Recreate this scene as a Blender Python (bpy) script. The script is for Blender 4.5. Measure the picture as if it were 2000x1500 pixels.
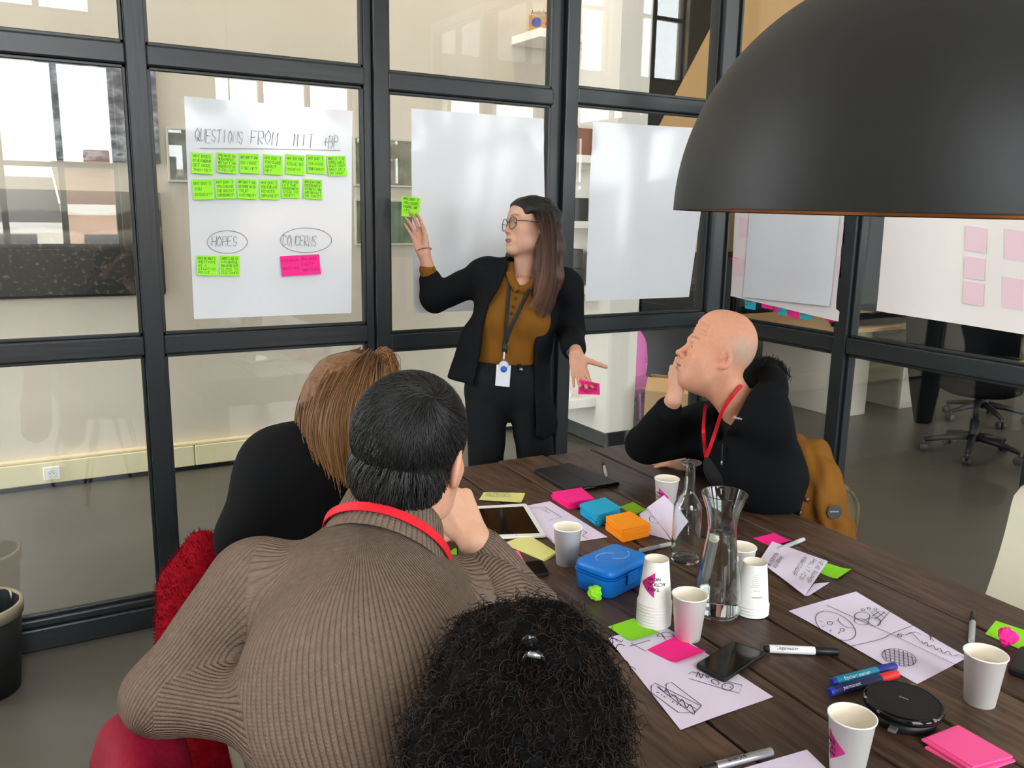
import bpy, bmesh, math, random
import numpy as np
from mathutils import Vector, Matrix, Quaternion
SC = bpy.context.scene
COL = SC.collection
for o in list(bpy.data.objects): bpy.data.objects.remove(o, do_unlink=True)
random.seed(4)
RNG = np.random.default_rng(11)
R_ = math.radians
# ------------------------------------------------------------------ camera
FPX = 1680.0; CAMH = 1.58
YAW, PITCH, ROLL = R_(30.05), R_(11.44), R_(1.07)
FW = np.array([math.sin(YAW)*math.cos(PITCH), math.cos(YAW)*math.cos(PITCH), -math.sin(PITCH)])
_r = np.array([math.cos(YAW), -math.sin(YAW), 0.0]); _u = np.cross(_r, FW)
RT = _r*math.cos(ROLL) + _u*math.sin(ROLL)
UP = -_r*math.sin(ROLL) + _u*math.cos(ROLL)
CAM = np.array([0, 0, CAMH])
cd = bpy.data.cameras.new('camera'); cam = bpy.data.objects.new('camera', cd); COL.objects.link(cam)
cd.sensor_fit = 'HORIZONTAL'; cd.sensor_width = 36.0; cd.lens = FPX/2000*36.0
cd.clip_start = 0.02; cd.clip_end = 300
cam.matrix_world = Matrix(((RT[0], UP[0], -FW[0], 0), (RT[1], UP[1], -FW[1], 0), (RT[2], UP[2], -FW[2], CAMH), (0, 0, 0, 1)))
SC.camera = cam
# ------------------------------------------------------------------ daylight, exposure
SC.view_settings.view_transform = 'Standard'; SC.view_settings.look = 'None'
SC.view_settings.gamma = 1.0; SC.view_settings.use_curve_mapping = False
SC.view_settings.exposure = 0.0
W = bpy.data.worlds.new('daylight'); SC.world = W; W.use_nodes = True
wn = W.node_tree.nodes; bg = wn['Background']
bg.inputs[0].default_value = (0.93, 0.97, 1.0, 1); bg.inputs[1].default_value = 15.0
# ------------------------------------------------------------------ measuring helpers (photo frame 2000 x 1500 -> metres)
def ray(px, py): return FW + RT*(px-1000)/FPX - UP*(py-750)/FPX
def onz(px, py, z): d = ray(px, py); return CAM + d*(z-CAMH)/d[2]
def ony(px, py, y): d = ray(px, py); return CAM + d*y/d[1]
def onx(px, py, x): d = ray(px, py); return CAM + d*x/d[0]
def at(px, py, t): return CAM + ray(px, py)*t
def camdir(rx, up, tow):
    v = RT*rx + UP*up - FW*tow
    return v/np.linalg.norm(v)
def V3(*a): return np.array(a, float)
def nrm(v): v = np.asarray(v, float); return v/np.linalg.norm(v)
# ------------------------------------------------------------------ materials
def lin(c):
    if isinstance(c, str):
        c = c.lstrip('#'); c = [int(c[i:i+2], 16)/255 for i in (0, 2, 4)]
    return tuple((v/12.92 if v <= .04045 else ((v+.055)/1.055)**2.4) for v in c[:3]) + (1,)
MATS = {}
def mat(name, col, rough=.6, spec=.5, metal=0, noise=None, bump=None, col2=None, coords='Object', stretch=None, sheen=0, trans=0, ior=1.45, attr=None, coat=0, sss=0):
    if name in MATS: return MATS[name]
    m = bpy.data.materials.new(name); m.use_nodes = True; nt = m.node_tree; b = nt.nodes['Principled BSDF']
    b.inputs['Base Color'].default_value = lin(col); b.inputs['Roughness'].default_value = rough
    b.inputs['Specular IOR Level'].default_value = spec; b.inputs['Metallic'].default_value = metal
    b.inputs['IOR'].default_value = ior
    if trans: b.inputs['Transmission Weight'].default_value = trans
    if sheen: b.inputs['Sheen Weight'].default_value = sheen
    if coat: b.inputs['Coat Weight'].default_value = coat; b.inputs['Coat Roughness'].default_value = .15
    if sss:
        b.inputs['Subsurface Weight'].default_value = sss; b.inputs['Subsurface Radius'].default_value = (.012, .005, .003); b.inputs['Subsurface Scale'].default_value = 1
    def N(t, **k):
        n = nt.nodes.new(t)
        for a, v in k.items(): setattr(n, a, v)
        return n
    vec = None
    if noise or bump:
        tc = N('ShaderNodeTexCoord'); mp = N('ShaderNodeMapping'); nt.links.new(tc.outputs[coords], mp.inputs[0])
        if stretch: mp.inputs['Scale'].default_value = stretch
        vec = mp.outputs[0]
    if attr:
        at_ = N('ShaderNodeAttribute'); at_.attribute_name = attr
        nt.links.new(at_.outputs['Color'], b.inputs['Base Color'])
    if noise:
        nz = N('ShaderNodeTexNoise'); nz.inputs['Scale'].default_value = noise[0]; nz.inputs['Detail'].default_value = 5
        nt.links.new(vec, nz.inputs['Vector'])
        mx = N('ShaderNodeMix', data_type='RGBA'); 
        c1 = lin(col); c2 = lin(col2) if col2 else tuple(max(0, v*(1-noise[1])) for v in c1[:3])+(1,)
        mx.inputs[6].default_value = c1; mx.inputs[7].default_value = c2
        if attr:
            nt.links.new(at_.outputs['Color'], mx.inputs[6]); mx.blend_type = 'MULTIPLY'; mx.inputs[7].default_value = (1-noise[1],)*3+(1,)
        rp = N('ShaderNodeMapRange'); rp.inputs[1].default_value = .32; rp.inputs[2].default_value = .68
        nt.links.new(nz.outputs['Fac'], rp.inputs[0]); nt.links.new(rp.outputs[0], mx.inputs[0]); nt.links.new(mx.outputs[2], b.inputs['Base Color'])
    if bump:
        nb = N('ShaderNodeTexNoise'); nb.inputs['Scale'].default_value = bump[0]; nb.inputs['Detail'].default_value = 4
        nt.links.new(vec, nb.inputs['Vector']); bp = N('ShaderNodeBump'); bp.inputs['Strength'].default_value = bump[1]; bp.inputs['Distance'].default_value = bump[2]
        nt.links.new(nb.outputs['Fac'], bp.inputs['Height']); nt.links.new(bp.outputs[0], b.inputs['Normal'])
    MATS[name] = m
    return m
def pane_mat(name, tint=(1, 1, 1), f0=.045, rough=0.0):
    m = bpy.data.materials.new(name); m.use_nodes = True; nt = m.node_tree; nt.nodes.clear()
    out = nt.nodes.new('ShaderNodeOutputMaterial'); mix = nt.nodes.new('ShaderNodeMixShader')
    tr = nt.nodes.new('ShaderNodeBsdfTransparent'); gl = nt.nodes.new('ShaderNodeBsdfGlossy')
    tr.inputs[0].default_value = (*tint, 1); gl.inputs['Roughness'].default_value = rough
    g = nt.nodes.new('ShaderNodeNewGeometry'); d = nt.nodes.new('ShaderNodeVectorMath'); d.operation = 'DOT_PRODUCT'
    nt.links.new(g.outputs['Incoming'], d.inputs[0]); nt.links.new(g.outputs['Normal'], d.inputs[1])
    prev = d.outputs['Value']
    def mth(op, a, bval=None):
        n = nt.nodes.new('ShaderNodeMath'); n.operation = op
        if hasattr(a, 'is_output'): nt.links.new(a, n.inputs[0])
        else: n.inputs[0].default_value = a
        if bval is not None:
            if hasattr(bval, 'is_output'): nt.links.new(bval, n.inputs[1])
            else: n.inputs[1].default_value = bval
        return n.outputs[0]
    a = mth('ABSOLUTE', prev); a = mth('SUBTRACT', 1.0, a); a = mth('POWER', a, 5.0); a = mth('MULTIPLY', a, 1-f0); a = mth('ADD', a, f0)
    nt.links.new(a, mix.inputs[0]); nt.links.new(tr.outputs[0], mix.inputs[1]); nt.links.new(gl.outputs[0], mix.inputs[2]); nt.links.new(mix.outputs[0], out.inputs[0])
    return m
# ------------------------------------------------------------------ mesh helpers
class MB:
    def __init__(s): s.v = []; s.f = []; s.n = 0; s.mi = []
    def add(s, v, f, mi=0):
        v = np.asarray(v, float).reshape(-1, 3); s.v.append(v)
        s.f += [tuple(int(i)+s.n for i in q) for q in f]; s.mi += [mi]*len(f); s.n += len(v); return s
    def box(s, a, b, mi=0):
        a = np.minimum(a, b).astype(float) if False else np.array(a, float); b = np.array(b, float)
        lo = np.minimum(a, b); hi = np.maximum(a, b)
        v = [(x, y, z) for z in (lo[2], hi[2]) for y in (lo[1], hi[1]) for x in (lo[0], hi[0])]
        return s.add(v, [(0, 2, 3, 1), (4, 5, 7, 6), (0, 1, 5, 4), (2, 6, 7, 3), (0, 4, 6, 2), (1, 3, 7, 5)], mi)
    def bbox(s, a, b, r=.003, mi=0):
        """box with bevelled edges"""
        bm = bmesh.new(); lo = np.minimum(a, b); hi = np.maximum(a, b)
        bmesh.ops.create_cube(bm, size=1)
        for q in bm.verts: q.co = Vector([lo[i]+(q.co[i]+.5)*(hi[i]-lo[i]) for i in range(3)])
        bmesh.ops.bevel(bm, geom=list(bm.edges), offset=min(r, min(hi-lo)*.45), segments=2, affect='EDGES', profile=.5)
        s.bm(bm, mi=mi); return s
    def bm(s, bm, M=None, mi=0):
        bm.verts.index_update(); v = np.array([q.co for q in bm.verts])
        if M is not None: v = v @ np.array(M)[:3, :3].T + np.array(M)[:3, 3]
        s.add(v, [[q.index for q in f.verts] for f in bm.faces], mi); bm.free(); return s
    def prism(s, pts, d, mi=0):
        """closed polygon pts (3d) extruded by d"""
        p = np.asarray(pts, float); n = len(p); q = p+np.asarray(d, float)
        return s.add(np.vstack([p, q]), [tuple(range(n-1, -1, -1)), tuple(range(n, 2*n))] + [(i, (i+1) % n, n+(i+1) % n, n+i) for i in range(n)], mi)
    def tube(s, pts, r, n=8, cap=True, flat=1.0, mi=0):
        p = np.asarray(pts, float); m = len(p); r = np.broadcast_to(np.asarray(r, float), (m,))
        t = np.gradient(p, axis=0); t /= np.linalg.norm(t, axis=1)[:, None]+1e-12
        ref = np.array([0, 0, 1.]) if abs(t[0][2]) < .9 else np.array([1., 0, 0])
        a = np.cross(t[0], ref); a /= np.linalg.norm(a); vs = []
        for i in range(m):
            a = a-t[i]*(a@t[i]); a /= np.linalg.norm(a)+1e-12; b = np.cross(t[i], a)
            an = np.arange(n)*2*math.pi/n
            vs.append(p[i]+r[i]*(np.cos(an)[:, None]*a+flat*np.sin(an)[:, None]*b))
        fs = [(i*n+j, i*n+(j+1) % n, (i+1)*n+(j+1) % n, (i+1)*n+j) for i in range(m-1) for j in range(n)]
        if cap: fs += [tuple(range(n-1, -1, -1)), tuple((m-1)*n+j for j in range(n))]
        return s.add(np.vstack(vs), fs, mi)
    def lathe(s, prof, c=(0, 0, 0), n=32, M=None, mi=0, sx=1, sy=1):
        """prof: list of (r,z); closes on axis when r==0"""
        vs = []; idx = []; k = 0
        for r, z in prof:
            if r <= 1e-7: vs.append((0, 0, z)); idx.append([k]*n); k += 1
            else:
                for j in range(n):
                    a = 2*math.pi*j/n; vs.append((r*math.cos(a)*sx, r*math.sin(a)*sy, z))
                idx.append(list(range(k, k+n))); k += n
        fs = []
        for a, b in zip(idx[:-1], idx[1:]):
            for j in range(n):
                q = [a[j], a[(j+1) % n], b[(j+1) % n], b[j]]; u = []
                for w in q:
                    if w not in u: u.append(w)
                if len(u) > 2: fs.append(tuple(u))
        v = np.array(vs)
        if M is not None: v = v @ np.array(M)[:3, :3].T + np.array(M)[:3, 3]
        return s.add(v+np.asarray(c, float), fs, mi)
    def grid(s, fn, nu, nv, mi=0, closed_u=False):
        us = np.linspace(0, 1, nu); vs_ = np.linspace(0, 1, nv)
        v = [fn(u, w) for u in us for w in vs_]
        f = [(i*nv+j, (i+1)*nv+j, (i+1)*nv+j+1, i*nv+j+1) for i in range(nu-1) for j in range(nv-1)]
        return s.add(v, f, mi)
    def build(s, name, material, parent=None, smooth=False, auto=None):
        me = bpy.data.meshes.new(name)
        v = np.vstack(s.v) if s.v else np.zeros((0, 3)); me.from_pydata(v.tolist(), [], s.f); 
        ms = material if isinstance(material, (list, tuple)) else [material]
        for m in ms: me.materials.append(m)
        if len(ms) > 1: me.polygons.foreach_set('material_index', s.mi)
        if smooth: me.polygons.foreach_set('use_smooth', [True]*len(me.polygons))
        me.update()
        o = bpy.data.objects.new(name, me); COL.objects.link(o)
        if parent is not None:
            o.parent = parent; o.matrix_parent_inverse = Matrix.Translation(-Vector(parent.location))
        if auto is not None:
            for p in me.polygons: p.use_smooth = True
            try: me.set_sharp_from_angle(angle=R_(auto))
            except Exception: pass
        return o
def thing(name, label, cat, loc=(0, 0, 0), group=None):
    o = bpy.data.objects.new(name, None); COL.objects.link(o); o.location = [float(q) for q in loc]; o.empty_display_size = .1
    o['label'] = label; o['category'] = cat
    if group: o['group'] = group
    return o
def tag(o, label, cat, group=None):
    o['label'] = label; o['category'] = cat
    if group: o['group'] = group
    return o
def struct(o): o['kind'] = 'structure'; return o
def sroot(name, loc=(0, 0, 0)):
    o = bpy.data.objects.new(name, None); COL.objects.link(o); o.location = loc; o['kind'] = 'structure'; return o
def frame_mat(o, x, y, z):
    """4x4 with columns x,y,z at o"""
    M = np.eye(4); M[:3, 0] = x; M[:3, 1] = y; M[:3, 2] = z; M[:3, 3] = o; return M
def xf(M, v): v = np.asarray(v, float); return v @ M[:3, :3].T + M[:3, 3]
# ------------------------------------------------------------------ lettering
GL = {'A': '00 26 40|12 32', 'B': '00 06 36 45 33 03|33 42 30 00', 'C': '45 26 06 02 10 41', 'D': '00 06 26 44 42 20 00', 'E': '46 06 00 40|03 33',
 'F': '46 06 00|03 33', 'G': '45 26 05 02 10 41 43 23', 'H': '00 06|40 46|03 43', 'I': '20 26', 'J': '46 41 20 01', 'K': '00 06|46 02|13 40', 'L': '06 00 40',
 'M': '00 06 23 46 40', 'N': '00 06 40 46', 'O': '26 04 02 20 42 44 26', 'P': '00 06 36 45 43 03', 'Q': '26 04 02 20 42 44 26|22 50', 'R': '00 06 36 45 43 03 40',
 'S': '45 26 05 13 42 30 01', 'T': '06 46|26 20', 'U': '06 01 20 41 46', 'V': '06 20 46', 'W': '06 10 24 30 46', 'X': '00 46|06 40', 'Y': '06 23 46|23 20',
 'Z': '06 46 00 40', '?': '05 26 45 23 22|20 21', "'": '26 25', '+': '03 43|25 21', '(': '36 14 12 30', ')': '16 34 32 10', ',': '21 10', '-': '03 43', '.': '20 21', '!': '26 22|20 21'}
def strokes(txt, size, jit=.25, lower=False, rs=0, xs=1.0):
    rr = random.Random(hash_(txt)+rs); out = []; x = 0; s = size/6
    for ch in txt.upper():
        if ch == ' ': x += 3.4*s*xs; continue
        g = GL.get(ch)
        if g is None: x += 3*s*xs; continue
        dy = rr.uniform(-jit, jit); sk = .12
        for st in g.split('|'):
            pts = [(int(q[0])+rr.uniform(-jit, jit), int(q[1])+rr.uniform(-jit, jit)+dy) for q in st.split()]
            out.append([(x+(a*xs+b*sk)*s, b*s) for a, b in pts])
        x += 5.3*s*xs
    return out, x
def hash_(t): 
    h = 7
    for c in t: h = (h*31+ord(c)) % 1000003
    return h
def ribbon(mb, pts, w, nrml, lift=0):
    """flat pen stroke lying on a surface; pts 3d, nrml surface normal"""
    p = np.asarray(pts, float); n = np.asarray(nrml, float)
    if len(p) < 2: return
    t = np.gradient(p, axis=0); t /= np.linalg.norm(t, axis=1)[:, None]+1e-12
    sd = np.cross(t, n); sd /= np.linalg.norm(sd, axis=1)[:, None]+1e-12
    p = p+n*lift; m = len(p)
    v = np.vstack([p+sd*w/2, p-sd*w/2])
    mb.add(v, [(i, m+i, m+i+1, i+1) for i in range(m-1)])
def write(mb, lines, o, ex, ey, size, lead, w, lift, width=None, rs=0, nrml=None):
    """handwriting block: o = top left, ex/ey unit axes"""
    o = np.asarray(o, float); ex = np.asarray(ex, float); ey = np.asarray(ey, float)
    n = np.cross(ex, ey) if nrml is None else np.asarray(nrml)
    for k, L in enumerate(lines):
        st, wd = strokes(L, size, rs=rs); sc = 1.0
        if width and wd > width: sc = width/wd
        for q in st: ribbon(mb, [o+ex*a*sc+ey*(b-size-k*lead) for a, b in q], w, n, lift)
_tx = {}
def textmesh(s, bold=0.0):
    key = (s, bold)
    if key in _tx: return _tx[key]
    c = bpy.data.curves.new('t', 'FONT'); c.body = s; c.size = 1; c.resolution_u = 2; c.offset = bold
    o = bpy.data.objects.new('t', c); COL.objects.link(o)
    dg = bpy.context.evaluated_depsgraph_get(); me = bpy.data.meshes.new_from_object(o.evaluated_get(dg))
    v = np.array([q.co for q in me.vertices]).reshape(-1, 3); f = [tuple(p.vertices) for p in me.polygons]
    bpy.data.objects.remove(o); bpy.data.curves.remove(c); bpy.data.meshes.remove(me)
    _tx[key] = (v, f); return v, f
def smooth_path(pts, n=8):
    """Catmull-Rom through points"""
    p = np.asarray(pts, float); q = np.vstack([2*p[0]-p[1], p, 2*p[-1]-p[-2]]); out = []
    for i in range(1, len(q)-2):
        for t in np.linspace(0, 1, n, endpoint=False):
            a, b, c, d = q[i-1], q[i], q[i+1], q[i+2]
            out.append(.5*((2*b)+(-a+c)*t+(2*a-5*b+4*c-d)*t*t+(-a+3*b-3*c+d)*t**3))
    out.append(p[-1]); return np.array(out)
# ================================================================== THE ROOM SHELL
m_floor = mat('polished_concrete', '#625e56', .40, .4, noise=(1.3, .22), bump=(60, .15, .002), coords='Generated')
m_floor.node_tree.nodes['Mapping'].inputs['Scale'].default_value = (17, 15, 1)
m_wall = mat('cream_plaster', '#d8d0c2', .85, .3, noise=(.8, .05), bump=(40, .08, .002))
m_white = mat('white_plaster', '#e6e2d8', .8, .3, noise=(.8, .04), bump=(40, .08, .002))
m_brickish = mat('rear_plaster', '#b3a48c', .9, .2, noise=(2, .12), bump=(30, .2, .003))
m_frame = mat('black_painted_wood', '#23282b', .32, .5, noise=(7, .35), bump=(55, .35, .0015), stretch=(1, 1, .12))
m_frame_h = mat('black_painted_wood_rail', '#23282b', .32, .5, noise=(7, .35), bump=(55, .35, .0015), stretch=(.12, .12, 1))
m_black = mat('black_paint', '#17191a', .6, .3, noise=(3, .2))
m_glass = pane_mat('clear_glass', (.975, .985, .98))
m_gold = mat('brass', '#c68a3c', .35, .5, 1)
X0, X1, Y0, Y1, ZC = -4.0, 13.0, -5.0, 7.5, 6.5
struct(MB().box((X0-.2, Y0-.3, -.12), (X1+.2, Y1+.2, 0)).build('floor', m_floor))
struct(MB().box((X0-.2, Y0-.3, ZC), (X1+.2, Y1+.2, ZC+.15)).build('ceiling', m_white))
wl = MB()
for a, b, c, d in ((Y0-.3, 3.55, 0, ZC), (5.2, Y1+.2, 0, ZC), (3.55, 5.2, 0, .5), (3.55, 5.2, 5.6, ZC)): wl.box((X0-.2, a, c), (X0, b, d))
struct(wl.build('wall_left', m_white))
struct(MB().box((X1, Y0-.3, 0), (X1+.2, Y1+.2, ZC)).build('wall_right', m_white))
# far office wall painted black and ochre along a diagonal edge
m_diag = mat('diagonal_painted_plaster', '#dcb47c', .8, .3, bump=(40, .08, .002))
nt = m_diag.node_tree; bs = nt.nodes['Principled BSDF']; tc = nt.nodes.new('ShaderNodeNewGeometry'); sp = nt.nodes.new('ShaderNodeSeparateXYZ')
nt.links.new(tc.outputs['Position'], sp.inputs[0])
m1 = nt.nodes.new('ShaderNodeMath'); m1.operation = 'MULTIPLY_ADD'; m1.inputs[1].default_value = -.605; m1.inputs[2].default_value = 0
nt.links.new(sp.outputs['Z'], m1.inputs[0])
m2 = nt.nodes.new('ShaderNodeMath'); m2.operation = 'ADD'; nt.links.new(m1.outputs[0], m2.inputs[0]); nt.links.new(sp.outputs['X'], m2.inputs[1])
m3 = nt.nodes.new('ShaderNodeMath'); m3.operation = 'LESS_THAN'; m3.inputs[1].default_value = 6.108-.605*2.519; nt.links.new(m2.outputs[0], m3.inputs[0])
mx = nt.nodes.new('ShaderNodeMix'); mx.data_type = 'RGBA'; mx.inputs[6].default_value = lin('#dcb47c'); mx.inputs[7].default_value = lin('#2a2823')
nt.links.new(m3.outputs[0], mx.inputs[0]); nt.links.new(mx.outputs[2], bs.inputs['Base Color'])
struct(MB().box((X0, Y1, 0), (X1, Y1+.2, ZC)).build('wall_far', m_diag))
# wall of the little room behind the glass, with its return
YB = 5.33
struct(MB().box((X0, YB, 0), (3.40, YB+.12, ZC)).build('wall_back', m_wall))
struct(MB().box((3.40, 4.60, 0), (3.64, YB+.12, ZC)).build('wall_return', m_white))
struct(MB().bbox((3.385, 4.585, 0), (3.655, YB, .10), .004).build('baseboard_return', m_black))
# window wall behind the camera
LOW = [(-1.9, 1.20), (2.35, 4.20), (5.65, 7.20), (7.90, 10.0), (11.0, 12.6)]
UPP = [(-1.9, 1.05), (7.88, 8.45), (8.75, 10.0), (11.0, 12.6)]
zl0, zl1, zu0, zu1 = 1.02, 3.30, 3.70, 6.0
mb = MB()
def hband(z0, z1, opens):
    x = X0
    for a, b in opens:
        mb.box((x, Y0-.3, z0), (a, Y0, z1)); x = b
    mb.box((x, Y0-.3, z0), (X1, Y0, z1))
hband(0, zl0, []); hband(zl0, zl1, LOW); hband(zl1, zu0, []); hband(zu0, zu1, UPP); hband(zu1, ZC, [])
struct(mb.build('wall_rear', m_brickish))
k = 0
m_wf = mat('window_frame_paint', '#4a4a4a', .5)
for (rng, z0, z1) in ((LOW, zl0, zl1), (UPP, zu0, zu1)):
    for a, b in rng:
        k += 1; root = sroot('window_%d' % k, (a, Y0, z0))
        n = max(1, round((b-a)/.62)); yf = Y0-.15
        for i in range(n+1):
            x = a+(b-a)*i/n; w = .035 if 0 < i < n else .05
            MB().bbox((x-w, yf-.04, z0), (x+w, yf+.04, z1), .005).build('window_mullion', m_wf, root)
        for z in (z0, z1-.06, z0+(z1-z0)*.42):
            MB().bbox((a, yf-.035, z), (b, yf+.035, z+.06), .005).build('window_transom', m_wf, root)
        l = bpy.data.lights.new('window_portal', 'AREA'); l.shape = 'RECTANGLE'; l.size = b-a; l.size_y = z1-z0
        l.cycles.is_portal = True
        lo = bpy.data.objects.new('window_portal', l); COL.objects.link(lo); lo.location = ((a+b)/2, Y0-.28, (z0+z1)/2); lo.rotation_euler = (R_(90), 0, 0)
root = sroot('window_%d' % (k+1), (X0, 3.55, .8))  # unseen side window, added to brighten the back room
for y in (3.55, 4.1, 4.65, 5.2): MB().bbox((X0-.13, y-.03, .5), (X0-.06, y+.03, 5.6), .005).build('window_mullion', m_wf, root)
for z in (.5, 3.0, 5.54): MB().bbox((X0-.12, 3.55, z), (X0-.07, 5.2, z+.06), .005).build('window_transom', m_wf, root)
l = bpy.data.lights.new('window_portal', 'AREA'); l.shape = 'RECTANGLE'; l.size = 1.65; l.size_y = 5.1; l.cycles.is_portal = True
lo = bpy.data.objects.new('window_portal', l); COL.objects.link(lo); lo.location = (X0-.19, 4.375, 3.05); lo.rotation_euler = (R_(90), 0, R_(-90))
# houses across the street
def house(x0, x1, top, col, roof, label, y=-26.):
    t = thing('townhouse', label, 'building', ((x0+x1)/2, y, -9))
    MB().box((x0, y-8, -9), (x1, y, top)).build('facade', mat('render_'+col, col, .9, .2, noise=(1, .1)), t)
    rm = mat('roof_'+roof, roof, .8, .2, noise=(3, .2))
    MB().prism([(x0, y+.3, top), (x1, y+.3, top), (x1, y-4, top+1.3), (x0, y-4, top+1.3)], (0, -.2, .25)).build('roof', rm, t)
    MB().bbox((x0+1, y-3, top+.5), (x0+1.8, y-2.2, top+1.9), .02).build('chimney', mat('brick_stack', '#8d5d49', .9, noise=(9, .3)), t)
    n = int((x1-x0)/2.2); wm = mat('house_window', '#3a4046', .2, .6)
    for i in range(n):
        for z in (-1.6, -5.2):
            xx = x0+(i+.5)*(x1-x0)/n
            MB().bbox((xx-.55, y-.02, z), (xx+.55, y+.06, z+2.1), .02).build('house_window', wm, t)
    MB().bbox((x0, y, top-.35), (x1, y+.35, top), .03).build('cornice', mat('cornice', '#efe9dc', .8), t)
house(-9, 1.5, .9, '#f0e9da', '#6d6a66', 'cream rendered townhouse with a grey roof across the street')
house(1.5, 11, 1.5, '#e3bda4', '#8a6455', 'brick-red townhouse with a brown roof across the street')
house(11, 24, .6, '#f2ece0', '#5f6266', 'pale stone townhouse with a slate roof across the street')
# ------------------------------------------------------------------ glazed partition (straight side) and its return towards the office
YA = 3.288; PT = 3.05
ga = sroot('wall_glazed_back', (0.4, YA, 0))
def post(root, a, b): return MB().bbox(a, b, .004).build('post', m_frame, root)
def rail(root, a, b): return MB().bbox(a, b, .006).build('rail', m_frame_h, root)
def beads(root, axis, u0, u1, z0, z1, c, d=.014, w=.013):
    """thin glazing bead round one pane; axis 0: pane spans x at y=c ; axis 1: pane spans y at x=c"""
    for (a0, a1, b0, b1) in ((u0, u1, z0, z0+w), (u0, u1, z1-w, z1), (u0, u0+w, z0, z1), (u1-w, u1, z0, z1)):
        if axis == 0: MB().bbox((a0, c-d, b0), (a1, c, b1), .003).build('glazing_bead', m_frame, root)
        else: MB().bbox((c-d, a0, b0), (c, a1, b1), .003).build('glazing_bead', m_frame, root)
def pane(root, axis, u0, u1, z0, z1, c):
    if axis == 0: MB().box((u0, c-.003, z0), (u1, c+.003, z1)).build('glass_pane', m_glass, root)
    else: MB().box((c-.003, u0, z0), (c+.003, u1, z1)).build('glass_pane', m_glass, root)
YG = YA+.030
posts = [(-1.38, -1.314), (-.50, -.434), (.382, .448), (1.262, 1.325), (2.148, 2.214)]
for a, b in posts: post(ga, (a, YA, 0), (b, YA+.085, PT))
post(ga, (1.228, YA+.022, 0), (1.262, YA+.085, PT)); post(ga, (2.088, YA+.03, 0), (2.148, YA+.085, PT))
post(ga, (3.035, YA-.005, 0), (3.150, YA+.10, PT))
bays = [(-1.314, -.50, 1.043, 1.112, 2.038, 2.106), (-.434, .382, 1.043, 1.112, 2.038, 2.106), (.448, 1.228, 1.043, 1.112, 2.038, 2.106), (1.325, 2.088, 1.003, 1.067, 2.029, 2.096), (2.214, 3.035, 1.022, 1.090, 2.045, 2.111)]
for x0, x1, m0, m1, u0, u1 in bays:
    ys = YA+.004
    rail(ga, (x0, ys, m0), (x1, YA+.075, m1)); rail(ga, (x0, ys, u0), (x1, YA+.075, u1))
    rail(ga, (x0, ys-.012, 0), (x1, YA+.085, .085)); rail(ga, (x0, ys, .085), (x1, YA+.075, .115)); rail(ga, (x0, ys, PT-.07), (x1, YA+.08, PT))
    for z0, z1 in ((.115, m0), (m1, u0), (u1, PT-.07)):
        pane(ga, 0, x0, x1, z0, z1, YG+.012); beads(ga, 0, x0, x1, z0, z1, YG+.006)
XB = 3.106
gb = sroot('wall_glazed_right', (XB, 2.5, 0))
bp = [(2.487, 2.553), (1.605, 1.671), (.72, .786), (-.16, -.094)]
for a, b in bp: post(gb, (XB, a, 0), (XB+.085, b, PT))
ybs = [(2.553, YA-.005), (1.671, 2.487), (.786, 1.605), (-.094, .72)]
for y0, y1 in ybs:
    m0, m1, u0, u1 = .990, 1.062, 2.038, 2.106
    rail(gb, (XB+.006, y0, m0), (XB+.075, y1, m1)); rail(gb, (XB+.006, y0, u0), (XB+.075, y1, u1))
    rail(gb, (XB, y0, 0), (XB+.085, y1, .085)); rail(gb, (XB, y0, .085), (XB+.075, y1, .115)); rail(gb, (XB, y0, PT-.07), (XB+.08, y1, PT))
    for z0, z1 in ((.115, m0), (m1, u0), (u1, PT-.07)):
        pane(gb, 1, y0, y1, z0, z1, XB+.042); beads(gb, 1, y0, y1, z0, z1, XB+.036)
# ------------------------------------------------------------------ cable trunking and socket along the back wall
m_trunk = mat('cream_trunking', '#e8e0b8', .5, .4)
tr = sroot('trim_1', (0, YB, 0))
for a, b in ((-3.9, .85), (.853, 3.38)):
    MB().bbox((a, YB-.055, .03), (b, YB, .155), .006).build('trunking_cover', m_trunk, tr)
MB().bbox((-3.9, YB-.05, .156), (3.38, YB, .172), .004).build('trunking_lid', mat('trunking_lid', '#ecd9b0', .5), tr)
MB().box((-3.9, YB-.03, 0), (3.38, YB, .03)).build('plinth', m_black, tr)
p = ony(102, 931, YB-.057)
so = thing('wall_socket', 'white double-earth wall socket on the cream cable trunking', 'socket', (p[0], YB-.055, .09))
MB().bbox((p[0]-.042, YB-.066, .052), (p[0]+.042, YB-.0555, .128), .004).build('cover_plate', mat('socket_white', '#f3f2ee', .4), so)
mb = MB(); Mx = frame_mat((p[0], YB-.0662, .09), (1, 0, 0), (0, 0, 1), (0, -1, 0))
mb.lathe([(.0215, -.001), (.0215, .002), (.019, .002), (.018, -.004), (0, -.004)], M=Mx); mb.build('socket_well', mat('socket_well', '#d9d8d2', .5), so, True)
mb = MB()
for dx in (-.0095, .0095): mb.lathe([(.003, .0), (.003, .0007), (0, .0007)], M=frame_mat((p[0]+dx, YB-.0655, .09), (1, 0, 0), (0, 0, 1), (0, -1, 0)), n=10)
mb.build('pin_hole', m_black, so)
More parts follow.
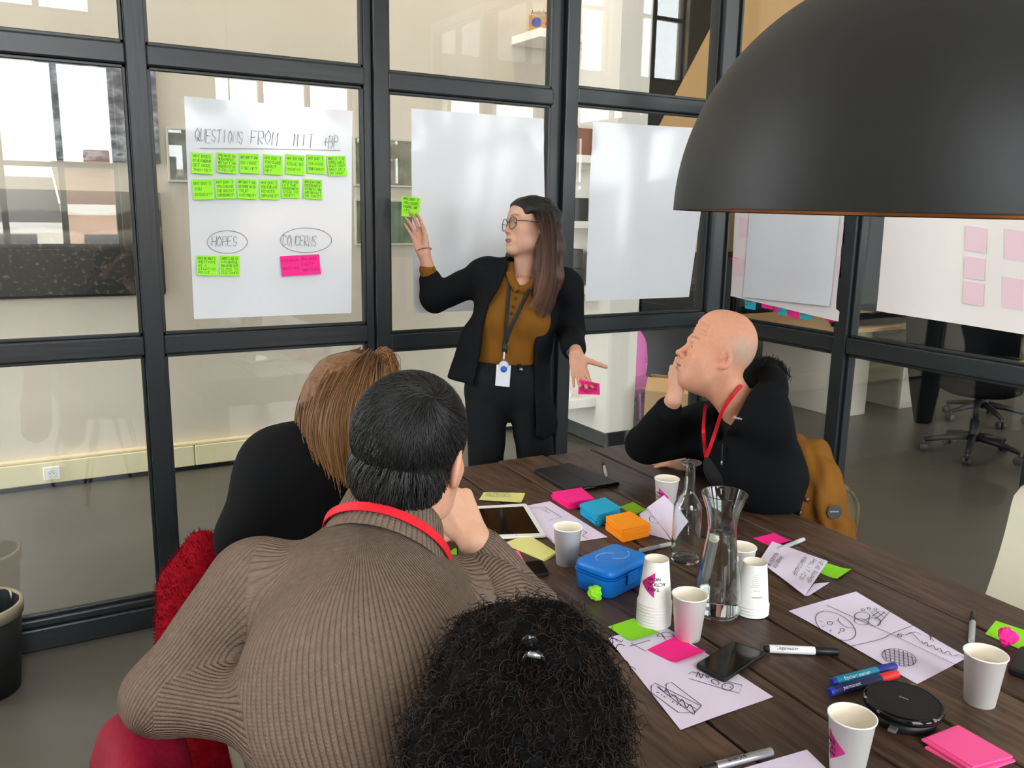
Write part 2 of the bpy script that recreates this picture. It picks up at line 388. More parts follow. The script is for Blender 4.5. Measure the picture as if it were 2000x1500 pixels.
# ================================================================== THINGS BEHIND THE GLASS
def photo_mat(name, kind):
    m = bpy.data.materials.new(name); m.use_nodes = True; nt = m.node_tree; b = nt.nodes['Principled BSDF']; b.inputs['Roughness'].default_value = .35
    tc = nt.nodes.new('ShaderNodeTexCoord'); sp = nt.nodes.new('ShaderNodeSeparateXYZ'); nt.links.new(tc.outputs['Generated'], sp.inputs[0])
    def noise(sc, st, det=4):
        mp = nt.nodes.new('ShaderNodeMapping'); mp.inputs['Scale'].default_value = st; nt.links.new(tc.outputs['Generated'], mp.inputs[0])
        n = nt.nodes.new('ShaderNodeTexNoise'); n.inputs['Scale'].default_value = sc; n.inputs['Detail'].default_value = det; nt.links.new(mp.outputs[0], n.inputs['Vector']); return n.outputs['Fac']
    def ramp(fac, stops):
        r = nt.nodes.new('ShaderNodeValToRGB'); e = r.color_ramp.elements
        while len(e) < len(stops): e.new(.5)
        for q, (p, c) in zip(e, stops): q.position = p; q.color = lin(c)
        nt.links.new(fac, r.inputs[0]); return r.outputs[0]
    def math_(op, a, b_):
        n = nt.nodes.new('ShaderNodeMath'); n.operation = op
        for i, q in enumerate((a, b_)):
            if hasattr(q, 'is_output'): nt.links.new(q, n.inputs[i])
            else: n.inputs[i].default_value = q
        return n.outputs[0]
    z = sp.outputs['Z']
    if kind == 'crowd':
        zz = math_('ADD', z, math_('MULTIPLY', math_('SUBTRACT', noise(4, (1, 1, .2)), .5), .22))
        base = ramp(zz, [(0, '#0f0d0a'), (.46, '#1c1914'), (.52, '#5a554c'), (.62, '#7b766b'), (.66, '#3d3932'), (.80, '#4c473f'), (.83, '#7f7a6f'), (1, '#8d887d')])
        sp_ = ramp(noise(30, (2.2, 1, .8), 6), [(.56, '#000000'), (.70, '#6b6455')])
        low = ramp(z, [(.5, '#ffffff'), (.58, '#000000')])
        mm = nt.nodes.new('ShaderNodeMix'); mm.data_type = 'RGBA'; mm.blend_type = 'MULTIPLY'; mm.inputs[0].default_value = 1
        nt.links.new(sp_, mm.inputs[6]); nt.links.new(low, mm.inputs[7])
        ad = nt.nodes.new('ShaderNodeMix'); ad.data_type = 'RGBA'; ad.blend_type = 'ADD'; ad.inputs[0].default_value = .8
        nt.links.new(base, ad.inputs[6]); nt.links.new(mm.outputs[2], ad.inputs[7]); nt.links.new(ad.outputs[2], b.inputs['Base Color'])
    else:
        c = ramp(noise(5, (1, 1, 1.6), 6), [(.3, '#2b2c31'), (.45, '#5a5b62'), (.55, '#8b8c94'), (.62, '#a7b4bd'), (.72, '#6d4b47')])
        nt.links.new(c, b.inputs['Base Color'])
    return m
cp = thing('photo_print', 'wide black and white print of a crowd before a hazy bay on back wall', 'print', (.0, YB, 1.06))
MB().bbox((-1.15, YB-.022, 1.075), (.75, YB-.001, 1.64), .002).build('print_face', photo_mat('crowd_print', 'crowd'), cp)
MB().box((-1.14, YB-.03, 1.065), (.745, YB-.002, 1.0745)).build('lower_batten', m_black, cp)
p2 = thing('photo_print', 'tall grey and reddish print of figures hung above the crowd print', 'print', (.5, YB, 1.85))
MB().bbox((.18, YB-.02, 1.80), (.765, YB-.001, 2.36), .002).build('print_face', photo_mat('figure_print', 'fig'), p2)
MB().box((.18, YB-.024, 2.361), (.765, YB-.002, 2.368)).build('hanging_rail', m_black, p2)
def small_frame(x0, x1, z0, z1, label, inner, fr='#c9c6bb'):
    t = thing('framed_picture', label, 'picture', ((x0+x1)/2, YB, z0))
    fm = mat('frame_'+fr, fr, .35); w = .012
    for a, b in (((x0, z0), (x1, z0+w)), ((x0, z1-w), (x1, z1)), ((x0, z0+w), (x0+w, z1-w)), ((x1-w, z0+w), (x1, z1-w))):
        MB().bbox((a[0], YB-.022, a[1]), (b[0], YB-.001, b[1]), .002).build('frame_bar', fm, t)
    MB().box((x0+w, YB-.012, z0+w), (x1-w, YB-.002, z1-w)).build('picture', mat('pict_'+inner, inner, .25, noise=(9, .5)), t)
    MB().box((x0+w, YB-.016, z0+w), (x1-w, YB-.014, z1-w)).build('glass', m_glass, t)
small_frame(.80, 1.25, 1.70, 2.0, 'slim silver picture frame with a pale certificate beside the figure print', '#b9bdb4')
small_frame(1.90, 2.37, 1.71, 2.01, 'upper slim picture frame with a pale landscape behind the raised hand', '#b8b49c')
small_frame(1.90, 2.37, 1.34, 1.63, 'lower slim picture frame with a green picture behind the raised hand', '#93a886')
# -------- warm track spotlights washing the top of the back wall
for i, x in enumerate((-.6, 1.1, 2.8)):
    t = thing('track_spotlight', 'warm white track spotlight above the back wall, ' + ('by the crowd print', 'above the pale certificate', 'above the corner shelf')[i], 'spotlight', (x, 4.55, 4.2), 'track spotlights of the back room')
    MB().lathe([(0, .16), (.05, .16), (.055, 0), (.045, 0), (.04, .12), (0, .12)], c=(x, 4.55, 4.2), n=20).build('housing', mat('black_paint', '#17191a'), t, True)
    MB().tube([(x, 4.55, 4.35), (x, 4.55, ZC)], .008, 8).build('stem', mat('black_paint', '#17191a'), t)
    l = bpy.data.lights.new('spot_bulb', 'SPOT'); l.energy = 75; l.color = (1, .76, .48); l.spot_size = R_(110); l.spot_blend = .9; l.shadow_soft_size = .04
    lo = bpy.data.objects.new('spot_bulb', l); COL.objects.link(lo); lo.parent = t; lo.location = (0, 0, .05); lo.rotation_euler = (R_(32), 0, 0)
# -------- floating shelves in the corner
XS = 3.40
m_shelf = mat('white_lacquer', '#f0ece2', .4, .5)
def shelf(z0, z1, label, y0=4.72, y1=YB, d=.24):
    t = thing('floating_shelf', label, 'shelf', (XS-d/2, (y0+y1)/2, z0))
    MB().bbox((XS-d, y0, z0), (XS, y1, z1), .004).build('shelf_board', m_shelf, t)
    MB().box((XS-.008, y0+.05, z0-.03), (XS-.001, y1-.05, z0-.0005)).build('wall_bracket', m_shelf, t)
    return t
shelf(2.668, 2.722, 'white floating corner shelf carrying the plywood art box', 4.97, YB, .37)
shelf(1.885, 1.935, 'white floating shelf carrying the brown wooden blocks')
shelf(1.47, 1.515, 'white floating shelf carrying the black speaker case')
shelf(1.04, 1.085, 'white floating shelf carrying the grey books')
shelf(.262, .325, 'low white floating shelf holding small glass pieces')
m_ply = mat('plywood', '#c9995f', .6, .3, noise=(6, .25), stretch=(1, 1, 6))
t = thing('art_box', 'small plywood box with a blue disc and cut-out letters on the corner shelf', 'box', (3.13, 5.08, 2.723))
b0 = V3(3.035, 5.115, 2.723)
bx, by, bz = V3(.866, -.5, 0), V3(.5, .866, 0), V3(0, 0, 1)
Mb = frame_mat(b0, bx, by, bz)
def bx_in(M, a, b, r=.002): 
    q = MB().bbox(a, b, r); q.v = [xf(M, v) for v in q.v]; return q
bx_in(Mb, (0, 0, 0), (.19, .05, .10)).build('box_body', m_ply, t)
q = MB().lathe([(0, -.002), (.03, -.002), (.03, .004), (0, .004)], n=28); q.v = [xf(frame_mat(xf(Mb, (.05, -.004, .055)), bx, bz, -by), v) for v in q.v]
q.build('blue_disc', mat('blue_felt', '#2b3a8f', .7), t)
v, f = textmesh('art', .01); q = MB(); q.add(xf(Mb, np.c_[.105+v[:, 0]*.045, -.002+v[:, 2]*0, .035+v[:, 1]*.045]), f); q.build('lettering', mat('burnt_wood', '#7a4a22', .7), t)
v, f = textmesh('Anekdiebinlo', .01); q = MB(); q.add(xf(Mb, np.c_[.012+v[:, 0]*.031, .004+v[:, 2]*0, .103+v[:, 1]*.04]), f)
q.add(xf(Mb, np.c_[.012+v[:, 0]*.031, .010+v[:, 2]*0, .103+v[:, 1]*.04]), f); q.build('cut_out_letters', mat('burnt_wood', '#7a4a22', .7), t)
def stand_box(name, label, cat, y0, y1, z0, h, col, d=(.05, .20), parts=None):
    t = thing(name, label, cat, (XS-.12, (y0+y1)/2, z0))
    MB().bbox((XS-d[1], y0, z0+.001), (XS-d[0], y1, z0+h), .004).build('body', mat('obj_'+col, col, .45, noise=(12, .3)), t)
    return t
t = stand_box('wooden_block', 'dark brown wooden block standing on the shelf beside the post', 'block', 4.95, 5.02, 1.936, .19, '#6f4a33')
MB().bbox((XS-.2, 4.955, 2.127), (XS-.06, 5.015, 2.14), .003).build('cap', m_black, t)
t = stand_box('picture_block', 'terracotta picture block leaning at the shelf end', 'block', 4.78, 4.93, 1.936, .17, '#8d553c')
MB().bbox((XS-.205, 4.775, 1.99), (XS-.2005, 4.935, 2.09), .001).build('front_panel', mat('terracotta', '#a8694c', .5, noise=(8, .3)), t)
t = stand_box('speaker_case', 'black case with a silver clamp frame on the middle shelf', 'case', 4.82, 4.95, 1.516, .15, '#26282a')
MB().bbox((XS-.212, 4.93, 1.53), (XS-.2005, 4.945, 1.655), .003).build('silver_clamp', mat('silver_plastic', '#b9bcc0', .35), t)
MB().bbox((XS-.21, 4.84, 1.55), (XS-.2005, 4.905, 1.64), .003).build('grille', m_black, t)
t = stand_box('book', 'grey hardback leaning upright on the book shelf', 'book', 4.86, 4.99, 1.20, .13, '#5d5b58')
MB().box((XS-.203, 4.87, 1.21), (XS-.2005, 4.98, 1.325)).build('cover_print', mat('cover_print', '#4c4845', .5, noise=(20, .5)), t)
t = stand_box('book', 'charcoal book lying under the grey hardback', 'book', 4.84, 4.99, 1.086, .113, '#3c3e42')
MB().box((XS-.2025, 4.86, 1.13), (XS-.2005, 4.97, 1.145)).build('title_band', mat('title_band', '#8b8b88', .5), t)
MB().box((XS-.2025, 4.86, 1.16), (XS-.2005, 4.96, 1.168)).build('title_band', mat('title_band', '#8b8b88', .5), t)
for i in range(4):
    q = MB().lathe([(0, 0), (.012, 0), (.016, .02), (.01, .05), (.013, .055), (.011, .055), (.008, .05), (.013, .02), (0, .003)], c=(XS-.17+.02*(i % 2), 4.80+.065*i, .326), n=14)
    o = tag(q.build('glass_ornament', mat('ornament_glass', '#f2f2e8', .15, .6), None, True), 'tiny pale glass ornament on the low shelf behind the pink note', 'ornament', 'glass ornaments on the low shelf')
# ================================================================== WHITEBOARD SHEETS ON THE GLASS AND THEIR NOTES
m_film = mat('glossy_white_film', '#dcdfe4', .13, .5, bump=(5, .06, .004))
YS = YA+.0335
YF = YA+.002
def film(c4, label):
    """c4: photo corners tl,tr,br,bl measured on the sheet's plane"""
    P = [ony(*c, YF) for c in c4]
    def fn(u, w):
        a = P[0]*(1-u)*(1-w)+P[1]*u*(1-w)+P[2]*u*w+P[3]*(1-u)*w
        e = min(u, 1-u, w, 1-w); lift = .004*max(0, 1-e/.06)**2 if (u+w < .2 or u-w > .85) else 0
        return (a[0], YF-.0012-lift+.0015*math.sin(7*u+3*w), a[2])
    mb = MB().grid(fn, 17, 21); v = np.array(mb.v[0]); n = len(v)
    back = v.copy(); back[:, 1] += .0006; mb.add(back, [tuple(x for x in reversed(q)) for q in mb.f])
    o = mb.build('whiteboard_sheet', m_film, None, True); return tag(o, label, 'sheet')
s1 = film([(359, 188), (688, 217), (686, 611), (379, 623)], 'white film sheet headed questions with rows of sticky notes on the glass')
s2 = film([(802, 212), (1061, 232), (1068, 600), (808, 612)], 'blank white film sheet on the glass behind the standing speaker')
s3 = film([(1157, 238), (1392, 252), (1345, 580), (1143, 588)], 'blank white film sheet on the glass between the post and the corner')
# film edges hang clear of the rails by a few millimetres
m_ink = mat('black_marker_ink', '#6a6b70', .5)
m_pen = mat('note_ink', '#2f4d1c', .6)
def pa(px, py, dy=0): p = ony(px, py, YF); return V3(p[0], YF-.003-dy, p[2])
EX, EZ, NY = V3(1, 0, 0), V3(0, 0, 1), V3(0, -1, 0)
mb = MB()
def wr(txt, px, py, size, slope=0, w=.0019, jit=.3, xs=.5):
    st, wd = strokes(txt, size, jit, xs=xs); o = pa(px, py)
    for q in st: ribbon(mb, [o+EX*a+EZ*(b+a*slope) for a, b in q], w, NY, .0026)
wr0 = wr
def wr(*a, **k):
    global mb
    mb = MB(); wr0(*a, **k); mb.build('heading_word', m_ink, s1)
wr('QUESTIONS', 380, 276, .044, .0, xs=.48); wr('FROM', 489, 281, .048, xs=.6); wr('M I T', 573, 286, .046, xs=.42); wr('+BP', 631, 288, .044, xs=.5)
mb = MB(); ribbon(mb, [pa(390, 290), pa(520, 291), pa(664, 294)], .0018, NY, .0026); mb.build('underline', m_ink, s1)
wr('HOPES', 413, 481, .036, xs=.58); wr('CONCERNS', 551, 481, .04, xs=.47)
def ell(cx, cy, rx, ry, n=40, ph=0): return [pa(cx+rx*math.cos(t+ph), cy+ry*math.sin(t+ph)) for t in np.linspace(0, 2*math.pi*1.03, n)]
for e in (ell(443.5, 472.5, 39, 22), ell(597, 469, 50, 24)): mb = MB(); ribbon(mb, e, .0018, NY, .0026); mb.build('circled_outline', m_ink, s1)

NG, NP = '#9cf03c', '#ff2f92'
m_ng = mat('note_green', NG, .7, .2); m_np = mat('note_pink', NP, .7, .2)
rows = [
 (371, 297, 416, 341, 'WHY DOES|MY NEIGHBOUR|GET MORE|THAN ME?', 'leftmost of the top row, asking about a neighbour'),
 (421, 297, 463, 340, "YOU HAVE SO|MUCH MONEY,|WHY CAN'T YOU|MODERNIZE MY|PIPELINE?", 'top row, with five crowded lines'),
 (466, 298, 506, 341, "WHY DON'T YOU|DO MORE|FOR ME?", 'in the top row asking to do more'),
 (512, 301, 552, 343, "WHY DON'T|YOU CARE|ABOUT|ME?", 'in the top row asking about caring'),
 (555, 301, 595, 343, 'WHY DO YOU|STEAL MY|MONEY?', 'in the top row asking about stealing money'),
 (597, 301, 634, 341, "WHY DON'T|YOU HIRE|YOUR FAMILY?", 'in the top row asking about family'),
 (636, 304, 677, 344, "WHEN IT'S SO|UNRELIABLE|WHAT NOW?|WHAT DO I|DO NOW?", 'tilted at the right end of the top row'),
 (374, 349, 417, 391, "WHY DON'T|YOU|DIVERSIFY?", 'leftmost of the second row'),
 (418, 348, 460, 389, "WHY DON'T|YOU CHANGE|THE RULES?|(GOVERNMENT)", 'in the second row with a bracketed last line'),
 (461, 348, 502, 390, "WHY DON'T YOU|DO MORE WITH|YOUR|INVESTMENT?", 'in the second row asking about investment'),
 (505, 349, 545, 391, "WHY DON'T|YOU CREATE|REMOTE|EMPLOYMENT?", 'in the second row asking about employment'),
 (547, 349, 585, 388, 'WHY DID YOU|LET THE|GOVERNMENT|STEAL MY|MONEY?', 'in the second row asking about the government'),
 (590, 349, 629, 390, "WHY CAN THE|GOVERNMENT|INTEREST NOW|AND YOU CAN'T|DO THAT?", 'last of the second row')]
def note(x0, y0, x1, y1, txt, label, mt, ink, group=None, tilt=None, size=.0098):
    a, b = pa(x0, y0), pa(x1, y1); w = b[0]-a[0]; h = a[2]-b[2]; c = (a+b)/2
    tl = random.uniform(-.06, .06) if tilt is None else tilt
    ex = V3(math.cos(tl), 0, math.sin(tl)); ez = V3(-math.sin(tl), 0, math.cos(tl))
    s = (w+h)/2*.97
    def fn(u, t):
        lift = .0008+.010*(1-t)**2
        q = c+ex*(u-.5)*s+ez*(t-.5)*s; return (q[0], q[1]-lift-.002, q[2])
    g = MB().grid(fn, 5, 7); v = g.v[0].copy(); v[:, 1] += .0005; g.add(v, [tuple(reversed(q)) for q in g.f])
    o = g.build('sticky_note', mt, None, True); tag(o, label, 'sticky note', group)
    L = txt.split('|'); ib = MB(); lead = s/(len(L)+.6)
    for k, t in enumerate(L):
        sz = min(size, lead*.72); st, wd = strokes(t, sz, .3); sc = min(1, s*.86/max(wd, 1e-6))
        for q in st:
            pts = []
            for a_, b_ in q:
                u = .07+a_*sc/s; tt = 1-(k+.45)*lead/s-(sz-b_)/s; pts.append(np.array(fn(u, tt)))
            ribbon(ib, pts, .0012, NY, .0006)
    ib.build('handwriting', ink, o)
    return o
for r in rows: note(*r[:5], 'green sticky note on the headed sheet, '+r[5], m_ng, m_pen, 'green notes on the headed sheet')
note(382, 498, 424, 538, "POST-ME WHAT'S|QUESTIONS|AS A|STARTING|POINT", 'green sticky note in capitals below the circled word hopes', m_ng, m_pen, 'green notes on the headed sheet')
note(427, 498, 468, 539, 'LOOKS LIKE AN|INSIGHTFUL|CHALLENGE VERY|CLOSE TO|CUSTOMER', 'green sticky note in small script below the circled word hopes', m_ng, m_pen, 'green notes on the headed sheet')
m_pk_ink = mat('dark_pink_ink', '#7a0f3a', .6)
note(546, 499, 587, 538, 'TOO MANY|QUESTIONS', 'pink sticky note about too many questions under concerns', m_np, m_pk_ink, 'pink notes under concerns')
note(585, 497, 625, 536, 'BALANCE|FACT?|QUESTIONS', 'pink sticky note about balance under concerns', m_np, m_pk_ink, 'pink notes under concerns')
# papers on the return partition
XP = XB+.0045
def bpaper(c4, label, m, lift=0.0, fold=None):
    P = [onx(*c, XP-lift) for c in c4]
    def fn(u, w):
        a = P[0]*(1-u)*(1-w)+P[1]*u*(1-w)+P[2]*u*w+P[3]*(1-u)*w
        return (XP-lift-.002-.006*max(0, (w-.85)/.15)**2*(.4+.6*u)-.002*math.sin(9*u), a[1], a[2])
    mb = MB().grid(fn, 13, 15); v = mb.v[0].copy(); v[:, 0] += .0006; mb.add(v, [tuple(reversed(q)) for q in mb.f])
    return tag(mb.build('flip_chart_page', m, None, True), label, 'paper')
m_fc1 = mat('flipchart_under', '#eceae8', .75, .2, noise=(3, .06), col2='#ece2e8'); m_fc2 = mat('flipchart_grey', '#e0e2ea', .7, .2); m_fc3 = mat('flipchart_cream', '#f1ece8', .75, .2, noise=(2.2, .1), col2='#efe9e9')
pu = bpaper([(1440, 330), (1655, 345), (1640, 628), (1428, 578)], 'under page of the folded flip chart hung beside the corner post', m_fc1)
bpaper([(1470, 335), (1648, 348), (1622, 598), (1452, 580)], 'grey-white top page of the flip chart hung beside the corner post', m_fc2, .008)
pg = bpaper([(1735, 345), (2075, 375), (2060, 662), (1713, 607)], 'large cream flip chart page hung right of the glazed post', m_fc3)
m_thru = mat('note_showing_through', '#f0d2dd', .75, .2)
for par_, (x, y, w, h) in [(pg, q) for q in ((1886, 440, 42, 48), (1884, 500, 40, 42), (1882, 548, 40, 44), (1962, 446, 40, 60), (1958, 540, 42, 60))]+[(pu, q) for q in ((1444, 425, 22, 38), (1431, 503, 24, 34), (1642, 440, 8, 36), (1636, 500, 8, 40))]:
    P = [onx(*c, XP-.0045) for c in ((x, y), (x+w, y+w*.16), (x+w-2, y+h+w*.16), (x-1, y+h))]
    MB().prism(P, (.0005, 0, 0)).build('note_showing_through', m_thru, par_)
m_cy = mat('note_cyan', '#35b7cf', .7, .2)
for i, (x, y, w, h, mt, lb) in enumerate([(1454, 582, 23, 20, m_cy, 'cyan note hanging below the grey flip chart, at its corner-post end'), (1487, 587, 24, 14, m_np, 'pink note peeping below the flip chart next to the first cyan one'), (1511, 592, 10, 18, m_np, 'narrow pink note strip below the flip chart'), (1520, 594, 17, 21, m_cy, 'cyan note below the flip chart, half covered by a pink one'),
      (1537, 597, 25, 21, m_np, 'pink written note between two cyan notes below the flip chart'), (1562, 600, 26, 22, m_cy, 'cyan written note below the middle of the flip chart'), (1612, 610, 22, 16, m_np, 'pink note below the flip chart beside the glazed post'), (1430, 502, 26, 34, m_np, 'pink note on the edge of the flip chart beside the corner post')]):
    P = [onx(*c, XP-.003) for c in ((x, y), (x+w, y+w*.16), (x+w-2, y+h+w*.16), (x+1, y+h))]
    g = MB().prism(P, (.0006, 0, 0)); o = tag(g.build('sticky_note', mt), lb, 'sticky note', 'notes along the flip chart')
    ib = MB(); ey = nrm(P[1]-P[0]); 
    if h > 16: write(ib, ['BUT MY', 'OWN?'], P[0]+(P[3]-P[0])*.25+(P[1]-P[0])*.1, ey, EZ, .008, .013, .0014, .0012, width=np.linalg.norm(P[1]-P[0])*.8, nrml=V3(-1, 0, 0)); ib.build('handwriting', m_ink, o)
# ================================================================== OFFICE BEYOND THE CORNER
m_desk = mat('beech_desk', '#cfa678', .45, .4, noise=(5, .15), stretch=(1, 8, 8)); m_leg = mat('white_melamine', '#d9d3c6', .5); m_grey = mat('dark_plastic', '#1d1e20', .5); m_fab = mat('black_fabric', '#131416', .9, .1, noise=(60, .3))
def desk(x0, x1, y0, y1, legs, label):
    t = thing('desk', label, 'desk', ((x0+x1)/2, (y0+y1)/2, 0))
    MB().bbox((x0, y0, .70), (x1, y1, .732), .004).build('desk_top', m_desk, t)
    for lx in legs:
        MB().bbox((lx, y0+.12, 0), (lx+.035, y1-.1, .699), .003).build('side_panel', m_leg, t)
        MB().bbox((lx+.035, y0+.12, 0), (lx+.30, y0+.155, .699), .003).build('edge_panel', m_leg, t)
        MB().bbox((lx+.035, y1-.135, 0), (lx+.30, y1-.1, .699), .003).build('edge_panel', m_leg, t)
        MB().box((lx+.036, y0+.156, 0), (lx+.3, y1-.136, .03)).build('bottom_panel', m_leg, t)
    MB().bbox((x0+.1, y0+.2, .63), (x1-.1, y0+.25, .69), .004).build('cable_tray', m_grey, t)
    return t
desk(5.25, 6.75, 4.36, 5.45, (5.62, 6.36), 'long beech desk with white panel legs beyond the flip chart')
desk(5.05, 6.9, 2.05, 2.95, (5.3,), 'beech desk corner beyond the large cream flip chart page')
o = thing('bag', 'long black bag lying on the edge of the far beech desk', 'bag', (5.75, 4.5, .733))
MB().tube(smooth_path([(5.45, 4.52, .787), (5.7, 4.47, .787), (6.0, 4.45, .787), (6.3, 4.45, .787)]), [.02]+[.05]*23+[.03], 10).build('bag_body', m_fab, o, True)
MB().tube(smooth_path([(5.8, 4.44, .83), (5.9, 4.40, .85), (6.0, 4.40, .83)]), .008, 6).build('handle', m_grey, o, True)
def office_chair(c, rz, label):
    t = thing('office_chair', label, 'chair', (c[0], c[1], 0)); c = V3(c[0], c[1], 0)
    def rot(a): return V3(math.cos(a), math.sin(a), 0)
    for i in range(5):
        d = rot(rz+i*2*math.pi/5); e = c+d*.30
        a = MB().tube([c+d*.03+V3(0, 0, .13), c+d*.16+V3(0, 0, .115), e+V3(0, 0, .085)], [.026, .022, .016], 8).build('base_arm', m_grey, t, True)
        s = np.cross(d, V3(0, 0, 1)); q = MB()
        for k in (-1, 1): q.lathe([(0, -.010), (.026, -.010), (.03, -.006), (.03, .006), (.026, .010), (0, .010)], n=16, M=frame_mat(e+s*.017*k+V3(0, 0, .0305), d, V3(0, 0, 1), -s))
        q.tube([e+V3(0, 0, .034), e+V3(0, 0, .086)], .009, 8); q.build('caster', mat('caster', '#3a3330', .45), a, True)
    MB().lathe([(.03, .1), (.03, .25), (.018, .25), (.018, .42), (.08, .43), (0, .43)], c=c, n=18).build('gas_lift', m_grey, t, True)
    MB().lathe([(0, .43), (.2, .43), (.25, .455), (.255, .48), (.23, .50), (0, .51)], c=c, n=28).build('seat', m_fab, t, True)
    b = rot(rz+.3); s = np.cross(b, V3(0, 0, 1))
    def fn(u, w):
        a = (u-.5)*2; return c+b*(.22+.05*w-.08*a*a)+s*a*(.22-.05*w*w)+V3(0, 0, .50+.52*w)
    g = MB().grid(fn, 9, 9); v = g.v[0]+b*.035; g.add(v, [tuple(reversed(q)) for q in g.f[:64]]); 
    n = 9
    bd = [i*n for i in range(n)]+[(n-1)*n+j for j in range(1, n)]+[i*n+n-1 for i in range(n-2, -1, -1)]+[j for j in range(n-2, 0, -1)]
    g.f += [(bd[i], bd[(i+1) % len(bd)], bd[(i+1) % len(bd)]+81, bd[i]+81) for i in range(len(bd))]; g.mi += [0]*len(bd)
    g.build('backrest', m_fab, t, True)
    MB().tube([c+b*.1+V3(0, 0, .41), c+b*.27+V3(0, 0, .44), c+b*.28+V3(0, 0, .62)], .018, 8).build('back_bar', m_grey, t, True)
office_chair((6.62, 3.92), .35, 'black swivel chair on casters beside the far beech desk')
office_chair((5.55, 3.33), 1.1, 'black swivel chair on casters close behind the glass, by the second desk')
o = thing('coat', 'black coat hanging from the swivel chair by the far desk', 'coat', (6.25, 4.1, .1))
def coat(u, w):
    a = u*2*math.pi; r = (.26-.17*w**1.3)*(1+.08*math.sin(5*a+4*w)); return (6.05+r*.8*math.cos(a)+.05*w, 4.08+r*.6*math.sin(a), .86-.855*w)
MB().grid(coat, 29, 12).build('coat_body', m_fab, o, True)
MB().tube([(5.98, 4.07, .84), (6.03, 4.08, .875), (6.1, 4.09, .85)], .02, 8).build('coat_collar', m_fab, o, True)
# dark cabinets along the far wall
for i, (x, lb) in enumerate([(4.2, 'black low cabinet against the far wall beside the white wall end'), (5.5, 'black low cabinet against the far wall behind the desk'), (6.8, 'black low cabinet further along the far wall')]):
    t = thing('cabinet', lb, 'cabinet', (x+.6, 7.2, 0))
    MB().bbox((x, 6.95, .06), (x+1.25, 7.48, 1.15), .006).build('carcass', m_black, t)
    for k in range(2): MB().bbox((x+.02+.615*k, 6.925, .09), (x+.62+.615*k, 6.949, 1.12), .004).build('door', m_grey, t)
    MB().box((x+.03, 6.99, 0), (x+1.2, 7.45, .06)).build('plinth', m_black, t)
t = thing('sideboard', 'black sideboard with two doors behind the pink chair', 'sideboard', (4.6, 5.8, 0))
MB().bbox((3.75, 5.62, .05), (5.15, 6.1, .98), .006).build('carcass', m_black, t); MB().bbox((3.72, 5.58, .981), (5.18, 6.12, 1.02), .006).build('top_board', m_grey, t)
for k in range(2): MB().bbox((3.77+.69*k, 5.596, .08), (4.44+.69*k, 5.619, .96), .004).build('door', m_black, t)
MB().box((3.8, 5.66, 0), (5.1, 6.05, .05)).build('plinth', m_black, t)
for i in range(4):
    x = 6.95+1.24*i; t = thing('tall_cabinet', 'tall dark grey cabinet along the far wall, '+('end unit beside the low black cabinet', 'second unit of the row', 'third unit of the row', 'end unit by the side wall')[i], 'cabinet', (x+.6, 6.8, 0), 'tall cabinets along the far wall')
    MB().bbox((x, 6.55, .05), (x+1.22, 6.90, 2.25), .006).build('carcass', mat('anthracite', '#3b3f41', .6, .3), t)
    for k in range(2): MB().bbox((x+.015+.60*k, 6.527, .07), (x+.605+.60*k, 6.549, 2.23), .004).build('door', mat('anthracite_door', '#43484a', .55, .3), t)
    MB().box((x+.02, 6.6, 0), (x+1.2, 6.88, .05)).build('plinth', m_black, t)
# pink flower chair
m_pinkp = mat('pink_plastic', '#e06ab8', .35, .5)
t = thing('pink_chair', 'pink plastic chair with a petal-shaped back behind the cardboard box', 'chair', (4.02, 5.2, 0))
cx, cy = 3.93, 5.08
def petal(u, w):
    a = u*2*math.pi; r = (.26+.04*abs(math.sin(2.5*a)))*w; 
    return (cx+r*.9*math.cos(a), cy+.10*(w**3)-.03*w, .42+.31*1.0*0+ r*1.12*math.sin(a)+.02)
g = MB().grid(petal, 41, 9); v = g.v[0]+V3(0, .05, 0); n0 = len(g.f); g.add(v, [tuple(reversed(q)) for q in g.f[:n0]])
g.build('petal_back', m_pinkp, t, True)
MB().tube([(cx+.26*.9*1.05*math.cos(a), cy+.10, .44+.29*1.12*math.sin(a)*(1)) for a in np.linspace(0, 2*math.pi, 40)], .028, 8).build('rim', m_pinkp, t, True)
MB().bbox((cx-.2, cy-.3, .30), (cx+.2, cy+.08, .36), .03).build('seat', m_pinkp, t, True)
for dx in (-.16, .16):
    for dy in (-.26, .05): MB().tube([(cx+dx, cy+dy, .31), (cx+dx*1.15, cy+dy, 0)], .016, 8).build('leg', m_pinkp, t, True)
# cardboard box
m_card = mat('cardboard', '#b08a5c', .8, .2, noise=(8, .12))
t = thing('cardboard_box', 'open cardboard box with a white label below the pink chair', 'box', (4.05, 4.55, 0))
bc = V3(3.87, 4.42, .0); ex = nrm((.75, .66, 0)); ey = nrm((-.66, .75, 0)); Mb = frame_mat(bc, ex, ey, (0, 0, 1))
bx_in(Mb, (-.15, -.2, .0), (.15, .2, .40), .003).build('box_body', m_card, t)
for sx in (-1, 1):
    P = [xf(Mb, q) for q in ((sx*.15, -.2, .40), (sx*.15, .2, .40), (sx*.06, .2, .475), (sx*.06, -.2, .475))]
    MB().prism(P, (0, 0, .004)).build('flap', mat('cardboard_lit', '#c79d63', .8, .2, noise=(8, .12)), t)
MB().prism([xf(Mb, q) for q in ((-.08, -.2005, .2), (.08, -.2005, .2), (.08, -.2005, .33), (-.08, -.2005, .33))], tuple(-ey*.001)).build('shipping_label', mat('label_paper', '#e8e6e0', .7), t)
MB().prism([xf(Mb, q) for q in ((-.07, -.2018, .29), (.07, -.2018, .29), (.07, -.2018, .31), (-.07, -.2018, .31))], tuple(-ey*.0005)).build('label_print', mat('label_grey', '#8c8a85', .7), t)
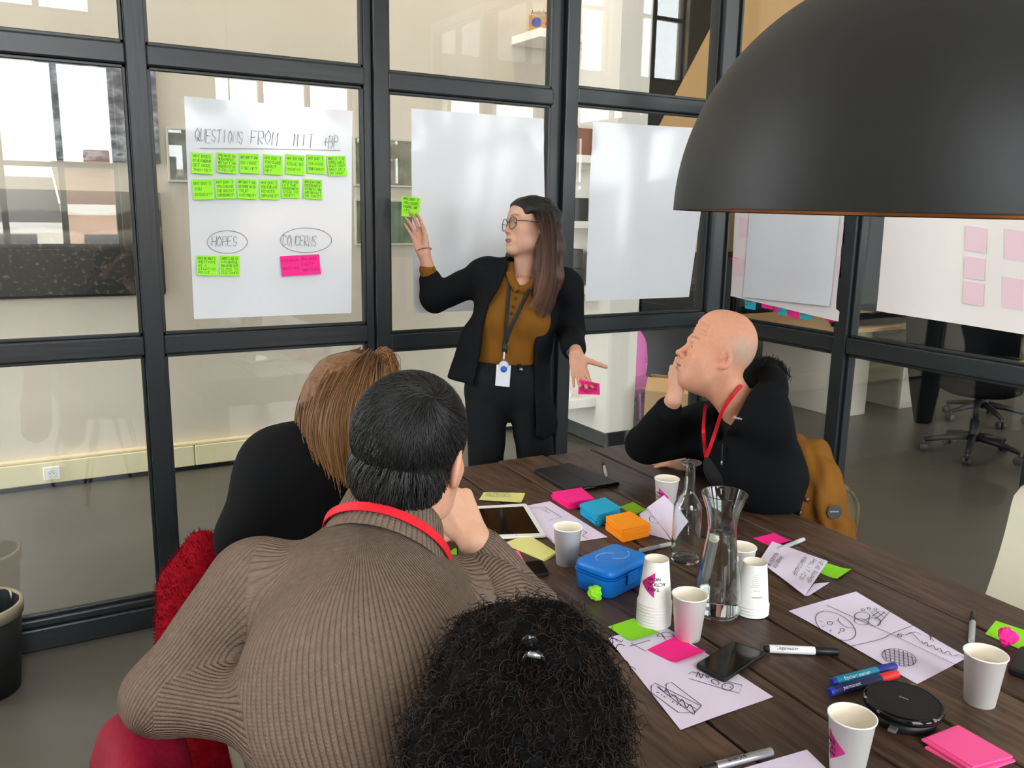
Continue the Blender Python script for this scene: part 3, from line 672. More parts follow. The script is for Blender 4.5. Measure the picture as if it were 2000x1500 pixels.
# ================================================================== WASTE BIN AND PENDANT LAMP
t = thing('waste_bin', 'round black waste bin with a pale metal rim by the glass partition', 'bin', (-.20, 3.06, 0)); bc = V3(-.205, 3.085, 0)
MB().lathe([(0, .004), (.105, .004), (.105, 0), (.112, 0), (.135, .27), (.131, .27), (.108, .01), (0, .01)], c=bc, n=44).build('bin_body', mat('bin_black', '#141617', .5, bump=(80, .2, .002)), t, True)
MB().lathe([(.1365, .262), (.1405, .262), (.1415, .300), (.1305, .302), (.1295, .264)], c=bc, n=44).build('metal_rim', mat('pale_metal', '#b5aa94', .35, .5, .6), t, True)
def liner(u, w):
    a = u*2*math.pi; r = .128-.03*w+.006*math.sin(11*a+5*w)+.003*math.sin(23*a); return (bc[0]+r*math.cos(a), bc[1]+r*math.sin(a), .298-.16*w)
MB().grid(liner, 60, 8).build('bin_liner', mat('bin_liner', '#2b3033', .25, .5), t, True)
lc = V3(*at(1777, 419, 1.38)); RL = 455/FPX*1.38
t = thing('pendant_lamp', 'huge matt black dome pendant lamp with a copper inside above the table', 'lamp', tuple(lc))
prof = [(RL*math.cos(a), RL*math.sin(a)) for a in np.linspace(0, R_(84), 30)]
inn = [((RL-.006)*math.cos(a), (RL-.006)*math.sin(a)) for a in np.linspace(0, R_(84), 30)]
tilt = np.array(Matrix.Rotation(R_(.5), 3, 'Y')); ML = np.eye(4); ML[:3, :3] = tilt
MB().lathe(prof, c=lc, n=96, M=ML).build('dome_shade', mat('matt_black_metal', '#151617', .5, .4, bump=(300, .05, .0005)), t, True)
MB().lathe(list(reversed(inn)), c=lc, n=96, M=ML).build('copper_lining', mat('copper_paint', '#b8702c', .4, .5, .5), t, True)
MB().lathe([(RL-.006, 0), (RL, 0), (RL+.0005, -.002), (RL-.0065, -.002), (RL-.006, 0)], c=lc, n=96, M=ML).build('rolled_rim', mat('matt_black_metal', '#1c1d1e'), t, True)
MB().lathe([(0, RL+.12), (.045, RL+.12), (.05, RL-.005), (RL*.105, RL*.993), (0, RL*.993)], c=lc, n=24).build('cap', m_grey, t, True)
MB().tube([lc+V3(0, 0, RL+.11), (lc[0], lc[1], ZC)], .006, 8).build('cord', m_grey, t)
MB().lathe([(0, .19), (.03, .18), (.035, .15), (.02, .12), (.02, .09), (0, .09)], c=lc, n=20).build('bulb', mat('bulb_glass', '#efe9dc', .2), t, True)
MB().tube([lc+V3(0, 0, .16), lc+V3(0, 0, RL+.05)], .012, 8).build('lamp_holder', m_grey, t)
# ================================================================== TABLE
ZT = .75; TA = R_(2.1)
TQ, TS = V3(math.cos(TA), -math.sin(TA), 0), V3(math.sin(TA), math.cos(TA), 0)
MT = frame_mat((0, 0, 0), TQ, TS, (0, 0, 1))
def wood(name, c1, c2):
    m = mat(name, c1, .38, .45)
    nt = m.node_tree; b = nt.nodes['Principled BSDF']; tc = nt.nodes.new('ShaderNodeTexCoord')
    def nz(scale, st, det, dist=0):
        mp = nt.nodes.new('ShaderNodeMapping'); mp.inputs['Scale'].default_value = st; nt.links.new(tc.outputs['Object'], mp.inputs[0])
        n = nt.nodes.new('ShaderNodeTexNoise'); n.inputs['Scale'].default_value = scale; n.inputs['Detail'].default_value = det; n.inputs['Distortion'].default_value = dist
        nt.links.new(mp.outputs[0], n.inputs['Vector']); return n.outputs['Fac']
    g = nz(9, (9, .8, 9), 7, .6); pz = nz(2.2, (1.5, .8, 1), 4); sc = nz(60, (3, .2, 3), 3)
    mx = nt.nodes.new('ShaderNodeMix'); mx.data_type = 'RGBA'; mx.inputs[6].default_value = lin(c1); mx.inputs[7].default_value = lin(c2)
    rr = nt.nodes.new('ShaderNodeMapRange'); rr.inputs[1].default_value = .35; rr.inputs[2].default_value = .68; nt.links.new(g, rr.inputs[0]); nt.links.new(rr.outputs[0], mx.inputs[0])
    m2 = nt.nodes.new('ShaderNodeMix'); m2.data_type = 'RGBA'; m2.blend_type = 'MULTIPLY'; m2.inputs[0].default_value = .75
    r2 = nt.nodes.new('ShaderNodeMapRange'); r2.inputs[1].default_value = .3; r2.inputs[2].default_value = .65; r2.inputs[3].default_value = .45; r2.inputs[4].default_value = 1.1; nt.links.new(pz, r2.inputs[0])
    nt.links.new(mx.outputs[2], m2.inputs[6]); nt.links.new(r2.outputs[0], m2.inputs[7]); nt.links.new(m2.outputs[2], b.inputs['Base Color'])
    r3 = nt.nodes.new('ShaderNodeMapRange'); r3.inputs[3].default_value = .3; r3.inputs[4].default_value = .55; nt.links.new(sc, r3.inputs[0]); nt.links.new(r3.outputs[0], b.inputs['Roughness'])
    bp = nt.nodes.new('ShaderNodeBump'); bp.inputs['Strength'].default_value = .35; bp.inputs['Distance'].default_value = .0015; nt.links.new(g, bp.inputs['Height']); nt.links.new(bp.outputs[0], b.inputs['Normal'])
    return m
m_w = [wood('weathered_plank_a', '#62493a', '#3a2a21'), wood('weathered_plank_b', '#6b5340', '#402f25'), wood('weathered_plank_c', '#594437', '#33261e')]
tb = thing('meeting_table', 'long dark weathered plank table covered in papers, cups and sticky notes', 'table', tuple(xf(MT, (1.2, 1.3, 0))))
qs = [.585, .722, .906, 1.092, 1.268, 1.450, 1.637, 1.808]
for i in range(len(qs)-1):
    g = .0035
    q = MB().bbox((qs[i]+g, -.35, ZT-.045), (qs[i+1]-g, 2.487-.012*(i % 2), ZT-.0005*(i % 2)), .004); q.v = [xf(MT, v) for v in q.v]
    q.build('plank', m_w[i % 3], tb)
q = MB().box((.62, -.30, ZT-.07), (1.775, 2.44, ZT-.0465)); q.v = [xf(MT, v) for v in q.v]; q.build('sub_top', m_w[2], tb)
for a, b in (((.66, -.25, ZT-.16), (.70, 2.38, ZT-.071)), ((1.70, -.25, ZT-.16), (1.74, 2.38, ZT-.071)), ((.701, 2.33, ZT-.16), (1.699, 2.37, ZT-.071)), ((.701, -.24, ZT-.16), (1.699, -.2, ZT-.071))):
    q = MB().bbox(a, b, .003); q.v = [xf(MT, v) for v in q.v]; q.build('apron', m_w[2], tb)
for a in (.71, 1.60):
    for s in (-.19, 2.22):
        q = MB().bbox((a, s, 0), (a+.09, s+.09, ZT-.071), .004); q.v = [xf(MT, v) for v in q.v]; q.build('leg', m_w[2], tb)
# ------------------------------------------------------------------ flat things on it
E_ = .0006
def tz(px, py, z=0): return onz(px, py, ZT+z)
def quadfn(P): return lambda u, w: P[0]*(1-u)*(1-w)+P[1]*u*(1-w)+P[2]*u*w+P[3]*(1-u)*w
def slab(name, c4, z, h, m, parent=None, r=0.0, seg=5, bev=.0):
    """rounded-corner slab; c4 are its top corners in the photo at height z+h"""
    P = [tz(*c, z+h) for c in c4]; pts = []
    if r <= 0: pts = P
    else:
        for i in range(4):
            a, b, c = P[i-1], P[i], P[(i+1) % 4]; d1, d2 = nrm(a-b), nrm(c-b)
            for t in np.linspace(0, 1, seg+1):
                p0, p1, p2 = b+d1*r, b, b+d2*r; pts.append((1-t)**2*p0+2*t*(1-t)*p1+t*t*p2)
    pts = np.array(pts); c = pts.mean(0); n = len(pts)
    area = sum(pts[i][0]*pts[(i+1) % n][1]-pts[(i+1) % n][0]*pts[i][1] for i in range(n))
    if area < 0: pts = pts[::-1]
    mb = MB()
    if bev > 0:
        dn = V3(0, 0, 1); ins = c+(pts-c)*(1-bev/np.linalg.norm(pts-c, axis=1))[:, None]
        L = [ins-dn*h, pts-dn*(h-bev), pts-dn*bev, ins]
        v = np.vstack(L); f = [tuple(range(n-1, -1, -1)), tuple(range(3*n, 4*n))]
        for k in range(3): f += [(k*n+i, k*n+(i+1) % n, (k+1)*n+(i+1) % n, (k+1)*n+i) for i in range(n)]
        mb.add(v, f)
    else: mb.prism(pts-V3(0, 0, h), (0, 0, h))
    return mb.build(name, m, parent)
def paper(name, c4, label, cat, m, z=E_, fn=None, nu=13, nv=13, group=None):
    P = [tz(*c, z) for c in c4]; q = quadfn(P)
    def g(u, w):
        p = q(u, w).copy(); p[2] = ZT+z+(fn(u, w) if fn else .0); return p
    mb = MB().grid(g, nu, nv); v = mb.v[0].copy(); v[:, 2] -= .0004; n = len(mb.f); mb.add(v, [tuple(reversed(f)) for f in mb.f])
    o = tag(mb.build(name, m, None, True), label, cat, group); o['_'] = 0; del o['_']
    return o, g
m_pap = mat('lilac_white_paper', '#e6daf0', .8, .2); m_orange = mat('note_orange', '#ff9a1f', .7, .2); m_cyan = mat('note_blue', '#2ba7cf', .7, .2); m_hot = mat('note_hot_pink', '#ff2b8f', .7, .2); m_rose = mat('note_rose', '#ff5f9f', .7, .2); m_lime = mat('note_lime', '#95e630', .7, .2); m_olv = mat('note_green_dull', '#86b022', .7, .2); m_yel = mat('note_pale_yellow', '#e2dc8c', .75, .2)
def pad(c4, h, m, label, layers, jit=.0016, z=E_, group='sticky note pads on the table'):
    P = np.array([tz(*c, z+h) for c in c4]); c = P.mean(0); mb = MB(); rr = random.Random(hash_(label))
    if sum(P[i][0]*P[(i+1) % 4][1]-P[(i+1) % 4][0]*P[i][1] for i in range(4)) < 0: P = P[::-1]
    t = h/layers
    for k in range(layers):
        a = rr.gauss(0, .03); d = V3(rr.gauss(0, jit), rr.gauss(0, jit), 0); ca, sa = math.cos(a), math.sin(a)
        Q = np.array([c+V3(ca*(p-c)[0]-sa*(p-c)[1], sa*(p-c)[0]+ca*(p-c)[1], 0)+d for p in P]); Q[:, 2] = ZT+z+k*t
        s_ = 1+rr.uniform(-.004, .004)
        Q[:, :2] = c[:2]+(Q[:, :2]-c[:2])*s_
        mb.prism(Q, (0, 0, t*.93 if k < layers-1 else t))
        if k < layers-1: mb.prism(c+(Q-c)*.97+V3(0, 0, 0), (0, 0, t*1.02))
    return tag(mb.build('sticky_note_pad', m), label, 'sticky notes', group)
pad([(1078, 961), (1134, 952), (1161, 974), (1110, 981)], .020, m_hot, 'thick hot pink sticky note pad beside the black tablet cover', 9)
pad([(1133, 983), (1180, 971), (1211, 991), (1166, 1006)], .032, m_cyan, 'thick blue sticky note pad between the pink and orange pads', 14, .0012)
pad([(1184, 1008), (1231, 998), (1270, 1022), (1216, 1033)], .037, m_orange, 'tall orange sticky note pad beside the blue lunch box', 16, .0012)
pad([(1807, 1444), (1868, 1418), (1976, 1478), (1899, 1500)], .014, m_rose, 'rose pink sticky note pad by the black speaker puck', 4, .003)
pad([(988, 1059), (1031, 1043), (1086, 1079), (1062, 1092)], .006, m_yel, 'pale yellow sticky note pad beside the white tablet', 3, .0008)
def lift(a=.006): return lambda u, w: a*(1-w)**3
def tnote(c4, m, label, fn=None, z=E_): return paper('sticky_note', c4, label, 'sticky note', m, z, fn or (lambda u, w: .004*(max(0, w-.6)/.4)**2+.0), 7, 7, 'loose sticky notes on the table')
tnote([(1210, 990), (1237, 980), (1263, 996), (1240, 1008)], m_olv, 'green sticky note lying behind the orange pad')
o, g = tnote([(945, 961), (1026, 963), (1017, 984), (934, 979)], m_yel, 'pale yellow note with three written lines above the white tablet')
ib = MB(); P0, P1, P3 = g(.05, .12), g(.95, .12), g(.05, .95); ex = nrm(P1-P0); write(ib, ['PLASTICO &', 'BOTTLES ?', 'MODERN DIM'], g(.1, .1)+V3(0, 0, .0), ex, nrm(P0-P3), .010, .0145, .0013, .0012, width=.075, nrml=V3(0, 0, 1)); ib.build('handwriting', m_ink, o)
tnote([(869, 1083), (889, 1070), (899, 1078), (896, 1089)], m_lime, 'small green note by the seated man\'s wrist')
tnote([(972, 1079), (1013, 1075), (1027, 1103), (988, 1107)], m_rose, 'rose pink note lying across the phone beside the yellow pad', z=.0095)
tnote([(1187, 1224), (1238, 1207), (1289, 1238), (1234, 1255)], m_lime, 'lime green note on the corner of the sandwich sketch paper', z=.0025)
tnote([(1264, 1269), (1320, 1242), (1379, 1275), (1321, 1297)], m_hot, 'hot pink note on the sandwich sketch paper beside the phone', z=.0025)
tnote([(1471, 1051), (1512, 1041), (1547, 1058), (1508, 1069)], m_hot, 'hot pink note under the end of the grey marker')
tnote([(1598, 1117), (1612, 1099), (1663, 1114), (1635, 1133)], m_lime, 'lime green note tucked under the folded written paper')
tnote([(1924, 1238), (1945, 1212), (2060, 1250), (2036, 1288)], m_lime, 'lime green note beside the crumpled pink one')
m_doo = mat('sketch_ink', '#35333c', .6)
def doodle(parent, g_c4, lines, w=.0015, z=.0022, m=None):
    """each pen line is lifted onto the paper surface below it"""
    A = [np.array(L) for L in lines]; n = len(A); par = list(range(n))
    def find(i):
        while par[i] != i: i = par[i]
        return i
    for i in range(n):
        for j in range(i):
            if np.min(np.linalg.norm(A[i][:, None]-A[j][None], axis=2)) < 17: par[find(i)] = find(j)
    for r in set(find(i) for i in range(n)):
        mb = MB()
        for i in range(n):
            if find(i) == r: ribbon(mb, [tz(*p, z) for p in A[i]], w, V3(0, 0, 1), 0)
        mb.build('sketch_and_creases', m or m_doo, parent)
def arc(cx, cy, rx, ry, a0=0, a1=360, rot=0, n=24):
    out = []
    for t in np.linspace(R_(a0), R_(a1), n):
        x, y = rx*math.cos(t), ry*math.sin(t); c, s = math.cos(R_(rot)), math.sin(R_(rot)); out.append((cx+x*c-y*s, cy+x*s+y*c))
    return out
def sm(*p): return [tuple(q) for q in smooth_path([(a, b, 0) for a, b in p], 6)[:, :2]]
# sketch paper by the carafe
pc = [(1187, 1246), (1292, 1219), (1510, 1361), (1329, 1426)]
o, g = paper('sketch_paper', pc, 'lilac paper with sandwich sketches under the phone and two notes', 'paper', m_pap, E_, lambda u, w: .0006+.0005*math.sin(5*u))
L = [[(1272, 1340), (1279, 1334), (1370, 1379), (1357, 1392), (1326, 1392), (1272, 1352), (1272, 1340)], [(1301, 1336), (1311, 1332), (1370, 1377), (1362, 1386), (1301, 1350), (1301, 1336)],
     sm((1286, 1340), (1296, 1350), (1303, 1347), (1310, 1360), (1318, 1357), (1326, 1371), (1333, 1366), (1341, 1382), (1348, 1376), (1356, 1390)), [(1283, 1341), (1356, 1396), (1357, 1387)], [(1345, 1316), (1352, 1312), (1449, 1338), (1444, 1354), (1345, 1325)], arc(1421, 1341, 11, 7), arc(1397, 1332, 8, 4, rot=25), arc(1382, 1322, 3, 2), [(1415, 1338), (1418, 1340)], [(1425, 1343), (1428, 1341)],
     arc(1300, 1243, 16, 8, 180, 360), [(1284, 1243), (1316, 1243)], [(1292, 1237), (1300, 1249)], [(1232, 1256), (1262, 1272)], [(1270, 1250), (1230, 1262)], sm((1360, 1322), (1364, 1312), (1369, 1324), (1374, 1316))]
for i in range(14): L.append([(1282+i*4.6+random.uniform(-2, 2), 1350+i*2.5+random.uniform(-3, 5)), (1283.5+i*4.6, 1351+i*2.5)])
doodle(o, pc, L)
# large sketch paper
pc = [(1540, 1194), (1672, 1157), (1890, 1284), (1791, 1336)]
def crease(u, w): return .0008+.004*abs(u-.5)*0+.005*max(0, 1-abs(u-.47)/.1)*0+.004*math.exp(-((u-.49)/.06)**2)
o, g = paper('sketch_paper', pc, 'creased lilac paper with face, cone and globe sketches beside the plain cup', 'paper', m_pap, E_, lambda u, w: .0010+.0012*math.sin(4*w+2*u), 17, 17)
L = [arc(1632, 1222, 43, 23, rot=28), sm((1637, 1207), (1640, 1215), (1652, 1224), (1668, 1227)), arc(1621, 1217, 5, 3.5), arc(1645, 1230, 4, 3), [(1628, 1214), (1630, 1214)], [(1634, 1211), (1636, 1212)], [(1652, 1226), (1654, 1227)], [(1601, 1212), (1606, 1214)], [(1612, 1222), (1606, 1224)], [(1624, 1230), (1620, 1233)], [(1640, 1234), (1637, 1238)],
     arc(1684, 1203, 15, 8), arc(1682, 1214, 14, 6, rot=12), arc(1708, 1214, 12, 8, rot=15), [(1698, 1194), (1738, 1194), (1714, 1221)], [(1702, 1196), (1722, 1214)], [(1712, 1194), (1727, 1206)], [(1724, 1194), (1731, 1200)], [(1708, 1210), (1728, 1195)], [(1704, 1203), (1716, 1195)], arc(1686, 1191, 3, 2), arc(1697, 1188, 3, 2), arc(1710, 1190, 3, 2),
     arc(1756, 1284, 34, 16, rot=12), sm((1798, 1216), (1745, 1236), (1720, 1248), (1662, 1262)), [(1614, 1181), (1662, 1203), (1740, 1238), (1868, 1299)],  # last two lines paint the shaded fold creases as dark strokes
     sm((1758, 1243), (1755, 1239), (1760, 1238), (1768, 1240), (1780, 1236), (1788, 1243), (1797, 1252)), arc(1757, 1241, 4, 3), sm((1775, 1236), (1790, 1235), (1800, 1240)), sm((1800, 1252), (1804, 1258), (1810, 1254), (1813, 1263), (1822, 1260), (1828, 1269), (1836, 1266), (1842, 1276), (1852, 1272), (1860, 1281), (1874, 1279), (1884, 1286)), [(1812, 1237), (1824, 1252)], [(1815, 1243), (1826, 1240)], [(1819, 1240), (1817, 1250)], sm((1833, 1252), (1845, 1254), (1856, 1262), (1870, 1266)), [(1858, 1255), (1866, 1263)], [(1862, 1262), (1872, 1257)]]
for k in range(-3, 4):
    c, s = math.cos(R_(12)), math.sin(R_(12)); x = k*9.0; y = 16*math.sqrt(max(0, 1-(x/34)**2)); L.append([(1756+x*c+y*s-4, 1284+x*s-y*c), (1756+x*c-y*s+4, 1284+x*s+y*c)])
for k in range(-2, 3):
    y = k*5.2; x = 34*math.sqrt(max(0, 1-(y/16)**2)); L.append([(1756-x*c-y*s, 1284-x*s+y*c), (1756+x*c-y*s, 1284+x*s+y*c)])
doodle(o, pc, L, z=.0042)
# paper under the tablet, bottom paper
o, g = paper('sketch_paper', [(1005, 992), (1074, 979), (1187, 1049), (1085, 1064)], 'lilac paper with faint sketches sticking out under the white tablet', 'paper', m_pap)
doodle(o, None, [[(1037, 992), (1064, 990), (1097, 1010), (1072, 1016)], [(1060, 995), (1068, 997)], [(1064, 999), (1074, 1001)], sm((1128, 1042), (1136, 1036), (1146, 1040), (1138, 1046), (1148, 1052)), sm((1066, 1052), (1072, 1050), (1078, 1056))])
o, g = paper('sketch_paper', [(1418, 1510), (1576, 1464), (1660, 1545), (1480, 1600)], 'blank lilac paper under the silver marker', 'paper', m_pap)
# folded papers
def folded(name, P, Q, label, z):
    """P: raised leaf corners (with heights), Q: lying leaf corners; joined along the fold"""
    mb = MB()
    for C in (P, Q):
        W_ = [tz(x, y, h) for x, y, h in C]; f = quadfn(W_); k = MB().grid(lambda u, w: f(u, w), 7, 7); v = k.v[0]; mb.add(v, k.f); mb.add(v-V3(0, 0, .0005), [tuple(reversed(q)) for q in k.f])
    return tag(mb.build(name, m_pap, None, True), label, 'paper')
o = folded('folded_paper', [(1264, 991, .012), (1297, 967, .055), (1345, 1018, .055), (1312, 1054, .004)], [(1248, 1004, .001), (1266, 990, .002), (1310, 1055, .002), (1266, 1043, .001)], 'folded lilac paper standing half open behind the tall bottle', 0)
doodle(o, None, [sm((1268, 1012), (1272, 1008), (1282, 1014), (1287, 1020), (1280, 1022), (1270, 1018), (1268, 1012))])
o = folded('folded_paper', [(1483, 1095, .004), (1508, 1057, .004), (1617, 1096, .022), (1572, 1163, .010)], [(1572, 1164, .002), (1590, 1140, .002), (1621, 1137, .001), (1580, 1163, .001)], 'folded lilac paper with newspaper handwriting beside the inverted cups', 0)
ib = MB(); fP = quadfn([tz(1483, 1095, .004), tz(1508, 1057, .004), tz(1617, 1096, .022), tz(1572, 1163, .010)])
for k, (t, u0, w0, sc) in enumerate([('NEWS PAPER', .95, .92, .075), ('POLITICS', .92, .80, .075), ('AMBASSADOR', .88, .66, .07), ('1 PROBLEM', .65, .30, .06), ('VOLUNTEER WA', .62, .20, .065)]):
    st, wd = strokes(t, .011, .35)
    if k == 3: ib.build('handwriting', m_doo, o); ib = MB()
    for q in st:
        ribbon(ib, [fP(u0-a/wd*.75*(sc/.075)*.9, w0+(b-.005)/.16)+V3(0, 0, .001) for a, b in q], .0011, V3(0, 0, 1), .0003)
ib.build('handwriting', m_doo, o)
# ------------------------------------------------------------------ devices
m_blkp = mat('black_glossy', '#0a0b0c', .08, .5); m_blkm = mat('black_case', '#161718', .45, .4); m_wht = mat('white_plastic', '#f1efe9', .35); m_slv = mat('silver_metal', '#b4b6b8', .3, .5, .8)
t = thing('tablet', 'white-framed tablet with a dark screen beside the seated man\'s hand', 'tablet', tuple(tz(992, 1017)))
TC = [(918, 989), (1028, 983), (1067, 1046), (953, 1050)]
slab('body', TC, .0022, .0065, m_wht, t, .009, 5, .0015)
f_ = quadfn([V3(*c, 0) for c in TC]); slab('screen', [tuple(f_(*q)[:2]) for q in ((.085, .085), (.915, .085), (.915, .915), (.085, .915))], .0088, .0003, m_blkp, t)
slab('home_button', [tuple(f_(*q)[:2]) for q in ((.48, .94), (.52, .94), (.52, .975), (.48, .975))], .0088, .0003, mat('button_grey', '#c9c7c2', .4), t, .003)
t = thing('tablet_cover', 'closed black folio tablet cover with an elastic loop behind the pink pad', 'tablet cover', tuple(tz(1120, 930)))
slab('cover', [(1042, 917), (1112, 903), (1210, 941), (1108, 955)], E_, .012, mat('black_leather', '#1b1b1c', .45, .4, bump=(120, .2, .0005)), t, .006, 4, .003)
MB().tube([tz(1118, 957, .009), tz(1165, 951, .009), tz(1208, 945, .009)], .0055, 10).build('stylus_loop', m_blkp, t, True)
slab('fold_line', [(1088, 908.5), (1089.5, 908.2), (1159, 946.5), (1157, 947)], .0127, .0003, m_blkm, t)
def phone(c4, z, label, group='phones on the table'):
    t = thing('smartphone', label, 'phone', tuple(tz(*np.mean(c4, 0))), group)
    slab('body', c4, z, .0085, m_blkm, t, .010, 5, .002)
    f_ = quadfn([V3(*c, 0) for c in c4]); slab('screen', [tuple(f_(*q)[:2]) for q in ((.045, .03), (.955, .03), (.955, .97), (.045, .97))], z+.0086, .0004, m_blkp, t, .007)
    slab('earpiece', [tuple(f_(*q)[:2]) for q in ((.42, .045), (.58, .045), (.58, .055), (.42, .055))], z+.0091, .0002, m_blkm, t)
    return t
phone([(1357, 1297), (1433, 1250), (1497, 1273), (1415, 1327)], .0022, 'black smartphone lying across the sandwich sketch paper')
phone([(996, 1100), (1060, 1093), (1074, 1118), (1020, 1126)], E_, 'dark smartphone half under the rose pink note')
t = thing('device', 'black rounded device beside the crumpled pink note', 'device', tuple(tz(2030, 1305)))
slab('body', [(1968, 1302), (1993, 1258), (2085, 1282), (2065, 1335)], E_, .016, m_blkm, t, .014, 5, .004); slab('silver_band', [(1970, 1306), (1992, 1264), (2084, 1288), (2063, 1340)], .003, .004, mat('dark_chrome', '#55585a', .25, .5, .7), t, .014)
# conference speaker
pc_ = tz(1761, 1403, .0); t = thing('speaker_puck', 'round black conference speaker with a coiled cable tray and plug', 'speaker', tuple(pc_))
m_mesh = mat('speaker_mesh', '#17181a', .55, .4, bump=(700, .8, .0015))
MB().lathe([(0, 0), (.050, 0), (.054, .003), (.054, .016), (.050, .018), (0, .018)], c=pc_+V3(0, 0, E_), n=48).build('cable_tray', m_blkm, t, True)
MB().lathe([(.046, .0185), (.060, .020), (.064, .024), (.063, .031), (.058, .035), (.056, .034)], c=pc_+V3(0, 0, E_), n=56).build('rim', m_blkp, t, True)
MB().lathe([(.057, .0342), (.04, .0352), (.02, .0356), (0, .0357)], c=pc_+V3(0, 0, E_), n=56).build('mesh_top', m_mesh, t, True)
v, f = textmesh('Jabra', .01); d1 = nrm(tz(1775, 1361)-tz(1757, 1354)); d2 = np.cross((0, 0, 1), d1); q = MB(); q.add(pc_+V3(0, 0, .0368)+np.outer(v[:, 0]-1.1, d1)*.0075+np.outer(v[:, 1], d2)*.0075, f); q.build('logo', mat('logo_grey', '#a9a9a4', .5), t)
dd = nrm(tz(1742, 1436)-pc_); ds = np.cross((0, 0, 1), dd); Mu = frame_mat(pc_+dd*.050+V3(0, 0, .010), dd, ds, (0, 0, 1)); bx_in(Mu, (0, -.0065, -.003), (.016, .0065, .0025), .0006).build('usb_plug', m_slv, t)
for i in range(3):
    a = i*2.1+.4; e = pc_+V3(.062*math.cos(a), .062*math.sin(a), .0335); MB().lathe([(0, 0), (.003, 0), (.003, .001), (0, .001)], c=e, n=10).build('indicator', mat('indicator', '#8f8f86', .4), t)
# ------------------------------------------------------------------ pens
def pen(p0, p1, r, m1, m2, frac, label, cat='marker', tail=None, text=None, z=0, grp='pens on the table', tcol='#30343a'):
    a, b = tz(*p0, r+z), tz(*p1, r+z); d = b-a; L = np.linalg.norm(d); d = d/L; c = a+d*L*frac
    t = thing('marker_pen', label, cat, (a[0], a[1], ZT), grp)
    MB().tube([a, a+d*.0015, c-d*.001, c], [r*.86, r*.97, r*.97, r*.93], 20).build('barrel', m1, t, auto=40)
    MB().tube([c+d*.0002, c+d*.001, b-d*.002, b], [r*.95, r, r*.92, r*.8], 20).build('cap', m2, t, auto=40)
    if tail is not None: MB().tube([a-d*.009, a-d*.007, a-d*.0003], [r*.7, r*.85, r*.9], 16).build('end_plug', tail, t, auto=40)
    if text:
        v, f = textmesh(text, .012); w = (v[:, 0].max()); sc = min(r*1.1, L*frac*.7/w); dd = d if d@RT > 0 else -d; sd = np.cross(dd, (0, 0, 1)); o0 = a if d@RT > 0 else a+d*L*frac
        th = .75-(v[:, 1]-.35)*sc/r
        q = MB(); q.add(o0+np.outer(L*frac*.15+v[:, 0]*sc, dd)+np.outer(np.sin(th)*r*1.0, sd)+np.outer(np.cos(th)*r*1.0, (0, 0, 1)), f); q.build('lettering', mat('pen_text_'+tcol, tcol, .6), t)
    return t
m_wb, m_bc = mat('white_barrel', '#eef0f2', .35), mat('black_cap', '#17181a', .4)
pen((1502, 1267), (1637, 1273), .0082, m_wb, m_bc, .66, 'white whiteboard marker with a black cap beside the phone', tail=m_bc, text='Legamaster')
pen((1632, 1331), (1748, 1301), .0085, mat('teal_barrel', '#1d86a8', .4), mat('navy_cap', '#26348c', .4), .68, 'teal marker with a navy cap beside the red-capped one', tail=mat('blue_plug', '#1f3ca0', .4), text='flipchart marker', tcol='#cfe6ee')
pen((1628, 1350), (1752, 1316), .0085, mat('navy_barrel', '#23285e', .4), mat('red_cap', '#e0322c', .4), .72, 'navy marker with a red cap against the speaker puck', tail=mat('blue_plug2', '#2233b0', .4), text='permanent', tcol='#d8d6e6')
pen((1507, 1468), (1370, 1504), .0072, m_slv, m_bc, .80, 'silver permanent marker with a black cap on the blank paper', tail=None)
q = None
a, b = tz(1507, 1468, .0072), tz(1398, 1497, .0072); d = nrm(b-a); sd = np.cross((0, 0, 1), d); v, f = textmesh('Sharpie', .015); th = (v[:, 1]-.35)*.012/.0072
q = MB(); q.add(b-np.outer(v[:, 0]*.0115+.020, d)-np.outer(np.sin(th)*.0073, sd)+np.outer(np.cos(th)*.0073, (0, 0, 1)), f); q.build('lettering', mat('pen_text_#30343a', '#30343a', .6), bpy.data.objects['marker_pen.003'])
pen((1897, 1252), (1901, 1197), .0062, mat('grey_barrel', '#a9a9ac', .35), m_bc, .66, 'grey pen with a black cap behind the plain cup at the table edge')
pen((1184, 928), (1178, 901), .0055, mat('grey_barrel', '#a9a9ac', .35), m_bc, .62, 'small grey pen with a black cap beside the folio cover')
pen((1520, 1073), (1570, 1053), .0058, mat('grey_barrel', '#a9a9ac', .35), mat('grey_cap', '#c2c2c4', .35), .7, 'grey marker with a pale cap across the hot pink note')
pen((1250, 1076), (1312, 1062), .0058, mat('clear_barrel', '#8d8f92', .2, .6), mat('grey_cap', '#c2c2c4', .35), .6, 'grey pen lying behind the blue lunch box')
# crumpled notes
def crumple(px, py, r, m, label, seed):
    bm = bmesh.new(); bmesh.ops.create_icosphere(bm, subdivisions=3, radius=1); rr = np.random.default_rng(seed); D = rr.normal(size=(26, 3)); D /= np.linalg.norm(D, axis=1)[:, None]; A = rr.uniform(.62, 1.0, 26)
    c = tz(px, py); zs = []
    for q in bm.verts:
        p = np.array(q.co); s = min(A[k]/max(.15, D[k]@p) for k in range(26)); s = min(s, 1.3)*(.86+.25*rr.random()); q.co = Vector(p*s*r)
    z0 = min(q.co.z for q in bm.verts); mb = MB(); M = np.eye(4); M[:3, 3] = (c[0], c[1], ZT-z0+.0005); mb.bm(bm, M)
    return tag(mb.build('crumpled_note', m), label, 'crumpled note')
crumple(1160, 1173, .019, m_lime, 'crumpled lime green note in front of the blue lunch box', 3)
crumple(1964, 1264, .020, m_hot, 'crumpled hot pink note beside the plain cup', 8)
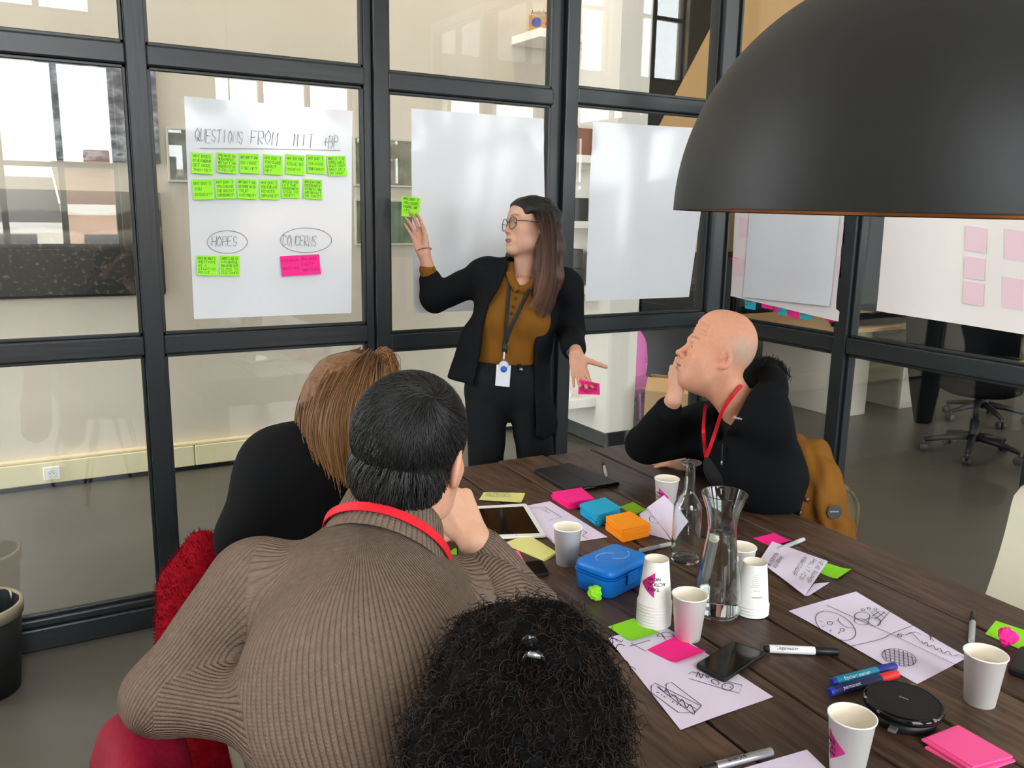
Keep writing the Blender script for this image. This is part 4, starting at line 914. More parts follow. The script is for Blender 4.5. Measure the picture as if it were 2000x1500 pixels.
# ------------------------------------------------------------------ lunch box
m_blue = mat('blue_plastic', '#1173cf', .38, .45); A_, B_ = tz(1122, 1149), tz(1191, 1177)
ex = nrm(A_-B_); ey = nrm(np.cross(ex, (0, 0, 1))); 
if ey@FW < 0: ey = -ey
LA, LB = np.linalg.norm(A_-B_)+.012, .155
t = thing('lunch_box', 'blue plastic lunch box with a rounded lid and clip', 'lunch box', tuple(B_+ex*LA/2+ey*LB/2))
Ml = frame_mat(B_, ex, ey, (0, 0, 1))
def rbox(l0, l1, w0, w1, z0, z1, r, top_in=0., seg=6, zr=0):
    """rounded-plan box, sides tapering by top_in, rounded top edge zr"""
    lay = [(z0+.0, .004), (z0+.004, 0.)]
    if zr: lay += [(z1-zr+zr*math.sin(a), top_in+zr*(1-math.cos(a))) for a in np.linspace(0, math.pi/2, 6)]
    else: lay += [(z1, top_in)]
    V, n = [], 4*(seg+1)
    for z, ins in lay:
        for (cx, cy, a0) in ((l1-r, w1-r, 0), (l0+r, w1-r, 90), (l0+r, w0+r, 180), (l1-r, w0+r, 270)):
            for k in range(seg+1):
                a = R_(a0+90*k/seg); rr_ = max(r-ins, .002); V.append((cx+rr_*math.cos(a), cy+rr_*math.sin(a), z))
    m = len(lay); F = [tuple(range(n-1, -1, -1)), tuple((m-1)*n+i for i in range(n))]
    for k in range(m-1): F += [(k*n+i, k*n+(i+1) % n, (k+1)*n+(i+1) % n, (k+1)*n+i) for i in range(n)]
    return V, F
def rb(name, M, m, parent, *a, **k): V, F = rbox(*a, **k); return MB().add(xf(M, V), F).build(name, m, parent, auto=50)
rb('box_base', Ml, m_blue, t, .004, LA-.004, .004, LB-.004, E_, .042, .022, -.003)
rb('rim', Ml, m_blue, t, -.001, LA+.001, -.001, LB+.001, .0421, .047, .024)
rb('lid', Ml, m_blue, t, .001, LA-.001, .001, LB-.001, .0471, .068, .024, zr=.014)
bx_in(Ml, (-.0035, LB*.38, .022), (-.0012, LB*.62, .05), .002).build('clip', m_blue, t)
for s_, c0 in ((1, .40), (-1, .62)):
    pts = [xf(Ml, (LA*.5+s_*.026*math.cos(a), LB*c0+.030*math.sin(a)*s_, .0681)) for a in np.linspace(R_(-75), R_(75), 18)]
    q = MB(); q.tube(pts, .0009, 6); q.build('lid_groove', mat('light_blue_line', '#6fb4ee', .4), t, True)
# ------------------------------------------------------------------ paper cups
m_cup = mat('white_paper_cup', '#f4f2ee', .5, .35); m_mag = mat('cup_magenta', '#d12f87', .5, .3); m_cin = mat('cup_inside', '#efe6d4', .5, .4); m_ctx = mat('cup_black_print', '#19181c', .6)
CH, CR, CB = .094, .0345, .0245
def cprof(): return [(CB-.001, .006), (CB, 0), (CB+.0005, 0), (CR-.0005, CH-.003), (CR+.0012, CH-.0028), (CR+.0016, CH-.001), (CR+.0004, CH), (CR-.0012, CH-.002)]
def cpt(c, ang, h, inv, off=.0005):
    rr_ = CB+(CR-CB)*h/CH+off; z = h if not inv else None
    return rr_, ang, h
def cup_mesh(c, inv=False, tilt=None):
    M = np.eye(4); M[:3, 3] = c
    if inv: M[:3, :3] = np.diag([1, -1, -1]); M[2, 3] = c[2]+CH
    if tilt is not None: M[:3, :3] = tilt@M[:3, :3]
    return M
def print_on(M, parent, ang0, v, f, name, m, off=.0006, h0=.0, sc=1.0, thr=None):
    """flat artwork (x right, y up, metres) wrapped on the cup wall, upright for an upright cup, centred at angle ang0"""
    v = np.asarray(v, float); h = h0+v[:, 1]*sc; R = CB+(CR-CB)*h/CH+off; Rm = (CB+CR)/2; a = ang0+v[:, 0]*sc/Rm
    P = np.c_[R*np.cos(a), R*np.sin(a), h]; q = MB(); q.add(xf(M, P), f); return q.build(name, m, parent)
def subdiv_poly(poly, nx=14):
    """strip mesh of a chevron: poly = (outer list, inner list) with equal count"""
    o, i = np.array(poly[0]), np.array(poly[1]); n = len(o); m = 9; v = np.vstack([o*(1-s)+i*s for s in np.linspace(0, 1, m)])
    return v, [(r*n+k, r*n+k+1, (r+1)*n+k+1, (r+1)*n+k) for r in range(m-1) for k in range(n-1)]
def chev(w=.030, hgt=.052):
    n = 17; o, i = [], []
    for k in range(n):
        t = k/(n-1)*2-1; x = w*(1-abs(t)**1.15); o.append((x, hgt/2*t)); i.append((max(0, x-.019-.006*(1-abs(t))), hgt/2*t*.98) if abs(t) < .99 else (0, hgt/2*t))
    return subdiv_poly((o, i))
def artwork(M, t, ang, sgn=1):
    v, f = chev(); print_on(M, t, ang, v, f, 'pink_arrow', m_mag, .0004, .046)
    for k, wd in enumerate(('TAKE', 'ACTION', 'NOW')):
        tv, tf = textmesh(wd, .02); x = tv[:, 0]*.0098; x = x-x.max()+.014; print_on(M, t, ang, np.c_[x, (.0085-.0105*k)+tv[:, 1]*.0098], tf, 'lettering', m_ctx, .0008, .043)
def angle_to(c, px_off=0): d = (CAM-c)[:2]; return math.atan2(d[1], d[0])
def cup(px, py, label, inv=False, art=None, tilt=None, name='paper_cup', group='paper cups on the table', water=False):
    top = onz(px, py, ZT+CH); c = V3(top[0], top[1], ZT+E_); t = thing(name, label, 'cup', tuple(c), group); M = cup_mesh(c, inv, tilt)
    MB().lathe(cprof(), n=40, M=M).build('cup_wall', m_cup, t, True)
    ins = [(CR-.0012, CH-.002), (CB-.0006, .006), (0, .006)] if not inv else [(CR-.0012, CH-.002), (CB-.0006, .004)]
    MB().lathe(ins, n=40, M=M).build('cup_inside', m_cin, t, True)
    MB().lathe([(CB-.0003, .0062 if not inv else .0042), (0, .0062 if not inv else .0042)], n=40, M=M).build('cup_base', m_cin if inv else m_cup, t)
    if art is not None: artwork(M, t, angle_to(c)+art)
    return t, M, c
cup(1109, 1028, 'plain white paper cup between the yellow pad and the blue lunch box')
cup(1348, 1160, 'plain white paper cup standing before the carafe')
cup(1926, 1275, 'plain white paper cup beside the crumpled pink note')
cup(1665, 1397, 'white paper cup with a magenta arrow beside the speaker puck', art=-1.15)
cup(1303, 934, 'white paper cup with a magenta arrow behind the folded paper', art=-.75)
cup(1447, 1067, 'plain white paper cup half hidden behind the carafe')
def cup_stack(px, py, n, label, art=None, small=False):
    """nested upside-down cups; each is its own cup"""
    pitch = .0066
    base = onz(px, py, ZT+CH+pitch*(n-1)); c0 = V3(base[0], base[1], ZT+E_)
    for k in range(n):
        c = c0+V3(0, 0, pitch*k); last = k == n-1
        nm = ['lowest', 'second', 'third', 'fourth', 'fifth', 'sixth', 'seventh', 'eighth'][k] if not last else 'topmost'
        t = thing('paper_cup', 'upside-down paper cup, %s in %s' % (nm, label), 'cup', tuple(c), 'upside-down cups '+label[:28]); M = cup_mesh(c, True)
        z0 = .0 if last else CH-.022
        MB().lathe([(CB+(CR-CB)*z0/CH, z0), (CR-.0005, CH-.003), (CR+.0012, CH-.0028), (CR+.0016, CH-.001), (CR+.0004, CH), (CR-.0012, CH-.002)], n=40, M=M).build('cup_wall', m_cup, t, True)
        if last:
            MB().lathe([(CB+.0004, 0), (CB-.0015, 0), (CB-.002, .006), (0, .006)], n=40, M=M).build('cup_base', m_cin, t, True)
            if art is not None: artwork(M, t, math.pi*0-angle_to(c)+art)
            if small:
                a0 = -angle_to(c)-.25
                tv, tf = textmesh('accenture', .006); print_on(M, t, a0, np.c_[tv[:, 0]*.0052-.012, tv[:, 1]*.0052], tf, 'lettering', m_ctx, .0008, .066)
                tv, tf = textmesh('new. now.', .0); print_on(M, t, a0, np.c_[tv[:, 0]*.0035-.008, tv[:, 1]*.0035], tf, 'lettering', m_ctx, .0008, .052)
                for j in range(7):
                    tv, tf = textmesh(['Coffee tea and', 'water for all', 'please recycle', 'this paper cup', 'care for the', 'planet today', 'thank you'][j]); print_on(M, t, a0, np.c_[tv[:, 0]*.0026-.004, tv[:, 1]*.0026], tf, 'small_print', mat('cup_grey_print', '#6d6b70', .6), .0008, .044-.0042*j)
cup_stack(1283, 1091, 8, 'the stack beside the lunch box', art=.05)
cup_stack(1475, 1097, 4, 'the stack with small grey print', small=True)
# ------------------------------------------------------------------ bottle and carafe
m_gl = mat('bottle_glass', '#f4fbf9', .0, .5, trans=1, ior=1.47); m_wa = mat('water', '#ffffff', .0, .5, trans=1, ior=1.33)
def vessel(prof, th, c, name, label, cat, fill):
    t = thing(name, label, cat, tuple(c)); P = smooth_path([(r, z, 0) for r, z in prof], 6)[:, :2]
    inn = [(max(r-th, 0.0), max(z, .009)) for r, z in P if z >= .006]
    full = [(0, .0015)]+[(r, z) for r, z in P]+list(reversed(inn))+[(0, .010)]
    MB().lathe(full, c=c, n=56).build('glass_wall', m_gl, t, True)
    if fill:
        w = [(0, .0106)]+[(r-th-.0004, max(z, .0106)) for r, z in P if .006 <= z <= fill]; w += [(0, w[-1][1])]
        MB().lathe(w, c=c, n=56).build('water', m_wa, t, True)
    return t
cb = tz(1399, 1197); vessel([(.030, 0), (.0455, .003), (.0485, .018), (.0465, .06), (.041, .105), (.0335, .150), (.0295, .180), (.0305, .205), (.036, .232), (.0465, .262), (.0478, .266)], .0028, cb+V3(0, 0, E_), 'carafe', 'flared glass carafe filled with water in front of the tall bottle', 'carafe', .188)
bb = tz(1338, 1095); vessel([(.026, 0), (.0335, .003), (.0350, .02), (.0350, .125), (.0325, .145), (.022, .163), (.0135, .178), (.0125, .205), (.0125, .232), (.0165, .241), (.0245, .2475), (.0255, .2495)], .0022, bb+V3(0, 0, E_), 'glass_bottle', 'tall clear glass bottle with a flared lip behind the carafe', 'bottle', None)
# ================================================================== SOFT SHAPES (signed distance -> surface nets)
class SDF:
    def __init__(s): s.ops = []
    def cap(s, a, b, ra, rb=None, k=.012, op='u', flat=None):
        a, b = np.asarray(a, float), np.asarray(b, float); rb = ra if rb is None else rb
        m = max(ra, rb); s.ops.append(('cap', op, k, np.minimum(a, b)-m, np.maximum(a, b)+m, (a, b, ra, rb, flat))); return s
    def chain(s, pts, rs, k=.012, op='u', flat=None):
        for i in range(len(pts)-1): s.cap(pts[i], pts[i+1], rs[i], rs[i+1], k, op, flat)
        return s
    def ell(s, c, r, k=.012, op='u', R=None):
        c = np.asarray(c, float); r = np.broadcast_to(np.asarray(r, float), (3,)).copy(); R = np.eye(3) if R is None else np.asarray(R, float)
        e = np.sqrt(((R*r)**2).sum(1)); s.ops.append(('ell', op, k, c-e, c+e, (c, r, R))); return s
    def box(s, c, hs, rd=.01, k=.012, op='u', R=None):
        c = np.asarray(c, float); hs = np.asarray(hs, float); R = np.eye(3) if R is None else np.asarray(R, float)
        e = np.abs(R)@hs+rd; s.ops.append(('box', op, k, c-e, c+e, (c, hs, rd, R))); return s
    def fn(s, f, lo, hi, k=.006, op='s'): s.ops.append(('fn', op, k, np.asarray(lo, float), np.asarray(hi, float), f)); return s
    def mesh(s, h, smooth=1, lo=None, hi=None):
        L = np.min([o[3] for o in s.ops if o[1] == 'u'], 0)-3*h if lo is None else np.asarray(lo, float)
        U = np.max([o[4] for o in s.ops if o[1] == 'u'], 0)+3*h if hi is None else np.asarray(hi, float)
        n = np.ceil((U-L)/h).astype(int)+1; D = np.full(n, 1.0, np.float32)
        ax = [(L[i]+h*np.arange(n[i])).astype(np.float32) for i in range(3)]
        for kind, op, k, a, b, pr in s.ops:
            pad = k+3*h; i0 = np.clip(np.floor((a-pad-L)/h).astype(int), 0, n); i1 = np.clip(np.ceil((b+pad-L)/h).astype(int)+1, 0, n)
            if np.any(i1 <= i0): continue
            sl = tuple(slice(i0[i], i1[i]) for i in range(3))
            X, Y, Z = np.meshgrid(*[ax[i][sl[i]] for i in range(3)], indexing='ij'); P = np.stack([X, Y, Z], -1)
            if kind == 'cap':
                A, B, ra, rb, flat = pr; A = A.astype(np.float32); ab = (B-A).astype(np.float32); Q = P-A
                if flat is not None:
                    fd, ff = np.asarray(flat[0], np.float32), flat[1]; Q = Q+fd*((Q@fd)*(1/ff-1))[..., None]; ab = ab+fd*(ab@fd)*(1/ff-1)
                t = np.clip((Q@ab)/max(ab@ab, 1e-9), 0, 1); d = np.sqrt(((Q-t[..., None]*ab)**2).sum(-1))-(ra+(rb-ra)*t)
                if flat is not None: d = d*min(1, ff+.15)
            elif kind == 'ell':
                c, r, R = pr; Q = (P-c.astype(np.float32))@R.astype(np.float32); r = r.astype(np.float32)
                k0 = np.sqrt(((Q/r)**2).sum(-1)); k1 = np.sqrt(((Q/(r*r))**2).sum(-1))+1e-9; d = k0*(k0-1)/k1
            elif kind == 'box':
                c, hs, rd, R = pr; Q = np.abs((P-c.astype(np.float32))@R.astype(np.float32))-(hs-rd).astype(np.float32)
                d = np.sqrt((np.maximum(Q, 0)**2).sum(-1))+np.minimum(Q.max(-1), 0)-rd
            else: d = pr(P)
            C = D[sl]
            if op == 'u': t = np.clip(.5+.5*(C-d)/k, 0, 1); D[sl] = C*(1-t)+d*t-k*t*(1-t)
            elif op == 's': d = -d; t = np.clip(.5-.5*(C-d)/k, 0, 1); D[sl] = C*(1-t)+d*t+k*t*(1-t)
            else: t = np.clip(.5-.5*(C-d)/k, 0, 1); D[sl] = C*(1-t)+d*t+k*t*(1-t)
        return snets(D, L, h, smooth)
def snets(D, L, h, smooth=1):
    S = D < 0; n = np.array(D.shape)
    c = [S[i:n[0]-1+i, j:n[1]-1+j, k:n[2]-1+k] for i in (0, 1) for j in (0, 1) for k in (0, 1)]
    cnt = sum(q.astype(np.int8) for q in c); act = (cnt > 0) & (cnt < 8); idx = np.argwhere(act)
    ids = np.full(act.shape, -1, np.int64); ids[act] = np.arange(len(idx))
    offs = np.array([(i, j, k) for i in (0, 1) for j in (0, 1) for k in (0, 1)])
    vals = np.stack([D[idx[:, 0]+o[0], idx[:, 1]+o[1], idx[:, 2]+o[2]] for o in offs], 1)
    acc = np.zeros((len(idx), 3)); num = np.zeros(len(idx))
    for a in range(8):
        for b in range(a+1, 8):
            if np.abs(offs[a]-offs[b]).sum() != 1: continue
            va, vb = vals[:, a], vals[:, b]; m = (va < 0) != (vb < 0); t = np.where(m, va/np.where(m, va-vb, 1), 0)
            t = np.clip(t, 0, 1); acc += np.where(m[:, None], offs[a]+t[:, None]*(offs[b]-offs[a]), 0); num += m
    V = L+h*(idx+acc/np.maximum(num, 1)[:, None]); F = []
    for axi in range(3):
        sl0 = [slice(None)]*3; sl1 = [slice(None)]*3; sl0[axi] = slice(0, n[axi]-1); sl1[axi] = slice(1, n[axi])
        a, b = S[tuple(sl0)], S[tuple(sl1)]; e = np.argwhere(a != b); u, w = [(1, 2), (2, 0), (0, 1)][axi]
        ok = (e[:, u] > 0) & (e[:, w] > 0) & (e[:, u] < n[u]-1) & (e[:, w] < n[w]-1); e = e[ok]; ins = a[tuple(e.T)]
        def g(du, dw): q = e.copy(); q[:, u] += du; q[:, w] += dw; return ids[tuple(q.T)]
        q = np.stack([g(-1, -1), g(0, -1), g(0, 0), g(-1, 0)], 1); q[~ins] = q[~ins][:, ::-1]; F.append(q)
    F = np.vstack(F); F = F[(F >= 0).all(1)]
    for _ in range(smooth): V = laplace(V, F, .5)
    return V, F
def laplace(V, F, w=.5):
    acc = np.zeros_like(V); num = np.zeros(len(V))
    for i, j in ((0, 1), (1, 2), (2, 3), (3, 0)):
        for a, b in ((i, j), (j, i)):
            for d in range(3): acc[:, d] += np.bincount(F[:, a], V[F[:, b], d], len(V))
            num += np.bincount(F[:, a], minlength=len(V))
    return V*(1-w)+w*acc/np.maximum(num, 1)[:, None]
def vnormals(V, F):
    n = np.cross(V[F[:, 2]]-V[F[:, 0]], V[F[:, 3]]-V[F[:, 1]]); N = np.zeros_like(V)
    for i in range(4):
        for d in range(3): N[:, d] += np.bincount(F[:, i], n[:, d], len(V))
    return N/(np.linalg.norm(N, axis=1)[:, None]+1e-12)
def fastmesh(name, V, F, m, parent=None, col=None, vec=None):
    me = bpy.data.meshes.new(name); F = np.asarray(F); k = F.shape[1]
    me.vertices.add(len(V)); me.vertices.foreach_set('co', np.asarray(V, np.float32).ravel())
    me.loops.add(F.size); me.loops.foreach_set('vertex_index', F.astype(np.int32).ravel())
    me.polygons.add(len(F)); me.polygons.foreach_set('loop_start', np.arange(0, F.size, k, dtype=np.int32))
    try: me.polygons.foreach_set('loop_total', np.full(len(F), k, np.int32))
    except Exception: pass
    me.update(calc_edges=True); me.validate(); me.polygons.foreach_set('use_smooth', np.ones(len(me.polygons), bool))
    if col is not None:
        a = me.attributes.new('Col', 'FLOAT_COLOR', 'POINT'); c = np.ones((len(V), 4), np.float32); c[:, :3] = col; a.data.foreach_set('color', c.ravel())
    if vec is not None:
        vec = np.asarray(vec, np.float32)
        a = me.attributes.new('knit', 'FLOAT_VECTOR', 'CORNER' if len(vec) == F.size else 'POINT'); a.data.foreach_set('vector', vec.ravel())
    me.materials.append(m); o = bpy.data.objects.new(name, me); COL.objects.link(o)
    if parent is not None: o.parent = parent; o.matrix_parent_inverse = Matrix.Translation(-Vector(parent.location))
    return o
def join(*vf):
    V, F, n = [], [], 0
    for v, f in vf: V.append(v); F.append(f+n); n += len(v)
    return np.vstack(V), np.vstack(F)
def sinfold(V, N, amp, fr, seed=0):
    """cloth folds: sum of warped sines along the normals"""
    r = np.random.default_rng(seed); s = 0
    for i in range(5):
        d = r.normal(size=3); d /= np.linalg.norm(d); f = fr*(1+.6*i); ph = r.uniform(0, 6.28); w = r.normal(size=3)*fr*.35
        s = s+np.sin(V@d*f+ph+1.6*np.sin(V@w+ph))/(1+.7*i)
    return V+N*(amp*s/2)[:, None]
def poly_px(pts):
    """2-D polygon in the photo frame -> distance function of 3-D points (metres at their depth), negative inside"""
    pts = np.array(pts, np.float32)
    def f(P):
        Q = P-CAM.astype(np.float32); z = Q@FW.astype(np.float32); z = np.maximum(z, .05); x = 1000+FPX*(Q@RT.astype(np.float32))/z; y = 750-FPX*(Q@UP.astype(np.float32))/z
        d2 = np.full(x.shape, 1e9, np.float32); ins = np.zeros(x.shape, bool)
        for i in range(len(pts)):
            a, b = pts[i], pts[(i+1) % len(pts)]; ex, ey = b-a; wx, wy = x-a[0], y-a[1]; t = np.clip((wx*ex+wy*ey)/(ex*ex+ey*ey+1e-9), 0, 1)
            d2 = np.minimum(d2, (wx-ex*t)**2+(wy-ey*t)**2); c = (a[1] > y) != (b[1] > y); ins ^= c & (x < (b[0]-a[0])*(y-a[1])/(b[1]-a[1]+1e-9)+a[0])
        d = np.sqrt(d2)*z/FPX; return np.where(ins, -d, d)
    return f
def plane_fn(p, n):
    p, n = np.asarray(p, np.float32), nrm(n).astype(np.float32); return lambda P: (P-p)@n
# ------------------------------------------------------------------ hair strands
def strands_mesh(name, P, r0, r1, m, parent, col=None, sides=3, root=None):
    """P (n,s,3) -> thin tapering tubes"""
    N, S, _ = P.shape; T = np.gradient(P, axis=1); T /= np.linalg.norm(T, axis=2)[..., None]+1e-9
    ref = RNG.normal(size=(N, 1, 3)); A = np.cross(T, ref); A /= np.linalg.norm(A, axis=2)[..., None]+1e-9; B = np.cross(T, A); R = np.linspace(r0, r1, S)[None, :, None]
    V = np.stack([P+R*(math.cos(2*math.pi*k/sides)*A+math.sin(2*math.pi*k/sides)*B) for k in range(sides)], 2)
    i = np.arange(N)[:, None, None]*S*sides; j = np.arange(S-1)[None, :, None]*sides; k = np.arange(sides)[None, None, :]; k2 = (k+1) % sides
    F = np.stack([i+j+k, i+j+k2, i+j+sides+k2, i+j+sides+k], -1).reshape(-1, 4)
    c = None
    if col is not None:
        c = np.repeat(col[:, None], S, 1)
        if root is not None: t = np.clip(np.linspace(0, 1, S)*1.5-.15, 0, 1)[None, :, None]; c = np.array(lin(root)[:3])*(1-t)+c*t
        c = np.repeat(c.reshape(-1, 3), sides, 0)
    o = fastmesh(name, V.reshape(-1, 3), F, m, parent, c); o['kind'] = 'stuff'; return o
# ------------------------------------------------------------------ anatomy
def hand(s, W, Y, Z, left=False, sc=1.0, curl=(20, 25, 15), spread=6, thumb=(35, 20), curls=None, k=.006, fore=None):
    """adds palm, four fingers and thumb; W wrist, Y finger direction, Z palm normal"""
    Y = nrm(Y); Z = nrm(np.asarray(Z)-Y*(np.asarray(Z)@Y)); X = np.cross(Y, Z)*(-1 if left else 1); W = np.asarray(W, float)
    def L(x, y, z): return W+(X*x+Y*y+Z*z)*sc
    s.cap(L(-.012, .0, 0), L(-.022, .075, 0), .017*sc, .0125*sc, k); s.cap(L(.010, .0, 0), L(.022, .080, 0), .017*sc, .0125*sc, k); s.cap(L(0, .0, 0), L(0, .082, 0), .018*sc, .013*sc, k)
    s.ell(L(.022, .035, .008), np.array([.016, .026, .013])*sc, k, R=np.stack([X, Y, Z], 1)); s.ell(L(-.020, .034, .006), np.array([.013, .028, .011])*sc, k, R=np.stack([X, Y, Z], 1))
    tips = []
    specs = [(.027, .084, (.042, .025, .021), .0082, 1.0), (.009, .089, (.046, .028, .022), .0084, .3), (-.009, .085, (.042, .026, .021), .0080, -.4), (-.026, .076, (.033, .020, .018), .0070, -1.2)]
    for i, (x, y, ln, r, sp) in enumerate(specs):
        c = curls[i] if curls else curl; a = 0; p = L(x, y, 0); sa = R_(spread*sp)
        for j in range(3):
            a += R_(c[j]); d = (Y*math.cos(sa)+X*math.sin(sa))*math.cos(a)+Z*math.sin(a); q = p+d*ln[j]*sc
            s.cap(p, q, r*sc*(1-.09*j), r*sc*(1-.09*(j+1)), .0035 if j else .006); p = q
        tips.append(p)
    a, b = R_(thumb[0]), R_(thumb[1]); p = L(.020, .022, .006); d = (Y*math.cos(a)+X*math.sin(a))*math.cos(b*.4)+Z*math.sin(b*.4)
    for j, (ln, r) in enumerate(((.040, .0125), (.032, .0098), (.027, .0088))):
        q = p+d*ln*sc; s.cap(p, q, r*sc, r*.9*sc, .005); p = q; d = nrm(d*math.cos(b*.5)+(Z*.7+Y*.4-X*.2)*math.sin(b*.5))
    tips.append(p)
    if fore is not None: s.cap(W, fore, .0245*sc, .033*sc, .012)
    return tips
def head_sdf(sc=1., male=True, mouth_open=0., ears=True, neck=None, tall=0., brow=1., chin=0.):
    s = SDF(); f = lambda *a: np.array(a)*sc; wd = 1.0 if male else .95; jw = 1.0 if male else .86
    s.ell(f(0, -.022, .030+tall*.5), f(.076*wd, .096, .084+tall*.5), .02); s.ell(f(0, .030 if male else .036, .028+tall*.6 if male else .030), f(.064*wd, .062, .068+tall*.4), .03)
    s.ell(f(0, .036, -.035), f(.057*wd, .052, .072), .03)
    for x in (-1, 1):
        s.cap(f(x*.056*jw, -.005, -.045), f(x*.050*jw, .010, -.078), .021*sc, .018*sc, .03); s.cap(f(x*.050*jw, .010, -.078), f(x*.014, .064-chin, -.104+chin*.5), .018*sc, .016*sc, .025)
        s.ell(f(x*.044*wd, .058, -.028), f(.022, .022, .018), .02); s.ell(f(x*.040*wd, .042, -.062), f(.022, .030, .034), .03)
        s.cap(f(x*.012, .088, .020), f(x*.046, .068, .020), .0085*sc*brow, .007*sc, .014)
    s.ell(f(0, (.074 if male else .081)-chin, -.104+chin*.5), f(.022*jw, .018, .017), .02)
    for x in (-1, 1): s.ell(f(x*.0315, .094, -.004), f(.0165, .0125, .0105), .010, 's')
    for x in (-1, 1): s.ell(f(x*.0315, .0752, -.004), f(.0155, .0140, .0136), .004); s.ell(f(x*.0325, .092, -.0040), f(.0140, .0090, .0047), .002, 's')
    ny = .0 if male else -.005
    s.cap(f(0, .086, .010), f(0, .108+ny, -.030), .0070*sc, (.0095 if male else .0080)*sc, .010); s.ell(f(0, .1115+ny, -.034), f(.0115, .0105, .0095)*(1 if male else .85), .006)
    for x in (-1, 1): s.ell(f(x*.0125, .0985+ny, -.040), f(.0075, .0095, .0075), .005); s.ell(f(x*.0065, .104, -.0455), f(.0035, .005, .003), .002, 's')
    s.ell(f(0, .080, -.070), f(.030, .020, .024), .015)
    o = mouth_open
    s.ell(f(0, .0965, -.0655), f(.0225 if male else .0255, .0085, .0048), .005); s.ell(f(0, .0945-.3*o, -.0785-o), f(.0195 if male else .0220, .0090, .0060), .005)
    s.ell(f(0, .103, -.0718-o*.5), f(.0235 if male else .0265, .014, .0014+o*.5), .003, 's')
    if ears:
        for x in (-1, 1):
            th = R_(22)*x; Rm = np.array(Matrix.Rotation(th, 3, 'Z'))@np.array(Matrix.Rotation(R_(-10), 3, 'X'))
            s.ell(f(x*.0800*wd, -.015, -.005), f(.0085, .0195, .0325), .005, R=Rm); s.ell(f(x*.0870*wd, -.011, -.002), f(.0075, .0115, .0205), .003, 's', R=Rm); s.ell(f(x*.079*wd, -.005, -.031), f(.0075, .010, .0105), .005); s.cap(f(x*.0855*wd, -.020, .012), f(x*.0850*wd, -.020, -.014), .0028*sc, .0028*sc, .003)
            s.cap(f(x*.083*wd, .000, -.010), f(x*.083*wd, -.004, .004), .003*sc, .003*sc, .003)
    if neck is not None:
        r0 = (.056 if male else .046)*sc; s.cap(f(0, -.028, -.045), neck, r0, r0*1.12, .03); s.cap(f(0, .02, -.085), np.asarray(neck)+f(0, .03, .02), r0*.55, r0*.6, .03)
    return s
def face_colors(V, sc, base, male=True, lip='#b06a5c', stub=0., brow='#5a4034'):
    """local colours of skin in head space: lips, cheeks, brows, nose"""
    C = np.tile(np.array(lin(base)[:3]), (len(V), 1)); q = V/sc
    def blend(w, c): 
        nonlocal C; w = np.clip(w, 0, 1)[:, None]; C = C*(1-w)+np.array(lin(c)[:3])*w
    front = q[:, 1] > .03
    for x in (-1, 1):
        d = np.linalg.norm((q-np.array([x*.045, .07, -.035]))/np.array([.03, .04, .025]), axis=1); blend(.22*np.exp(-d**2), '#dd9a86')
        d = np.linalg.norm((q-np.array([x*.08, -.01, -.008]))/np.array([.012, .025, .035]), axis=1); blend(.5*np.exp(-d**2), '#d07f6a')
    d = np.linalg.norm((q-np.array([0, .112, -.034]))/np.array([.016, .02, .016]), axis=1); blend(.4*np.exp(-d**2), '#d4816c')
    d = np.sqrt((q[:, 0]/.022)**2+((q[:, 2]+.0722)/.0125)**2); blend(np.where(front & (q[:, 1] > .085), np.clip(2.2-2.2*d, 0, .85), 0), lip)
    for x in (-1, 1):
        u = q[:, 0]*x; zc = .024+.004*np.sin((u-.01)/.04*math.pi); w = np.clip(1.6-np.abs(q[:, 2]-zc)/.0034, 0, 1)*np.clip((u-.008)/.006, 0, 1)*np.clip((.054-u)/.012, 0, 1)*(q[:, 1] > .05); blend(.62*w, brow)
    if stub: blend(stub*np.clip((-.035-q[:, 2])/.03, 0, 1)*np.clip((q[:, 1]+.03)/.04, 0, 1), '#8d7468')
    return C
def eyeballs(M, sc, parent, iris='#5a6b78', look=(0, 1, 0)):
    mw = mat('eye_white', '#e9e4de', .15, .5); mi = mat('iris_'+iris, iris, .1, .5); mp = mat('pupil', '#0b0b0c', .08)
    for x in (-1, 1):
        c = xf(M, np.array([x*.0315, .0752, -.004])*sc); r = .0124*sc; lk = nrm(M[:3, :3]@nrm(look))
        bm = bmesh.new(); bmesh.ops.create_uvsphere(bm, u_segments=20, v_segments=14, radius=r); mb = MB(); T = np.eye(4); T[:3, 3] = c; mb.bm(bm, T); e = mb.build('eye', mw, parent, True)
        a = nrm(np.cross(lk, (0, 0, 1))); b = np.cross(a, lk); Mi = frame_mat(c+lk*r*.88, a, b, lk)
        MB().lathe([(.0058*sc, 0), (.005*sc, .0012*sc), (.0024*sc, .0018*sc)], n=20, M=Mi).build('iris', mi, e, True); MB().lathe([(.0025*sc, .0017*sc), (0, .0021*sc)], n=16, M=Mi).build('pupil', mp, e, True)
def head_frame(c, fwd, up):
    y = nrm(fwd); x = nrm(np.cross(y, np.asarray(up, float))); z = np.cross(x, y); return frame_mat(c, x, y, z)
m_skin = mat('skin', '#d9a78e', .48, .4, attr='Col', noise=(90, .06), bump=(260, .12, .0006), sss=.12)
def flat_skin(V, c): return np.tile(np.array(lin(c)[:3]), (len(V), 1))
m_hair_attr = mat('hair_strands', '#2a1c16', .42, .45, attr='Col')
def hairmat(name, c1, c2, st=(140, 140, 6), rough=.42):
    m = mat(name, c1, rough, .45, noise=(1.0, .5), col2=c2, bump=(1.6, .9, .004), stretch=st); return m
def strand_cols(n, c1, c2, seed=1):
    t = np.random.default_rng(seed).random(n)[:, None]**1.5; return np.array(lin(c1)[:3])*(1-t)+np.array(lin(c2)[:3])*t
